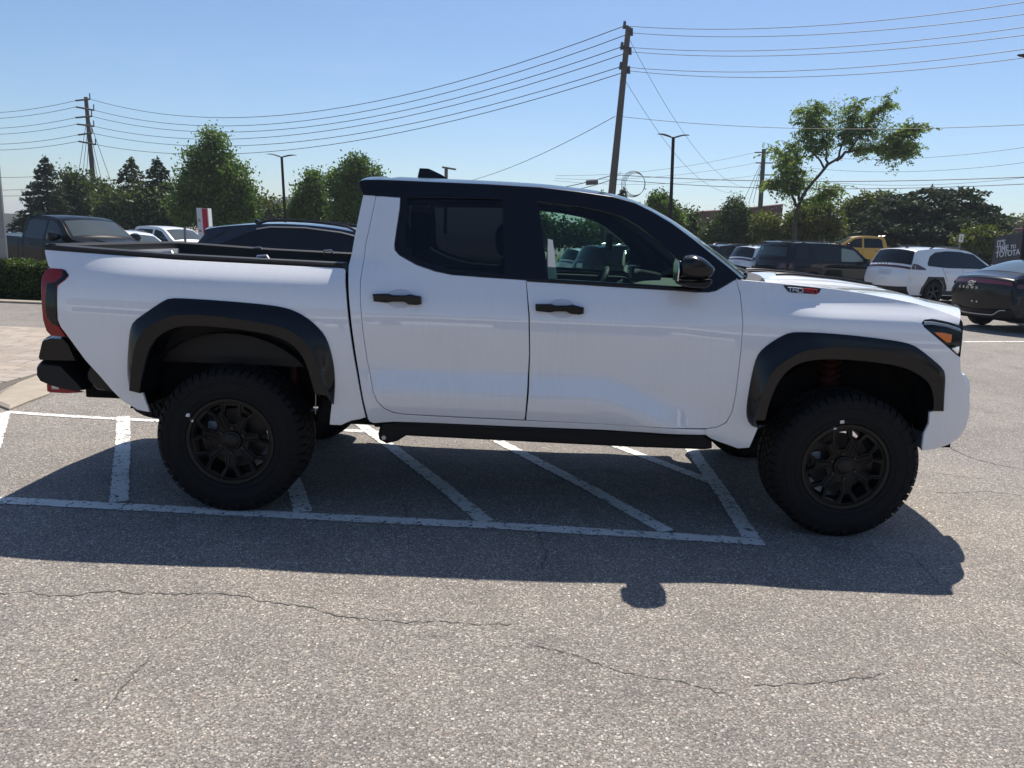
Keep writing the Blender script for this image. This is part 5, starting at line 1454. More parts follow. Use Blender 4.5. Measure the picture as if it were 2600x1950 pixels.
# yellow pickup, black pickup, white pickup
def pickup(name, label, loc, heading, paint, rim=RIM_DARK, scale=1.0):
    sp = dict(PICKUP); sp['rim'] = rim
    c = Car(name, label, 'pickup truck', loc, heading, sp, paint)
    c.root.scale = (scale,) * 3
    windows(c, [[(1.24, 1.345), (.72, 1.76), (.42, 1.83), (.33, 1.83), (.30, 1.33)], [(.20, 1.33), (.23, 1.835), (-.55, 1.84), (-.68, 1.78), (-.78, 1.36)]], DULLGLASS if paint is PBR else DARKGLASS)
    c.patch('windscreen', lambda p: .78 < p.x < 1.42 and p.y > 1.40, -.9, .9, SCREEN)
    c.patch('rear_window', lambda p: -1.0 < p.x < -.80 and 1.42 < p.y < 1.84, -.85, .85, DARKGLASS)
    c.patch('bed_shade_patch', lambda p: -2.76 < p.x < -1.1 and p.y > 1.3, -.86, .86, VOID, -.028)  # black sheet over a closed bed, painting the shade of an open one
    c.patch('bonnet_bulge', lambda p: 1.6 < p.x < 2.72 and p.y > 1.2, -.55, .55, paint, .018)
    c.patch('grille', lambda p: p.x > 2.7 and .80 < p.y < 1.18, -.72, .72, GLOSSBLACK, .012)
    c.patch('front_bumper', lambda p: p.x > 2.6 and .50 < p.y < .74, -1, 1, mat('bumper_dark', (.03, .03, .032), .3, .5), .03)
    c.patch('tail_lamp', lambda p: p.x < -2.85 and .95 < p.y < 1.28, .80, 1.0, REDLENS, .01); c.patch('tail_lamp', lambda p: p.x < -2.85 and .95 < p.y < 1.28, -1.0, -.80, REDLENS, .01)
    for t0, t1 in ((-1, -.74), (.74, 1)): c.patch('headlight', lambda p: p.x > 2.7 and .98 < p.y < 1.18, t0, t1, mat('pale_lamp', (.35, .38, .40), .1, coat=1), .016)
    for (wx, wr) in sp['wheels']:
        ring = [(wx + (wr + .06) * math.cos(t), wr + (wr + .06) * math.sin(t)) for t in np.linspace(R(2), R(178), 15)] + [(wx + (wr + .12) * math.cos(t), wr + (wr + .12) * math.sin(t)) for t in np.linspace(R(178), R(2), 15)]
        c.side_panel('wheel_arch_cladding', ring, CLAD if paint is not PW else paint, .010, corner=0)
    for side in (-1, 1):
        for P in ([(.25, 1.31), (.24, 1.0), (.26, .48)], [(-.82, 1.33), (-.80, 1.0), (-.78, .48)], [(1.30, 1.31), (1.32, 1.0), (1.26, .5)], [(-1.03, 1.33), (-1.03, 1.0), (-1.03, .48)]): c.seam(P, side, .006)
    c.handle(-.45, 1.18, GLOSSBLACK); c.handle(.52, 1.17, GLOSSBLACK)
    c.mirror(1.05, 1.36, GLOSSBLACK, 1.5)
    MB().box((-.95, -.9, .46), (1.3, -.82, .52), .02).build('side_step', CLAD, c.root)
    return c
c = pickup('pickup_truck', 'dark brown pickup with large door mirrors facing the camera above the truck bed', (-10.75, 16.6), R(-32), PBR)
pickup('pickup_truck', 'white crew cab pickup parked far behind, left of the red and white sign', (-13.1, 27.4), R(-24), PW, RIM_SILVER)
c = pickup('pickup_truck', 'yellow pickup parked in the distance above the white crossover roof', (20.6, 38.3), R(170), PY)
MB().tube([(-.80, -.35, 1.97), (-.95, -.35, 2.02), (-.95, .35, 2.02), (-.80, .35, 1.97)], .03, 6).build('light_bar', STEEL, c.root)
# white estate between them on the left
crossover('crossover_suv', 'white car facing right with pale windscreen beside the dark brown pickup', (-11.9, 22.0), R(-36), PW, None)

# dark blue crossover just behind the truck bed
BL = dict(CROSSOVER); BL.update(hw=.93, belt=1.10, top=[(2.15, .28), (2.30, .42), (2.36, .66), (2.30, .88), (2.15, 1.00), (1.9, 1.06), (1.25, 1.13), (1.05, 1.17), (.42, 1.50), (.05, 1.585), (-.55, 1.63), (-1.1, 1.625), (-1.75, 1.565), (-2.02, 1.515), (-2.06, 1.49), (-2.0, 1.46), (-2.30, 1.14), (-2.36, 1.02), (-2.38, .74), (-2.32, .46), (-2.18, .28)])
c = Car('crossover_suv', 'dark blue crossover with silver window line directly behind the truck bed', 'SUV', (-1.12, 7.55), R(-2), BL, PBL)
c.root.scale = (1.04, 1.0, 1.075)
c.side_panel('window_surround', [(.98, 1.14), (.34, 1.46), (.0, 1.53), (-.55, 1.575), (-1.10, 1.565), (-1.35, 1.50), (-1.85, 1.28), (-1.82, 1.22), (-1.6, 1.18)], GLOSSBLACK, .003)
windows(c, [[(.86, 1.155), (.30, 1.44), (.0, 1.50), (-.17, 1.52), (-.20, 1.16)], [(-.28, 1.16), (-.26, 1.525), (-.55, 1.545), (-1.08, 1.54), (-1.30, 1.18)], [(-1.38, 1.19), (-1.18, 1.52), (-1.33, 1.475), (-1.76, 1.28), (-1.72, 1.21)]])
for side in (-1, 1):
    MB().tube([c.on_side(p[0], p[1], side, .008) for p in ((.34, 1.475), (.0, 1.545), (-.55, 1.59), (-1.05, 1.582), (-1.25, 1.545))], .009, 5).build('silver_window_line', mat('satin_silver', (.42, .43, .45), .3, .8), c.root)
c.patch('rear_window', lambda p: p.x < -1.9 and 1.16 < p.y < 1.44, -.86, .86, DARKGLASS)
c.patch('windscreen', lambda p: .48 < p.x < 1.02 and p.y > 1.18, -.9, .9, SCREEN)
c.side_panel('tail_light', [(-2.33, 1.02), (-2.28, 1.10), (-2.0, 1.10), (-1.95, 1.06)], mat('dark_red_lens', (.07, .004, .008), .15, coat=1), .004)
c.seam([(-1.66, 1.56), (-1.72, 1.48), (-1.95, 1.36), (-2.2, 1.14)], -1, .006); c.seam([(-.22, 1.14), (-.24, .8), (-.2, .44)]); c.seam([(-1.28, 1.16), (-1.15, .95), (-.95, .7)])
c.rails(-1.30, .25, GLOSSBLACK); c.fin(-1.45, PBL); c.mirror(.8, 1.12, PBL); c.handle(-1.0, 1.02, PBL); c.handle(.0, 1.0, PBL)

# ---- behind the photographer: only their reflections show in the truck's doors
crossover('crossover_suv', 'dark crossover across the lot, seen only as a reflection in the truck front door', (3.4, -15.5), R(8), PB, None)
crossover('crossover_suv', 'white crossover across the lot, seen only as a reflection in the truck rear door', (-2.6, -17.0), R(8), PW, None)
SH = empty('showroom', (2, -30, 0), 0, 'low showroom with a band of windows, seen only as a reflection in the truck side', 'building')
for nm, m_, a_, b_ in (('wall', mat('showroom_wall', (.72, .72, .71), .6), (-34, -36, -.1), (34, -30, 4.6)), ('fascia', mat('showroom_fascia', (.16, .16, .17), .4), (-34.5, -30.2, 4.6), (34.5, -29.4, 5.6)), ('window_band', DARKGLASS, (-30, -30.02, .6), (30, -29.95, 2.6))):
    o = MB().box(a_, b_).build(nm, m_, smooth=False); o.parent = SH; o.matrix_parent_inverse = Matrix.Translation((-2, 30, 0))
for k in range(15):
    o = MB().box((-30.05 + 4 * k, -29.94, .6), (-29.95 + 4 * k, -29.86, 2.6)).build('window_mullion', mat('showroom_fascia', (.16, .16, .17), .4), smooth=False); o.parent = SH; o.matrix_parent_inverse = Matrix.Translation((-2, 30, 0))
# ================================================================ poles, wires, lamps, signs
LEAN = R(-2.45)      # the lot itself slopes, so upright things lean against it
def up(x, y, z, h, lean=LEAN): return (x + math.tan(lean) * h, y, z + h)
WOOD = mat('weathered_pole_wood', (.085, .070, .058), .9, noise=(6, .25, (.13, .115, .10)))
DKMETAL = mat('bronze_lamp_metal', (.018, .015, .014), .75, spec=.25)
CERAM = mat('insulator_grey', (.07, .07, .075), .4)
WIRE = mat('wire_black', (.02, .02, .022), .6)
def wire(name, a, b, sag, r, label, parent=None, n=24, group=None):
    a, b = Vector(a), Vector(b)
    P = [a.lerp(b, t) - Vector((0, 0, 4 * sag * t * (1 - t))) for t in np.linspace(0, 1, n + 1)]
    o = MB().tube(P, r, 5).build(name, WIRE)
    return tag(o, label, 'power line', group)
# left pole
pl_top, pl_bot = [(-34.843, 62.000, 11.309), (-34.572, 62.000, 1.895)]
PL = empty('utility_pole', (pl_bot[0], 62, float(gz(pl_bot[0], 62))), 0, 'tall wooden utility pole with three levels of cross arms on the left', 'utility pole')
def PLT(o):
    o.parent = PL; o.matrix_parent_inverse = Matrix.Translation(-Vector(PL.location)); return o
pv = Vector(pl_top) - Vector(pl_bot); base = Vector(pl_bot) - pv * .35
PLT(MB().tube([base, Vector(pl_top)], [.24, .15], 10).build('pole_shaft', WOOD))
arms = [(-35.519, 62.000, 10.945), (-34.322, 62.000, 11.119), (-35.522, 62.000, 10.451), (-34.050, 62.000, 10.254), (-35.609, 62.000, 9.597), (-34.259, 62.000, 9.764), (-35.524, 62.000, 9.088), (-34.130, 62.000, 8.973), (-35.491, 62.000, 8.233), (-34.314, 62.000, 8.423), (-35.480, 62.000, 7.717), (-34.072, 62.000, 7.514)]
wl = []
for k in range(0, 12, 2):
    a, b = Vector(arms[k]), Vector(arms[k + 1])
    a.y -= .35; b.y -= .35
    PLT(MB().tube([a, b], .07, 6).build('cross_arm', WOOD))
    PLT(MB().tube([b, b + Vector((0, 0, .45))], .05, 6).build('insulator', CERAM))
    wl.append((a, b))
for k, q in enumerate([(-36.461, 62.000, 5.422), (-36.018, 62.000, 5.294), (-35.588, 62.000, 4.947), (-32.535, 62.000, 5.580), (-33.467, 62.000, 5.105), (-33.805, 62.000, 4.507)]):
    PLT(MB().tube([Vector(pl_bot) + pv * (.85 - .08 * (k % 3)), Vector(q) - Vector((0, 0, 3))], .022, 4).build('guy_wire', WIRE))
# centre pole
pc_top, pc_bot = [(6.199, 33.000, 11.150), (5.918, 33.000, 3.535)]
pc_bot = Vector(pc_bot); pc_top = Vector(pc_top); pv2 = pc_top - pc_bot
PC = empty('utility_pole', (pc_bot.x - pv2.x * .25, 33, float(gz(6, 33))), 0, 'tallest utility pole rising behind the truck cab', 'utility pole')
def PCT(o):
    o.parent = PC; o.matrix_parent_inverse = Matrix.Translation(-Vector(PC.location)); return o
PCT(MB().tube([pc_bot - pv2 * .28, pc_top], [.20, .125], 10).build('pole_shaft', WOOD))
ins = [(6.014, 33.000, 11.203), (6.354, 33.000, 10.916), (5.958, 33.000, 10.299), (6.348, 33.000, 10.092), (5.963, 33.000, 9.429), (6.341, 33.000, 9.260)]
for q in ins:
    q = Vector(q); t = (q.z - pc_bot.z) / pv2.z; c = pc_bot + pv2 * t
    PCT(MB().tube([c, q], .045, 6).build('bracket_arm', DKMETAL)); PCT(MB().tube([q - Vector((0, 0, .12)), q + Vector((0, 0, .2))], [.09, .06], 8).build('insulator', CERAM))
lw = [wl[0][1], wl[1][1], wl[2][1], wl[3][1], wl[4][1], wl[5][1]]
for k in range(6): wire('power_line', lw[k], ins[k], 2.6 - .12 * k, .019, 'power line sagging from left pole to centre pole, %s' % ['topmost of six', 'second of six from the top', 'third of six from the top', 'fourth of six from the top', 'fifth of six from the top', 'lowest of six'][k], group='conductors between the left and centre poles')
rt = [(17.599, 22.000, 9.630), (17.660, 22.000, 9.268), (17.726, 22.000, 8.876), (17.766, 22.000, 8.637), (17.838, 22.000, 8.206), (17.882, 22.000, 7.943)]
for k in range(6):
    a = Vector(ins[k]); sg_ = [.75, .7, .75, .7, .8, .8][k]; b = Vector(rt[k]) + Vector((0, 0, .77 * sg_)); b = a + (b - a) * 1.35
    wire('power_line', a, b, sg_, .013, 'power line from centre pole past the right edge, %s' % ['topmost of six', 'second of six from the top', 'third of six from the top', 'fourth of six from the top', 'fifth of six from the top', 'lowest of six'][k], group='conductors right of the centre pole')
for k in range(6):
    a = wl[k][0]; b = a + Vector((-26, 14, .8))
    wire('power_line', a, b, .9, .020, 'power line leaving the left pole past the left edge, %s' % ['topmost of six', 'second of six from the top', 'third of six from the top', 'fourth of six from the top', 'fifth of six from the top', 'lowest of six'][k], group='conductors left of the left pole')
# lower lines
cm = [(6.069, 33.000, 7.222), (5.841, 33.000, 7.213), (5.962, 33.000, 4.559), (5.932, 33.000, 4.343)]
rr_ = [(19.407, 24.000, 6.557), (19.738, 24.000, 4.585), (19.768, 24.000, 4.407)]
a = Vector(cm[0]); b = Vector(rr_[0]); wire('power_line', a, a + (b - a) * 1.3, .55, .012, 'single line leaving the centre pole halfway up, crossing the lone tree')
ll = [(-3.076, 58.000, 6.736)][0]
wire('power_line', Vector(cm[1]), Vector(cm[1]) + (Vector(ll) - Vector(cm[1])) * 1.9, 1.3, .016, 'single line sloping from the centre pole down to the trees on the left')
a = Vector(cm[2]); b = Vector(rr_[1]); wire('telephone_cable', a, a + (b - a) * 1.25, .35, .017, 'thick black telephone cable at windscreen height, upper of two')
a = Vector(cm[3]); b = Vector(rr_[2]); wire('telephone_cable', a, a + (b - a) * 1.25, .45, .015, 'thick black telephone cable at windscreen height, lower of two')
la = [(2.148, 37.000, 4.067), (2.640, 37.000, 4.135)]
a = Vector(cm[2]); b = Vector(la[0]); wire('telephone_cable', a, a + (b - a) * 1.5, .25, .02, 'thick telephone cable dropping from the centre pole behind the truck roof, upper of two')
a = Vector(cm[3]); b = Vector(la[1]) - Vector((0, 0, .15)); wire('telephone_cable', a, a + (b - a) * 1.5, .3, .018, 'thick telephone cable dropping from the centre pole behind the truck roof, lower of two')
cc_ = [(6.850, 32.600, 4.140), (4.922, 32.600, 4.126)]
mb = MB()
for k in range(4):
    rr = .60 - .03 * k
    mb.tube([(cc_[0][0] + rr * .92 * math.cos(t) + .04 * k, 32.6 + .03 * k, cc_[0][2] + rr * math.sin(t)) for t in np.linspace(0, 2 * math.pi, 29)], .012, 5, cap=False)
mb.tube([(cc_[0][0] - 1.1, 32.6, cc_[0][2] + .62), (cc_[0][0] - .85, 32.6, cc_[0][2] + .2), (cc_[0][0] - .6, 32.6, cc_[0][2] + .55)], .011, 5)
tag(mb.build('cable_coil', WIRE), 'coil of spare black cable hanging beside the centre pole', 'cable coil')
tag(MB().tube([(cc_[1][0] - .28, 32.8, cc_[1][2]), (cc_[1][0] + .28, 32.8, cc_[1][2] + .06)], .12, 10).build('splice_case', CERAM), 'small black splice case hung on the cable left of the centre pole', 'splice case')
for k, (s0, e0) in enumerate(zip([(6.290, 33.000, 10.613), (6.196, 33.000, 8.857)], [(23.451, 70.000, 6.835), (22.611, 70.000, 6.483)])):
    wire('guy_wire', s0, e0, 1.8, .010, 'thin guy wire falling to the right from the centre pole, %s' % ['upper one', 'lower one'][k])
# far right pole
pr_top, pr_bot = [(21.138, 60.000, 9.180), (21.406, 60.000, 3.036)]
PR = empty('utility_pole', (pr_bot[0], 60, float(gz(18, 60))), 0, 'distant utility pole beside the maroon containers, left of the lone tree', 'utility pole')
def PRT(o):
    o.parent = PR; o.matrix_parent_inverse = Matrix.Translation(-Vector(PR.location)); return o
PRT(MB().tube([Vector(pr_bot) - Vector((0, 0, 1.5)), Vector(pr_top)], [.22, .17], 10).build('pole_shaft', WOOD))
ra = [(20.417, 60.000, 8.887), (21.853, 60.000, 8.972), (20.570, 60.000, 8.084), (21.972, 60.000, 8.126), (20.884, 60.000, 7.143), (22.041, 60.000, 7.190)]
for k in range(0, 6, 2):
    PRT(MB().tube([Vector(ra[k]), Vector(ra[k + 1])], .05, 6).build('cross_arm', WOOD))
rb_ = [(10.405, 60.000, 7.354), (10.437, 60.000, 6.906), (10.469, 60.000, 6.443)]; re2 = [(32.623, 45.000, 8.648), (32.774, 45.000, 7.749), (32.926, 45.000, 6.844)]
for k in range(3):
    a = Vector(ra[2 * k]); b = Vector(rb_[k]); wire('power_line', a, a + (b - a) * 1.6, .5, .014, 'thin line running left from the distant right pole, %s' % ['top', 'middle', 'bottom'][k])
    a = Vector(ra[2 * k + 1]); b = Vector(re2[k]); wire('power_line', a, a + (b - a) * 1.2, .9, .014, 'thin line running right from the distant right pole behind the lone tree, %s' % ['top', 'middle', 'bottom'][k])
for q in [(19.920, 60.000, 5.124), (20.312, 60.000, 4.855), (20.677, 60.000, 4.870)]:
    PRT(MB().tube([Vector(pr_bot) + (Vector(pr_top) - Vector(pr_bot)) * .9, q], .018, 4).build('guy_wire', WIRE))
# little far pole over the roof of the cab
pf = [(-7.810, 95.000, 7.319), (-7.864, 95.000, 9.518), (-8.387, 95.000, 9.497), (-6.635, 95.000, 9.286)]
PF = empty('utility_pole', (pf[0][0], 95, float(gz(pf[0][0], 90))), 0, 'small distant T-shaped pole just above the truck roof', 'utility pole')
for o in (MB().tube([Vector(pf[0]) - Vector((0, 0, 6)), Vector(pf[1])], .22, 8).build('pole_shaft', WOOD), MB().tube([pf[2], pf[3]], .12, 6).build('cross_arm', WOOD)):
    o.parent = PF; o.matrix_parent_inverse = Matrix.Translation(-Vector(PF.location))
for k, (q0, q1) in enumerate(zip([(-51.089, 75.000, 5.443), (-51.200, 75.000, 4.162), (-51.249, 75.000, 3.598)], [(-42.034, 75.000, 6.155), (-38.472, 75.000, 5.514), (-33.095, 75.000, 4.857)])):
    a, b = Vector(q0), Vector(q1); a = a + (a - b) * .4
    wire('power_line', a, b, .4, .022, 'low distant line among the trees at the left edge, %s' % ['upper', 'middle', 'lower'][k])

# double-headed lamp posts
def lamp_post(label, top, bot_z, y, head, lean=LEAN, heads=2):
    t = Vector(top); h = t.z - bot_z
    b = Vector((t.x - math.tan(lean) * h, y, bot_z))
    root = empty('lamp_post', b, 0, label, 'lamp post', 'car park lamp posts')
    inv = Matrix.Translation(-b)
    def H(o): o.parent = root; o.matrix_parent_inverse = inv; return o
    H(MB().tube([b, t], [.085, .07], 8).build('post', DKMETAL))
    H(MB().tube([b, b + Vector((0, 0, .5))], .22, 12).build('base', CONC))
    for s_ in (-1, 1)[:heads]:
        rows = []
        for k, (w, hh, dz) in enumerate(((.05, .05, -.02), (.10, .05, .02), (.17, .045, .06), (.19, .035, .09), (.17, .025, .10), (.06, .012, .10))):
            x = t.x + s_ * (.08 + head * k / 5)
            rows.append([(x, y + w * math.cos(a), t.z + dz + hh * math.sin(a) * (1 if math.sin(a) > 0 else .5)) for a in np.linspace(0, 2 * math.pi, 11)[:-1]])
        H(MB().loft(rows, close_u=True, caps=True).build('lamp_head', DKMETAL, sharp=50))
    return root
lt = [(-11.409, 38.000, 5.180)][0]; lamp_post('double-headed lamp post left of the truck cab', lt, float(gz(lt[0], 38)), 38, .72)
lt = [(8.092, 30.000, 6.013)][0]; lamp_post('double-headed lamp post right of the centre pole', lt, float(gz(lt[0], 30)), 30, .62)
lt = [(13.590, 14.000, 6.015)][0]; lamp_post('lamp post whose single visible head pokes in at the right edge', lt, float(gz(lt[0], 14)), 14, .62, R(-2.45))

# brushed metal pylon at the left edge
pe = [(-9.582, 11.900, -0.167), (-9.598, 11.900, 2.076)]
PYL = empty('sign_pylon', (pe[0][0] - .55, 12.3, float(gz(-10, 12))), 0, 'brushed grey metal sign pylon cut off by the left edge', 'sign pylon')
mm = mat('brushed_metal', (.22, .22, .23), .45, .6, noise=(2.5, .2, (.28, .28, .29)))
dx = (pe[1][0] - pe[0][0]) / (pe[1][2] - pe[0][2])
def pyl(z0, z1, gap=.0):
    mb = MB(); V = []
    for z in (z0 + gap, z1 - gap):
        xr = pe[0][0] + dx * (z - pe[0][2])
        V += [(xr - 1.1, 11.9, z), (xr, 11.9, z), (xr - .10, 12.1, z), (xr - 1.1, 12.1, z)]
    mb.add(V, [(0, 3, 2, 1), (4, 5, 6, 7), (0, 1, 5, 4), (1, 2, 6, 5), (2, 3, 7, 6), (3, 0, 4, 7)])
    o = mb.build('metal_panel', mm, smooth=False); o.parent = PYL; o.matrix_parent_inverse = Matrix.Translation(-Vector(PYL.location))
g0 = float(gz(-10, 12))
pyl(g0 - .02, g0 + 1.35, .004); pyl(g0 + 1.35, g0 + 2.9, .004); pyl(g0 + 2.9, g0 + 3.6, .004)

# clipped hedge
def leaf_mat(name, c0, c1, scale=1.2, trans=.35, rough=.55):
    m = bpy.data.materials.new(name); m.use_nodes = True; MATS[name] = m
    nt = m.node_tree; N = nt.nodes; L = nt.links; b = N['Principled BSDF']; out = N['Material Output']
    geo = N.new('ShaderNodeNewGeometry'); n = N.new('ShaderNodeTexNoise'); n.inputs['Scale'].default_value = scale; n.inputs['Detail'].default_value = 3
    L.new(geo.outputs['Position'], n.inputs['Vector'])
    r = N.new('ShaderNodeValToRGB'); r.color_ramp.elements[0].position = .32; r.color_ramp.elements[1].position = .68
    r.color_ramp.elements[0].color = (*c0, 1); r.color_ramp.elements[1].color = (*c1, 1)
    ri = N.new('ShaderNodeMath'); ri.operation = 'MULTIPLY_ADD'; ri.inputs[1].default_value = .35; ri.inputs[2].default_value = -.17
    L.new(geo.outputs['Random Per Island'], ri.inputs[0])
    ad = N.new('ShaderNodeMath'); L.new(n.outputs['Fac'], ad.inputs[0]); L.new(ri.outputs[0], ad.inputs[1])
    L.new(ad.outputs[0], r.inputs['Fac']); L.new(r.outputs[0], b.inputs['Base Color'])
    b.inputs['Roughness'].default_value = rough; b.inputs['Specular IOR Level'].default_value = .35 if trans > .2 else .08
    t = N.new('ShaderNodeBsdfTranslucent'); hs = N.new('ShaderNodeMix'); hs.data_type = 'RGBA'; hs.blend_type = 'MULTIPLY'; hs.inputs[0].default_value = 1
    L.new(r.outputs[0], hs.inputs[6]); hs.inputs[7].default_value = (1.5, 1.6, .55, 1); L.new(hs.outputs[2], t.inputs['Color'])
    mx = N.new('ShaderNodeMixShader'); mx.inputs[0].default_value = trans; L.new(b.outputs[0], mx.inputs[1]); L.new(t.outputs[0], mx.inputs[2]); L.new(mx.outputs[0], out.inputs['Surface'])
    return m
LEAF_MID = leaf_mat('leaf_mid', (.042, .082, .020), (.115, .180, .042))
LEAF_DARK = leaf_mat('leaf_dark', (.030, .054, .022), (.078, .108, .040), trans=.28)
LEAF_YEL = leaf_mat('leaf_olive', (.040, .058, .014), (.13, .145, .035))
LEAF_LOCUST = leaf_mat('leaf_locust', (.085, .135, .055), (.19, .25, .10), trans=.5)
NEEDLE = leaf_mat('needle_dark', (.022, .038, .024), (.056, .074, .042), trans=.15)
NEEDLE_O = leaf_mat('needle_olive', (.032, .050, .022), (.080, .098, .040), trans=.18)
HEDGE = leaf_mat('hedge_leaf', (.025, .048, .010), (.085, .125, .025), 6, .3)
BARK = mat('bark', (.045, .036, .030), .9, noise=(5, .2, (.075, .062, .052)), bump=(14, .6, .03))

def leaf_mesh(C_, size, aspect=1.6, droop=0.0, axis=None, seed=0):
    """one small folded leaf face per point; returns arrays"""
    g = np.random.default_rng(seed); n = len(C_)
    d = g.normal(size=(n, 3))
    if axis is not None: d = d * .55 + axis
    d[:, 2] -= droop
    d /= np.linalg.norm(d, axis=1)[:, None] + 1e-9
    o = g.normal(size=(n, 3)); s_ = np.cross(d, o); s_ /= np.linalg.norm(s_, axis=1)[:, None] + 1e-9
    k = np.cross(d, s_)
    L = (size * g.uniform(.6, 1.35, n))[:, None]; Wd = L / aspect
    a = C_ - d * L * .5; b = C_ + s_ * Wd * .5 + k * Wd * .12; c = C_ + d * L * .5; e = C_ - s_ * Wd * .5 + k * Wd * .12
    V = np.stack([a, b, c, e], 1).reshape(-1, 3)
    return V
def quads_obj(name, V, m, parent=None):
    n = len(V) // 4
    me = bpy.data.meshes.new(name); me.vertices.add(4 * n); me.loops.add(4 * n); me.polygons.add(n)
    me.vertices.foreach_set('co', V.astype(np.float32).ravel()); me.loops.foreach_set('vertex_index', np.arange(4 * n, dtype=np.int32))
    me.polygons.foreach_set('loop_start', np.arange(0, 4 * n, 4, dtype=np.int32)); me.polygons.foreach_set('loop_total', np.full(n, 4, dtype=np.int32))
    me.materials.append(m); me.update(calc_edges=True); me.validate()
    o = bpy.data.objects.new(name, me); COL.objects.link(o)
    if parent: o.parent = parent
    return o
def clump_points(blobs, n_clump, per, r_clump, seed, shell=.55):
    """clumps of leaves spread through ellipsoids, more of them near the surface"""
    g = np.random.default_rng(seed); out = []
    vol = np.array([b[3] * b[4] for b in blobs]); pr = vol / vol.sum()
    for k in range(n_clump):
        b = blobs[g.choice(len(blobs), p=pr)]
        d = g.normal(size=3); d /= np.linalg.norm(d); rr = (shell + (1 - shell) * g.random()) if g.random() < .8 else g.random() ** .5
        rr *= g.uniform(.85, 1.12)
        c = np.array([b[0] + d[0] * b[3] * rr, b[1] + d[1] * (b[3] + b[4]) * .45 * rr, b[2] + d[2] * b[4] * rr])
        m = max(3, int(per * g.uniform(.5, 1.5))); rc = r_clump * g.uniform(.6, 1.35)
        p = g.normal(size=(m, 3)) * rc * .5; p[:, 2] *= .75
        out.append(c + p)
    return np.concatenate(out)
def tree(name, label, blobs, mleaf, n_clump, per, r_clump, size, seed, trunk=.16, cat='tree', group=None, droop=.15, aspect=1.7, tx=None):
    """broadleaf tree: tapered trunk, limbs to every part of the crown, leaf clumps"""
    x = np.mean([b[0] for b in blobs]) if tx is None else tx; y = np.mean([b[1] for b in blobs])
    z0 = float(gz(x, min(y, 90))); root = empty(name, (x, y, z0), 0, label, cat, group)
    inv = Matrix.Translation((-x, -y, -z0))
    P = clump_points(blobs, n_clump, per, r_clump, seed)
    P = P[P[:, 2] > z0 + .15]
    o = quads_obj('crown', leaf_mesh(P, size, aspect, droop, None, seed), mleaf); o.parent = root; o.matrix_parent_inverse = inv
    top = max(b[2] + b[4] * .6 for b in blobs); mb = MB(); rr = random.Random(seed)
    spine = [Vector((x, y, z0 - .1)), Vector((x + rr.uniform(-.15, .15), y, z0 + (top - z0) * .35)), Vector((x + rr.uniform(-.3, .3), y, z0 + (top - z0) * .7)), Vector((x, y, top))]
    mb.tube(spine, [trunk * 1.25, trunk, trunk * .6, trunk * .15], 8)
    for b in blobs:
        s0 = spine[0].lerp(spine[-1], min(.75, max(.2, (b[2] - b[4] - z0) / (top - z0))))
        for q in range(3):
            e = Vector((b[0] + rr.uniform(-.6, .6) * b[3], b[1] + rr.uniform(-.6, .6) * b[3], b[2] + rr.uniform(-.3, .6) * b[4]))
            mb.tube([s0, s0.lerp(e, .5) + Vector((0, 0, .15)), e], [trunk * .45, trunk * .3, trunk * .08], 5)
    o = mb.build('trunk', BARK); o.parent = root; o.matrix_parent_inverse = inv
    return root
def conifer(name, label, x, y, ztop, rad, mleaf, seed, layers=26, dens=1.0, size=.34, zlow=.06, group=None, power=1.0, gaps=.0):
    """spruce or pine: whorls of drooping boughs set with needle sprays"""
    z0 = float(gz(x, min(y, 90))); root = empty(name, (x, y, z0), 0, label, 'tree', group); inv = Matrix.Translation((-x, -y, -z0))
    H = ztop - z0; g = np.random.default_rng(seed); pts = []; ax = []; wood = MB()
    wood.tube([(x, y, z0 - .1), (x, y, z0 + H * .5), (x, y, ztop - .1)], [H * .016 + .05, H * .010 + .03, .02], 8)
    for k in range(layers):
        t = zlow + (1 - zlow) * (k + g.uniform(-.3, .3)) / layers; t = min(.985, max(.02, t))
        r0 = rad * (1 - t) ** power + .12; nb = int(5 + 6 * (1 - t))
        a0 = g.uniform(0, 6.28)
        for j in range(nb):
            if g.random() < gaps: continue
            a = a0 + j * 2 * math.pi / nb + g.uniform(-.25, .25); L = r0 * g.uniform(.62, 1.18)
            d = np.array([math.cos(a), math.sin(a), 0]); base = np.array([x, y, z0 + H * t])
            m = max(5, int(26 * L * dens)); s_ = g.uniform(.12, 1, m) ** .8
            q = base + d * (L * s_)[:, None]; q[:, 2] += L * (.10 * s_ - .32 * s_ ** 2 + .10 * s_ ** 4) + g.normal(size=m) * .07
            lat = np.array([-d[1], d[0], 0]); q += lat * (g.normal(size=m) * L * .16 * (1.1 - s_ * .6))[:, None]
            pts.append(q); ax.append(np.tile(d + np.array([0, 0, -.15]), (m, 1)))
            if j % 2 == 0: wood.tube([base, base + d * L * .8 + np.array([0, 0, -L * .12])], [.035, .01], 4, cap=False)
    # leader
    q = np.stack([np.full(14, x) + g.normal(size=14) * .06, np.full(14, y) + g.normal(size=14) * .06, ztop - np.linspace(0, 1.0, 14)], 1); pts.append(q); ax.append(np.tile([0, 0, 1.0], (14, 1)))
    V = leaf_mesh(np.concatenate(pts), size, 2.6, 0, np.concatenate(ax), seed)
    o = quads_obj('crown', V, mleaf); o.parent = root; o.matrix_parent_inverse = inv
    o = wood.build('trunk', BARK); o.parent = root; o.matrix_parent_inverse = inv
    return root

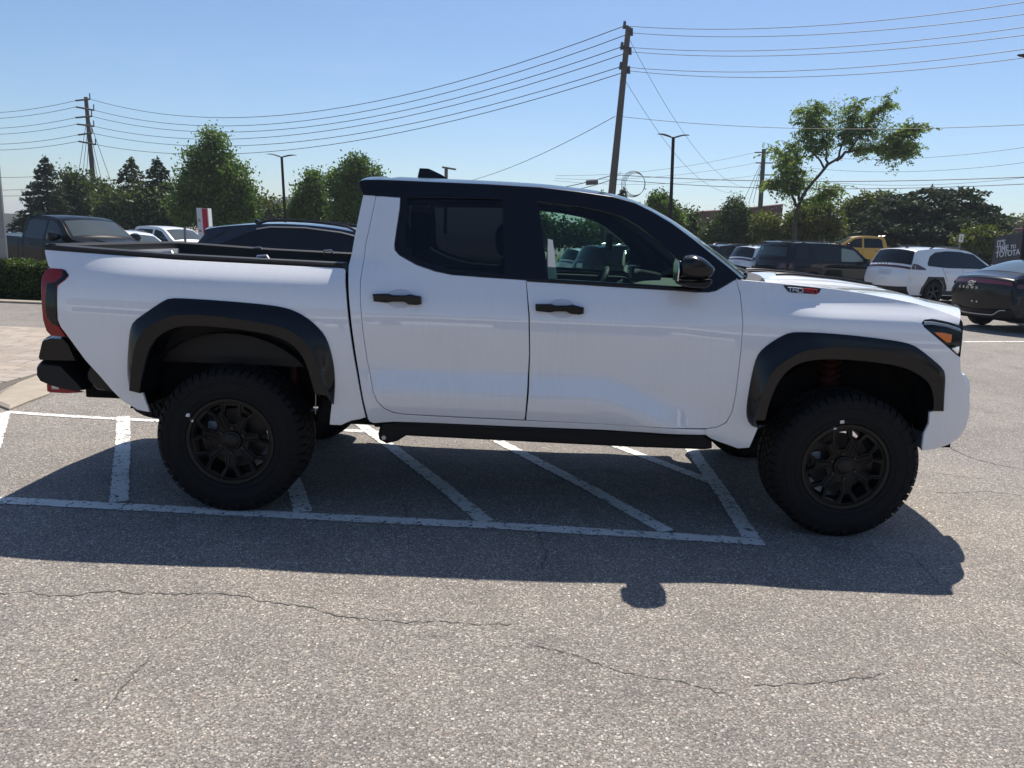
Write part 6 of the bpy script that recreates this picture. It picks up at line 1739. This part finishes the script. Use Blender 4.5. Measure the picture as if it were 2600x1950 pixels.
# hedge: dense small leaves over a dark core
def hedge(name, label, x0, x1, y0, y1, h, seed):
    g = np.random.default_rng(seed); root = empty(name, ((x0 + x1) / 2, (y0 + y1) / 2, float(gz((x0 + x1) / 2, y0))), 0, label, 'hedge')
    n = int(5200 * (x1 - x0)); p = np.stack([g.uniform(x0, x1, n), g.uniform(y0, y1, n), g.uniform(.02, h, n)], 1)
    f = g.integers(0, 3, n); p[f == 0, 1] = y0 + np.abs(g.normal(size=(f == 0).sum())) * .05; p[f == 1, 2] = h - np.abs(g.normal(size=(f == 1).sum())) * .05
    p[:, 2] += .03 * np.sin(p[:, 0] * 5) + .02 * np.sin(p[:, 0] * 13 + 1) + g.normal(size=n) * .012
    o = quads_obj('foliage', leaf_mesh(p, .045, 1.4, 0, None, seed), HEDGE); 
    p_ = root.location; o.location = (-p_.x, -p_.y, 0); o.parent = root
    MB().box((x0 + .08 - p_.x, y0 + .08 - p_.y, .0), (x1 - .08 - p_.x, y1 - .08 - p_.y, h - .10)).build('inner_twigs', mat('hedge_core', (.010, .014, .007), .95), root, smooth=False)
    return root
hedge('hedge', 'clipped green box hedge beside the grey metal pylon', -10.0, -6.9, 11.75, 12.75, .83, 3)

# red and white pylon sign, thin posts
sg = [(-7.752, 17.500, 0.977), (-7.715, 17.500, 1.947), (-7.560, 17.500, 1.959), (-7.382, 17.500, 1.961), (-7.387, 17.500, 1.005)]
z0 = float(gz(sg[0][0], 17.5)); SG = empty('pylon_sign', (sg[0][0], 17.5, z0), 0, 'slim white pylon sign with a broad red stripe above the truck bed', 'sign')
inv = Matrix.Translation(-Vector(SG.location))
def box_lean(name, x0, x1, y0, y1, zb, zt, m, par, inv, lean=LEAN):
    V = []
    for z in (zb, zt):
        s_ = math.tan(lean) * (z - zb); V += [(x0 + s_, y0, z), (x1 + s_, y0, z), (x1 + s_, y1, z), (x0 + s_, y1, z)]
    o = MB().add(V, [(0, 3, 2, 1), (4, 5, 6, 7), (0, 1, 5, 4), (1, 2, 6, 5), (2, 3, 7, 6), (3, 0, 4, 7)]).build(name, m, smooth=False)
    o.parent = par; o.matrix_parent_inverse = inv; return o
wS = sg[3][0] - sg[1][0]; zt = sg[1][2]; hh = zt - z0; xb = sg[1][0] - math.tan(LEAN) * hh
box_lean('sign_body', xb, xb + wS, 17.5, 17.75, z0, zt, mat('sign_white', (.72, .72, .71), .5), SG, inv)
box_lean('red_stripe', xb + wS * .45, xb + wS * .90, 17.494, 17.499, z0 + .2, zt - .01, mat('sign_red', (.50, .02, .045), .5), SG, inv)
for fz, c0, hgt in ((.30, (.38, .39, .42), .09), (.62, (.5, .12, .14), .05)):
    zz = zt - fz; x_ = xb + math.tan(LEAN) * (zz - z0)
    o = MB().box((x_ + wS * .10, 17.494, zz - hgt), (x_ + wS * .30, 17.499, zz)).build('small_print', mat('print_%d' % int(fz * 100), c0, .6), smooth=False); o.parent = SG; o.matrix_parent_inverse = inv
for k, (p, lab) in enumerate((([(-7.639, 16.500, 1.401), (-7.639, 16.500, 0.939)], 'thin grey metal post left of the red and white sign'), ([(-6.118, 20.000, 1.773), (-6.095, 20.000, 1.534)], 'short pale post above the dark blue crossover roof'))):
    zb = float(gz(p[1][0], p[1][1])); a = Vector(p[1]); a = a + (a - Vector(p[0])) * ((a.z - zb) / (p[0][2] - a.z))
    tag(MB().tube([a, p[0]], .035 if k == 0 else .045, 8).build('metal_post', mat('post_grey', (.22, .22, .23), .5, .6)), lab, 'post')
# small white sign on a post above the crossover
p = [(20.033, 28.000, 2.347), (20.046, 28.000, 2.024), (20.057, 28.000, 1.892)]
w_ = .32; rt_ = empty('post_sign', (p[2][0], 28, float(gz(18, 28))), 0, 'small white sign on a post above the white crossover roof', 'sign'); inv = Matrix.Translation(-Vector(rt_.location))
o = MB().box((p[1][0] - .06, 27.96, p[1][2]), (p[1][0] + .12, 27.99, p[0][2])).build('sign_plate', mat('sign_white', (.72, .72, .71), .5), smooth=False); o.parent = rt_; o.matrix_parent_inverse = inv
o = MB().box((p[1][0] + .00, 27.952, p[1][2] + .07), (p[1][0] + .06, 27.957, p[0][2] - .09)).build('sign_symbol', mat('sym', (.45, .36, .18), .6), smooth=False); o.parent = rt_; o.matrix_parent_inverse = inv
o = MB().tube([(p[2][0] + .02, 28.02, float(gz(18, 28))), (p[1][0] + .02, 28.02, p[0][2])], .025, 8).build('post', mat('post_grey', (.22, .22, .23), .5, .6)); o.parent = rt_; o.matrix_parent_inverse = inv
# dark banner with white lettering at the right edge
bl, tl_, = [(20.446, 26.000, 1.393), (20.306, 26.000, 2.260)]
tr_ = [(20.531, 24.200, 2.489)][0]
BN = empty('banner', (bl[0], 26, float(gz(20, 26))), 0, 'dark grey banner with large white lettering at the right edge', 'banner')
inv = Matrix.Translation(-Vector(BN.location))
xd = Vector(tr_) - Vector(tl_); zb = bl[2] - .6
BNM = mat('banner_dark', (.030, .030, .036), .5, noise=(3, .25, (.06, .06, .07)))
V = [Vector((tl_[0], tl_[1], zb)), Vector((tr_[0], tr_[1], zb + xd.z * .4)), Vector(tr_), Vector(tl_)]
nrm = Vector((xd.y, -xd.x, 0)).normalized()
o = MB().add([v for v in V] + [v - nrm * .05 for v in V], [(0, 1, 2, 3), (7, 6, 5, 4), (0, 4, 5, 1), (1, 5, 6, 2), (2, 6, 7, 3), (3, 7, 4, 0)]).build('banner_sheet', BNM, smooth=False); o.parent = BN; o.matrix_parent_inverse = inv
LTR = mat('banner_letter', (.62, .63, .66), .6)
ud = Vector((xd.x, xd.y, xd.z)).normalized(); 
for txt, kx, ky, sz in (("IT'S", 1028, 368, .31), ('TIME', 1032, 448, .31), ('TO', 1236, 430, .20), ('TOYOTA', 1036, 528, .31)):
    t = (kx - 985) / (1500 - 985); q = ([(20.339, 26.000, 2.055), (20.428, 26.000, 1.503)]); z_ = q[0][2] + (q[1][2] - q[0][2]) * (ky - 300) / 200
    z_ += (xd.z * t)
    org = Vector((tl_[0] + xd.x * t, tl_[1] + xd.y * t, z_)) + nrm * .01
    if txt == 'TO': org.z += .0
    o = text_obj(txt, sz, LTR, BN, Matrix.Translation(-Vector(BN.location)) @ frame(org, ud, (0, 0, 1)), 'lettering', .004, .006, .95)

# ================================================================ far buildings and containers
RUST = mat('maroon_container', (.13, .022, .030), .6, noise=(2, .2, (.10, .018, .024)))
def container(label, p0, p1, y, dz, logo=False):
    """corrugated freight container standing along the picture"""
    a, b = Vector(p0), Vector(p1); x0, x1 = a.x, b.x; zt = a.z; sl = (b.z - a.z) / (b.x - a.x)
    root = empty('freight_container', ((x0 + x1) / 2, y, zt - dz), 0, label, 'container', 'maroon containers beyond the trees'); inv = Matrix.Translation(-Vector(root.location))
    n = int((x1 - x0) / .28); V = []
    for i in range(n + 1):
        for k, dy in ((0, 0), (.14, .0), (.14, .09), (.27, .09)):
            x = x0 + (x1 - x0) * i / n + k * (x1 - x0) / n / .28
            for z in (0, 1): V.append((min(x, x1), y + dy, zt - dz + dz * z + sl * (min(x, x1) - x0)))
    Fc = [(2 * i, 2 * i + 2, 2 * i + 3, 2 * i + 1) for i in range(len(V) // 2 - 1)]
    o = MB().add(V, Fc).build('corrugated_side', RUST, smooth=False); o.parent = root; o.matrix_parent_inverse = inv
    W4 = [(x0, zt - dz), (x1, zt - dz + sl * (x1 - x0)), (x1, zt + sl * (x1 - x0)), (x0, zt)]
    o = MB().prism(W4, y + .12, y + 2.5).build('container_box', RUST, smooth=False); o.parent = root; o.matrix_parent_inverse = inv
    for (u, v) in ((0, 1), (2, 3)):
        o = MB().tube([(W4[u][0], y - .03, W4[u][1]), (W4[v][0], y - .03, W4[v][1])], .10, 4).build('corner_rail', RUST, smooth=False); o.parent = root; o.matrix_parent_inverse = inv
    if logo:
        o = MB().box((x0 + .6, y - .06, zt - 1.9), (x0 + .9, y - .05, zt - .7)).build('white_stencil', mat('stencil', (.55, .55, .55), .7), smooth=False); o.parent = root; o.matrix_parent_inverse = inv
q = [(23.060, 92.000, 5.185), (27.032, 92.000, 5.560), (27.097, 92.000, 5.562), (33.820, 92.000, 6.517), (23.214, 92.000, 3.389), (34.037, 92.000, 4.517), (59.695, 92.000, 4.488), (66.183, 92.000, 5.010), (20.527, 92.000, 4.825), (22.947, 92.000, 4.967)]
container('maroon freight container at the left end of the stack beside the lamp post', q[0], q[1], 92, 3.6, True)
container('long maroon freight container behind the lone tree', q[2], q[3], 92, 3.7)
container('maroon freight container on the bottom row behind the round green tree', q[4], q[5], 91.5, 3.4)
container('maroon freight container far off above the banner at the right edge', q[6], q[7], 93, 4)
container('small brown freight container left of the container stack', q[8], q[9], 95, 5)
bw = [(-76.160, 110.000, 1.566), (-70.661, 110.000, 1.661), (-70.851, 110.000, -0.731)]
BD = empty('warehouse', (bw[0][0], 110, float(gz(-60, 90))), 0, 'low cream warehouse behind the trees at the left edge', 'building'); inv = Matrix.Translation(-Vector(BD.location))
o = MB().box((bw[0][0], 110, float(gz(-60, 90)) - .2), (bw[1][0] + 6, 130, bw[0][2])).build('wall', mat('cream_wall', (.52, .48, .40), .8), smooth=False); o.parent = BD; o.matrix_parent_inverse = inv
o = MB().box((bw[0][0], 109.9, float(gz(-60, 90)) - .2), (bw[1][0] + 6, 109.95, bw[0][2] - 2.4)).build('lower_wall', mat('grey_wall', (.36, .37, .40), .8), smooth=False); o.parent = BD; o.matrix_parent_inverse = inv
bw = [(-36.804, 120.000, 5.203), (-34.543, 120.000, 5.239)]
BD = empty('office_block', (bw[0][0], 120, float(gz(-20, 90))), 0, 'pale flat roofed office block behind the left lamp post', 'building'); inv = Matrix.Translation(-Vector(BD.location))
for nm, m_, x0, x1, y0, za, zb in (('wall', mat('pale_wall', (.42, .44, .48), .8), bw[0][0] - 3, bw[1][0] + 4, 120, float(gz(-20, 90)) - .2, bw[0][2]), ('roof_plant', mat('cream_wall', (.52, .48, .40), .8), bw[0][0] + .3, bw[0][0] + 2.4, 121, bw[0][2], bw[0][2] + .8), ('window_band', DARKGLASS, bw[0][0] - 2.5, bw[1][0] + 3.5, 119.9, bw[0][2] - 2.2, bw[0][2] - 1.2)):
    o = MB().box((x0, y0, za), (x1, y0 + (8 if nm == 'wall' else (2 if nm == 'roof_plant' else .05)), zb)).build(nm, m_, smooth=False); o.parent = BD; o.matrix_parent_inverse = inv

# ================================================================ trees
def cc(l): return [tuple(b) for b in l]
t = [(-34.645, 55.000, 5.973)][0]; conifer('spruce_tree', 'dark spruce with an open ragged top at the far left', t[0] + .2, 55, t[2], 3.3, NEEDLE, 21, 30, 1.5, .28, power=.95, gaps=.10)
tree('round_tree', 'rounded dark evergreen right of the far left spruce', cc([(-34.126, 58.000, 4.096, 0.781, 1.136), (-34.670, 58.000, 2.412, 0.999, 1.142), (-33.657, 58.000, 2.592, 1.070, 1.141), (-34.316, 58.000, 1.308, 1.719, 0.859)]), LEAF_DARK, 420, 16, .8, .30, 22)
tree('round_tree', 'dark tree behind the left utility pole', cc([(-33.391, 60.000, 3.539, 0.881, 1.468), (-33.463, 60.000, 2.390, 1.178, 1.326), (-33.823, 60.000, 1.366, 1.330, 0.887), (-32.412, 60.000, 2.720, 1.030, 1.324)]), LEAF_DARK, 380, 16, .8, .30, 23)
t = [(-26.442, 52.000, 5.885)][0]; conifer('pine_tree', 'open topped pine right of the left utility pole', t[0], 52, t[2], 3.6, NEEDLE_O, 24, 26, 1.4, .28, power=.85, gaps=.12)
t = [(-23.671, 50.000, 5.806)][0]; conifer('pine_tree', 'dark pine just left of the tallest leafy tree', t[0], 50, t[2], 3.2, NEEDLE, 25, 28, 1.5, .28, power=.85, gaps=.06)
tree('bushy_tree', 'low dark tree filling in below the left pines', cc([(-26.198, 49.000, 2.186, 1.346, 1.102), (-24.867, 49.000, 1.881, 1.348, 0.980), (-23.141, 49.000, 2.071, 1.347, 1.102), (-24.094, 49.000, 2.630, 1.344, 0.978)]), LEAF_DARK, 520, 16, .75, .28, 26)
tree('leafy_tree', 'tall full leafy tree, the biggest on the left', cc([(-17.491, 44.000, 6.218, 0.819, 0.929), (-17.636, 44.000, 5.158, 1.426, 0.988), (-18.454, 44.000, 3.847, 1.324, 1.213), (-16.676, 44.000, 4.239, 1.432, 1.211), (-17.591, 44.000, 3.238, 2.101, 1.327), (-15.932, 44.000, 3.197, 1.106, 1.216), (-19.062, 44.000, 2.423, 0.998, 1.109), (-17.524, 44.000, 1.943, 2.445, 0.889), (-15.517, 44.000, 2.133, 0.666, 0.666)]), LEAF_MID, 1500, 22, .60, .19, 27, .25)
tree('bushy_tree', 'low far bushes between the tallest leafy tree and the lamp post', cc([(-23.182, 70.000, 3.151, 0.848, 1.188), (-21.831, 70.000, 2.709, 1.019, 1.019), (-23.881, 70.000, 2.293, 1.020, 0.850), (-20.816, 70.000, 2.418, 0.850, 0.850)]), LEAF_YEL, 260, 14, .9, .34, 28)
tree('leafy_tree', 'narrow leafy tree right of the left lamp post', cc([(-11.683, 46.000, 4.245, 0.631, 0.860), (-12.038, 46.000, 3.114, 1.152, 1.152), (-12.624, 46.000, 2.302, 0.924, 0.924), (-11.353, 46.000, 2.240, 1.040, 1.040)]), LEAF_MID, 620, 22, .55, .19, 29)
tree('leafy_tree', 'leafy tree directly behind the truck roof edge', cc([(-8.217, 42.000, 5.053, 0.631, 0.789), (-7.582, 42.000, 4.466, 0.949, 0.844), (-8.955, 42.000, 4.001, 0.951, 1.163), (-8.213, 42.000, 3.001, 1.486, 1.486), (-7.258, 42.000, 3.246, 0.954, 1.060), (-8.637, 42.000, 1.944, 1.386, 0.959)]), LEAF_MID, 900, 22, .5, .18, 30)
# behind the cab: tops that show over and through it
t = [(8.622, 50.000, 5.056)][0]; conifer('spruce_tree', 'small spruce top peeping over the truck roof beside the centre pole', t[0], 50, t[2], 2.0, NEEDLE, 31, 16, 1, .36)
t = [(7.377, 52.000, 4.939)][0]; conifer('spruce_tree', 'spruce tip just clearing the truck roof left of the centre pole', t[0], 52, t[2], 2.2, NEEDLE, 32, 16, 1, .36)
tree('bushy_tree', 'dense dark tree seen through the truck front door glass, left', cc([(2.963, 46.000, 2.319, 0.676, 0.601), (2.010, 46.000, 1.764, 1.204, 0.903), (3.968, 46.000, 1.770, 0.978, 0.677), (5.329, 46.000, 1.678, 1.054, 0.677)]), LEAF_DARK, 420, 16, .7, .28, 33)
tree('bushy_tree', 'dense dark tree seen through the truck front door glass, right', cc([(6.567, 48.000, 1.804, 1.095, 0.860), (7.821, 48.000, 1.778, 1.017, 0.704), (8.919, 48.000, 1.746, 1.095, 0.860), (10.335, 48.000, 1.650, 1.095, 0.782)]), LEAF_DARK, 420, 16, .7, .28, 34)
tree('leafy_tree', 'small tree behind the right lamp post', cc([(10.170, 44.000, 4.038, 0.661, 0.496), (10.496, 44.000, 3.405, 0.773, 0.663), (9.740, 44.000, 3.158, 0.664, 0.664), (10.989, 44.000, 2.776, 0.775, 0.775)]), LEAF_MID, 420, 20, .45, .18, 35)
tree('bushy_tree', 'dim bush in front of the container stack beside the windscreen pillar', cc([(12.838, 48.000, 2.918, 0.839, 0.719), (12.677, 48.000, 1.970, 1.082, 0.721), (13.636, 48.000, 2.009, 0.721, 0.601)]), LEAF_DARK, 240, 14, .6, .25, 36)
tree('conical_tree', 'broad conical green tree in front of the containers', cc([(14.882, 44.000, 3.798, 0.496, 0.607), (14.844, 44.000, 3.041, 1.107, 0.775), (14.262, 44.000, 2.148, 1.333, 0.777), (15.580, 44.000, 2.310, 1.221, 0.888)]), LEAF_DARK, 800, 22, .42, .16, 37)
tree('bushy_tree', 'yellow-green shrubs below the lone tree', cc([(16.247, 42.000, 2.644, 0.744, 0.850), (17.234, 42.000, 2.371, 0.851, 0.745), (18.541, 42.000, 3.049, 1.167, 0.955), (19.667, 42.000, 3.406, 0.954, 0.954), (20.083, 42.000, 2.592, 0.957, 0.638), (18.954, 42.000, 2.232, 1.171, 0.532)]), LEAF_YEL, 760, 22, .45, .17, 38)
tree('bushy_tree', 'tall mixed shrubs right of the lone tree', cc([(24.549, 50.000, 4.276, 0.742, 0.681), (25.627, 50.000, 4.561, 0.865, 0.742), (26.719, 50.000, 4.726, 0.741, 0.803), (25.427, 50.000, 3.220, 1.366, 1.118), (26.787, 50.000, 3.276, 1.242, 1.118)]), LEAF_YEL, 800, 22, .5, .19, 39)
for k, (tx, ty, rd) in enumerate(((1690, 600, 5.2), (1560, 640, 4.2), (1860, 605, 4.8), (1975, 690, 3.4))):
    t = [(27.803, 46.000, 5.726), (26.389, 46.000, 5.226), (29.739, 46.000, 5.749), (31.191, 46.000, 4.863)][k]
    conifer('pine_tree', ['dark dense pine, tallest of the group above the white crossover', 'dark dense pine at the left of the group above the yellow pickup', 'dark dense pine right of the tallest in the group', 'lower dark pine at the right end of the group'][k], t[0], 46 + k % 2, t[2], rd, NEEDLE, 40 + k, 20, 1.6, .32, power=.42, gaps=.04)
tree('bushy_tree', 'low olive shrub beside the dark banner', cc([(27.858, 40.000, 2.498, 0.713, 0.560), (28.497, 40.000, 2.323, 0.611, 0.509), (27.296, 40.000, 2.174, 0.612, 0.408)]), LEAF_YEL, 260, 14, .5, .22, 45)
tree('bushy_tree', 'far pale green trees above the containers at the right edge', cc([(68.650, 105.000, 5.413, 1.241, 0.745), (70.357, 105.000, 5.605, 1.489, 0.868), (72.310, 105.000, 5.806, 1.736, 0.992), (74.077, 105.000, 5.634, 1.489, 0.992)]), LEAF_YEL, 260, 16, 1.2, .5, 46)

# the lone honey locust: leaning forked trunk, layered feathery sprays
LY = 30.0
br = {'trunk': ([(13.873, 30.000, 1.647), (13.783, 30.000, 2.810), (13.793, 30.000, 3.426), (14.024, 30.000, 3.818), (14.333, 30.000, 4.211), (14.592, 30.000, 4.677), (14.858, 30.000, 5.065), (15.292, 30.000, 5.346)], .125, .055),
      'limb_a': ([(15.292, 30.000, 5.346), (15.793, 30.000, 5.703), (16.547, 30.000, 5.883), (17.233, 30.000, 5.985), (17.763, 30.000, 6.080), (18.216, 30.000, 6.173), (18.591, 30.000, 6.262)], .07, .012),
      'limb_b': ([(14.858, 30.000, 5.065), (14.856, 30.000, 5.740), (14.536, 30.000, 6.472), (14.314, 30.000, 7.054), (14.160, 30.000, 7.708)], .06, .010),
      'limb_c': ([(15.292, 30.000, 5.346), (15.506, 30.000, 6.139), (15.750, 30.000, 6.668), (15.907, 30.000, 7.264), (15.901, 30.000, 7.923)], .055, .010),
      'limb_d': ([(15.793, 30.000, 5.703), (16.172, 30.000, 6.389), (16.491, 30.000, 6.919), (16.884, 30.000, 7.450), (17.351, 30.000, 7.980)], .05, .010),
      'limb_e': ([(13.771, 30.000, 3.271), (13.429, 30.000, 3.870), (13.129, 30.000, 4.467), (12.908, 30.000, 5.062), (12.457, 30.000, 5.644)], .08, .010),
      'limb_f': ([(13.824, 30.000, 3.504), (13.864, 30.000, 4.192), (13.641, 30.000, 4.790), (13.720, 30.000, 5.470), (13.345, 30.000, 6.053)], .06, .010),
      'limb_g': ([(13.941, 30.000, 3.508), (14.342, 30.000, 3.448), (14.698, 30.000, 3.769), (15.071, 30.000, 3.936), (15.356, 30.000, 4.177)], .05, .010),
      'limb_h': ([(13.145, 30.000, 4.315), (12.849, 30.000, 4.152), (12.529, 30.000, 4.215), (12.357, 30.000, 4.360)], .035, .008),
      'limb_i': ([(14.790, 30.000, 4.987), (14.254, 30.000, 5.567), (13.791, 30.000, 6.220), (13.562, 30.000, 6.877), (13.428, 30.000, 7.386)], .05, .010),
      'limb_j': ([(17.233, 30.000, 5.985), (17.559, 30.000, 6.444), (17.990, 30.000, 6.683), (18.436, 30.000, 6.812)], .04, .008),
      'limb_k': ([(17.083, 30.000, 5.941), (17.494, 30.000, 5.771), (17.891, 30.000, 5.712), (18.190, 30.000, 5.799)], .035, .008)}
tb = br['trunk'][0][0]
LT = empty('honey_locust_tree', (tb[0], LY, float(gz(tb[0], LY))), 0, 'lone feathery tree with leaning forked trunk against the sky', 'tree'); inv = Matrix.Translation(-Vector(LT.location))
g = np.random.default_rng(77); sprays = []; axs = []
for nm, (P, r0, r1) in br.items():
    mb = MB(); P = [Vector(p) for p in P]
    if nm == 'trunk': P = [Vector((P[0].x, LY, float(gz(P[0].x, LY)) - .1))] + P
    depth = 0 if nm == 'trunk' else g.uniform(-.8, .8)
    Q = []
    for i, p in enumerate(even(smooth_line(P, 2), 18)):
        s_ = i / 17; Q.append(p + Vector((g.normal() * .03, depth * s_ + g.normal() * .04, g.normal() * .03)))
    mb.tube(Q, [r0 + (r1 - r0) * (i / 17) ** .8 for i in range(18)], 7)
    if nm != 'trunk':
        # side twigs carrying hanging sprays of small leaflets
        for i in range(5, 18):
            for q in range(5):
                if g.random() < .18: continue
                s0 = Q[i]; d = Vector((g.normal(), g.normal() * .8, g.normal() * .45 + .10)).normalized(); L = g.uniform(.25, .70)
                e = s0 + d * L + Vector((0, 0, -.10))
                mb.tube([s0, s0.lerp(e, .5) + Vector((0, 0, .06)), e], [.012, .008, .004], 4, cap=False)
                for f in range(5):
                    t0 = s0.lerp(e, .15 + .85 * f / 4); a = g.uniform(0, 6.28)
                    dirn = Vector((math.cos(a), math.sin(a) * .8, g.uniform(-.75, -.15))).normalized(); ll = g.uniform(.22, .42)
                    for u in range(9):
                        c_ = t0 + dirn * (ll * (u + 1) / 9)
                        sprays.append((c_.x + g.normal() * .022, c_.y + g.normal() * .022, c_.z + g.normal() * .022)); axs.append(tuple(dirn))
    o = mb.build('trunk' if nm == 'trunk' else 'limb', BARK); o.parent = LT; o.matrix_parent_inverse = inv
o = quads_obj('crown', leaf_mesh(np.array(sprays), .115, 1.9, .2, np.array(axs) * .5, 78), LEAF_LOCUST); o.parent = LT; o.matrix_parent_inverse = inv
# denser inner foliage low in the crown
P = clump_points(cc([(13.448, 30.300, 4.653, 0.631, 0.709), (13.146, 30.300, 5.249, 0.550, 0.471), (13.970, 30.300, 4.215, 0.632, 0.553), (15.011, 30.300, 4.103, 0.435, 0.395), (13.698, 30.300, 3.820, 0.554, 0.396), (14.986, 30.300, 6.303, 0.859, 0.703), (14.372, 30.300, 6.876, 0.545, 0.623), (13.933, 30.300, 7.304, 0.466, 0.466), (15.171, 30.300, 7.353, 0.543, 0.543), (15.931, 30.300, 6.863, 0.545, 0.545), (16.686, 30.300, 5.845, 0.705, 0.313), (17.706, 30.300, 6.411, 0.702, 0.312), (17.035, 30.300, 7.353, 0.466, 0.388), (18.240, 30.300, 6.507, 0.468, 0.312), (17.133, 30.300, 6.613, 0.546, 0.468), (16.978, 30.300, 6.007, 0.626, 0.313)]), 480, 16, .34, 79)
o = quads_obj('inner_foliage', leaf_mesh(P, .10, 2.2, .35, None, 80), LEAF_LOCUST); o.parent = LT; o.matrix_parent_inverse = inv

# ================================================================ summer haze
hz = MB().box((-1600, -80, -4), (1600, 1700, 26)).build('haze', None, smooth=False)
hz.data.materials.clear()
hm = bpy.data.materials.new('haze_air'); hm.use_nodes = True
_n = hm.node_tree.nodes; _n.clear()
_o = _n.new('ShaderNodeOutputMaterial'); _v = _n.new('ShaderNodeVolumePrincipled')
_v.inputs['Color'].default_value = (.80, .88, 1.0, 1); _v.inputs['Density'].default_value = .00042; _v.inputs['Anisotropy'].default_value = .35
hm.node_tree.links.new(_v.outputs[0], _o.inputs['Volume'])
hz.data.materials.append(hm); tag(hz, kind='stuff')
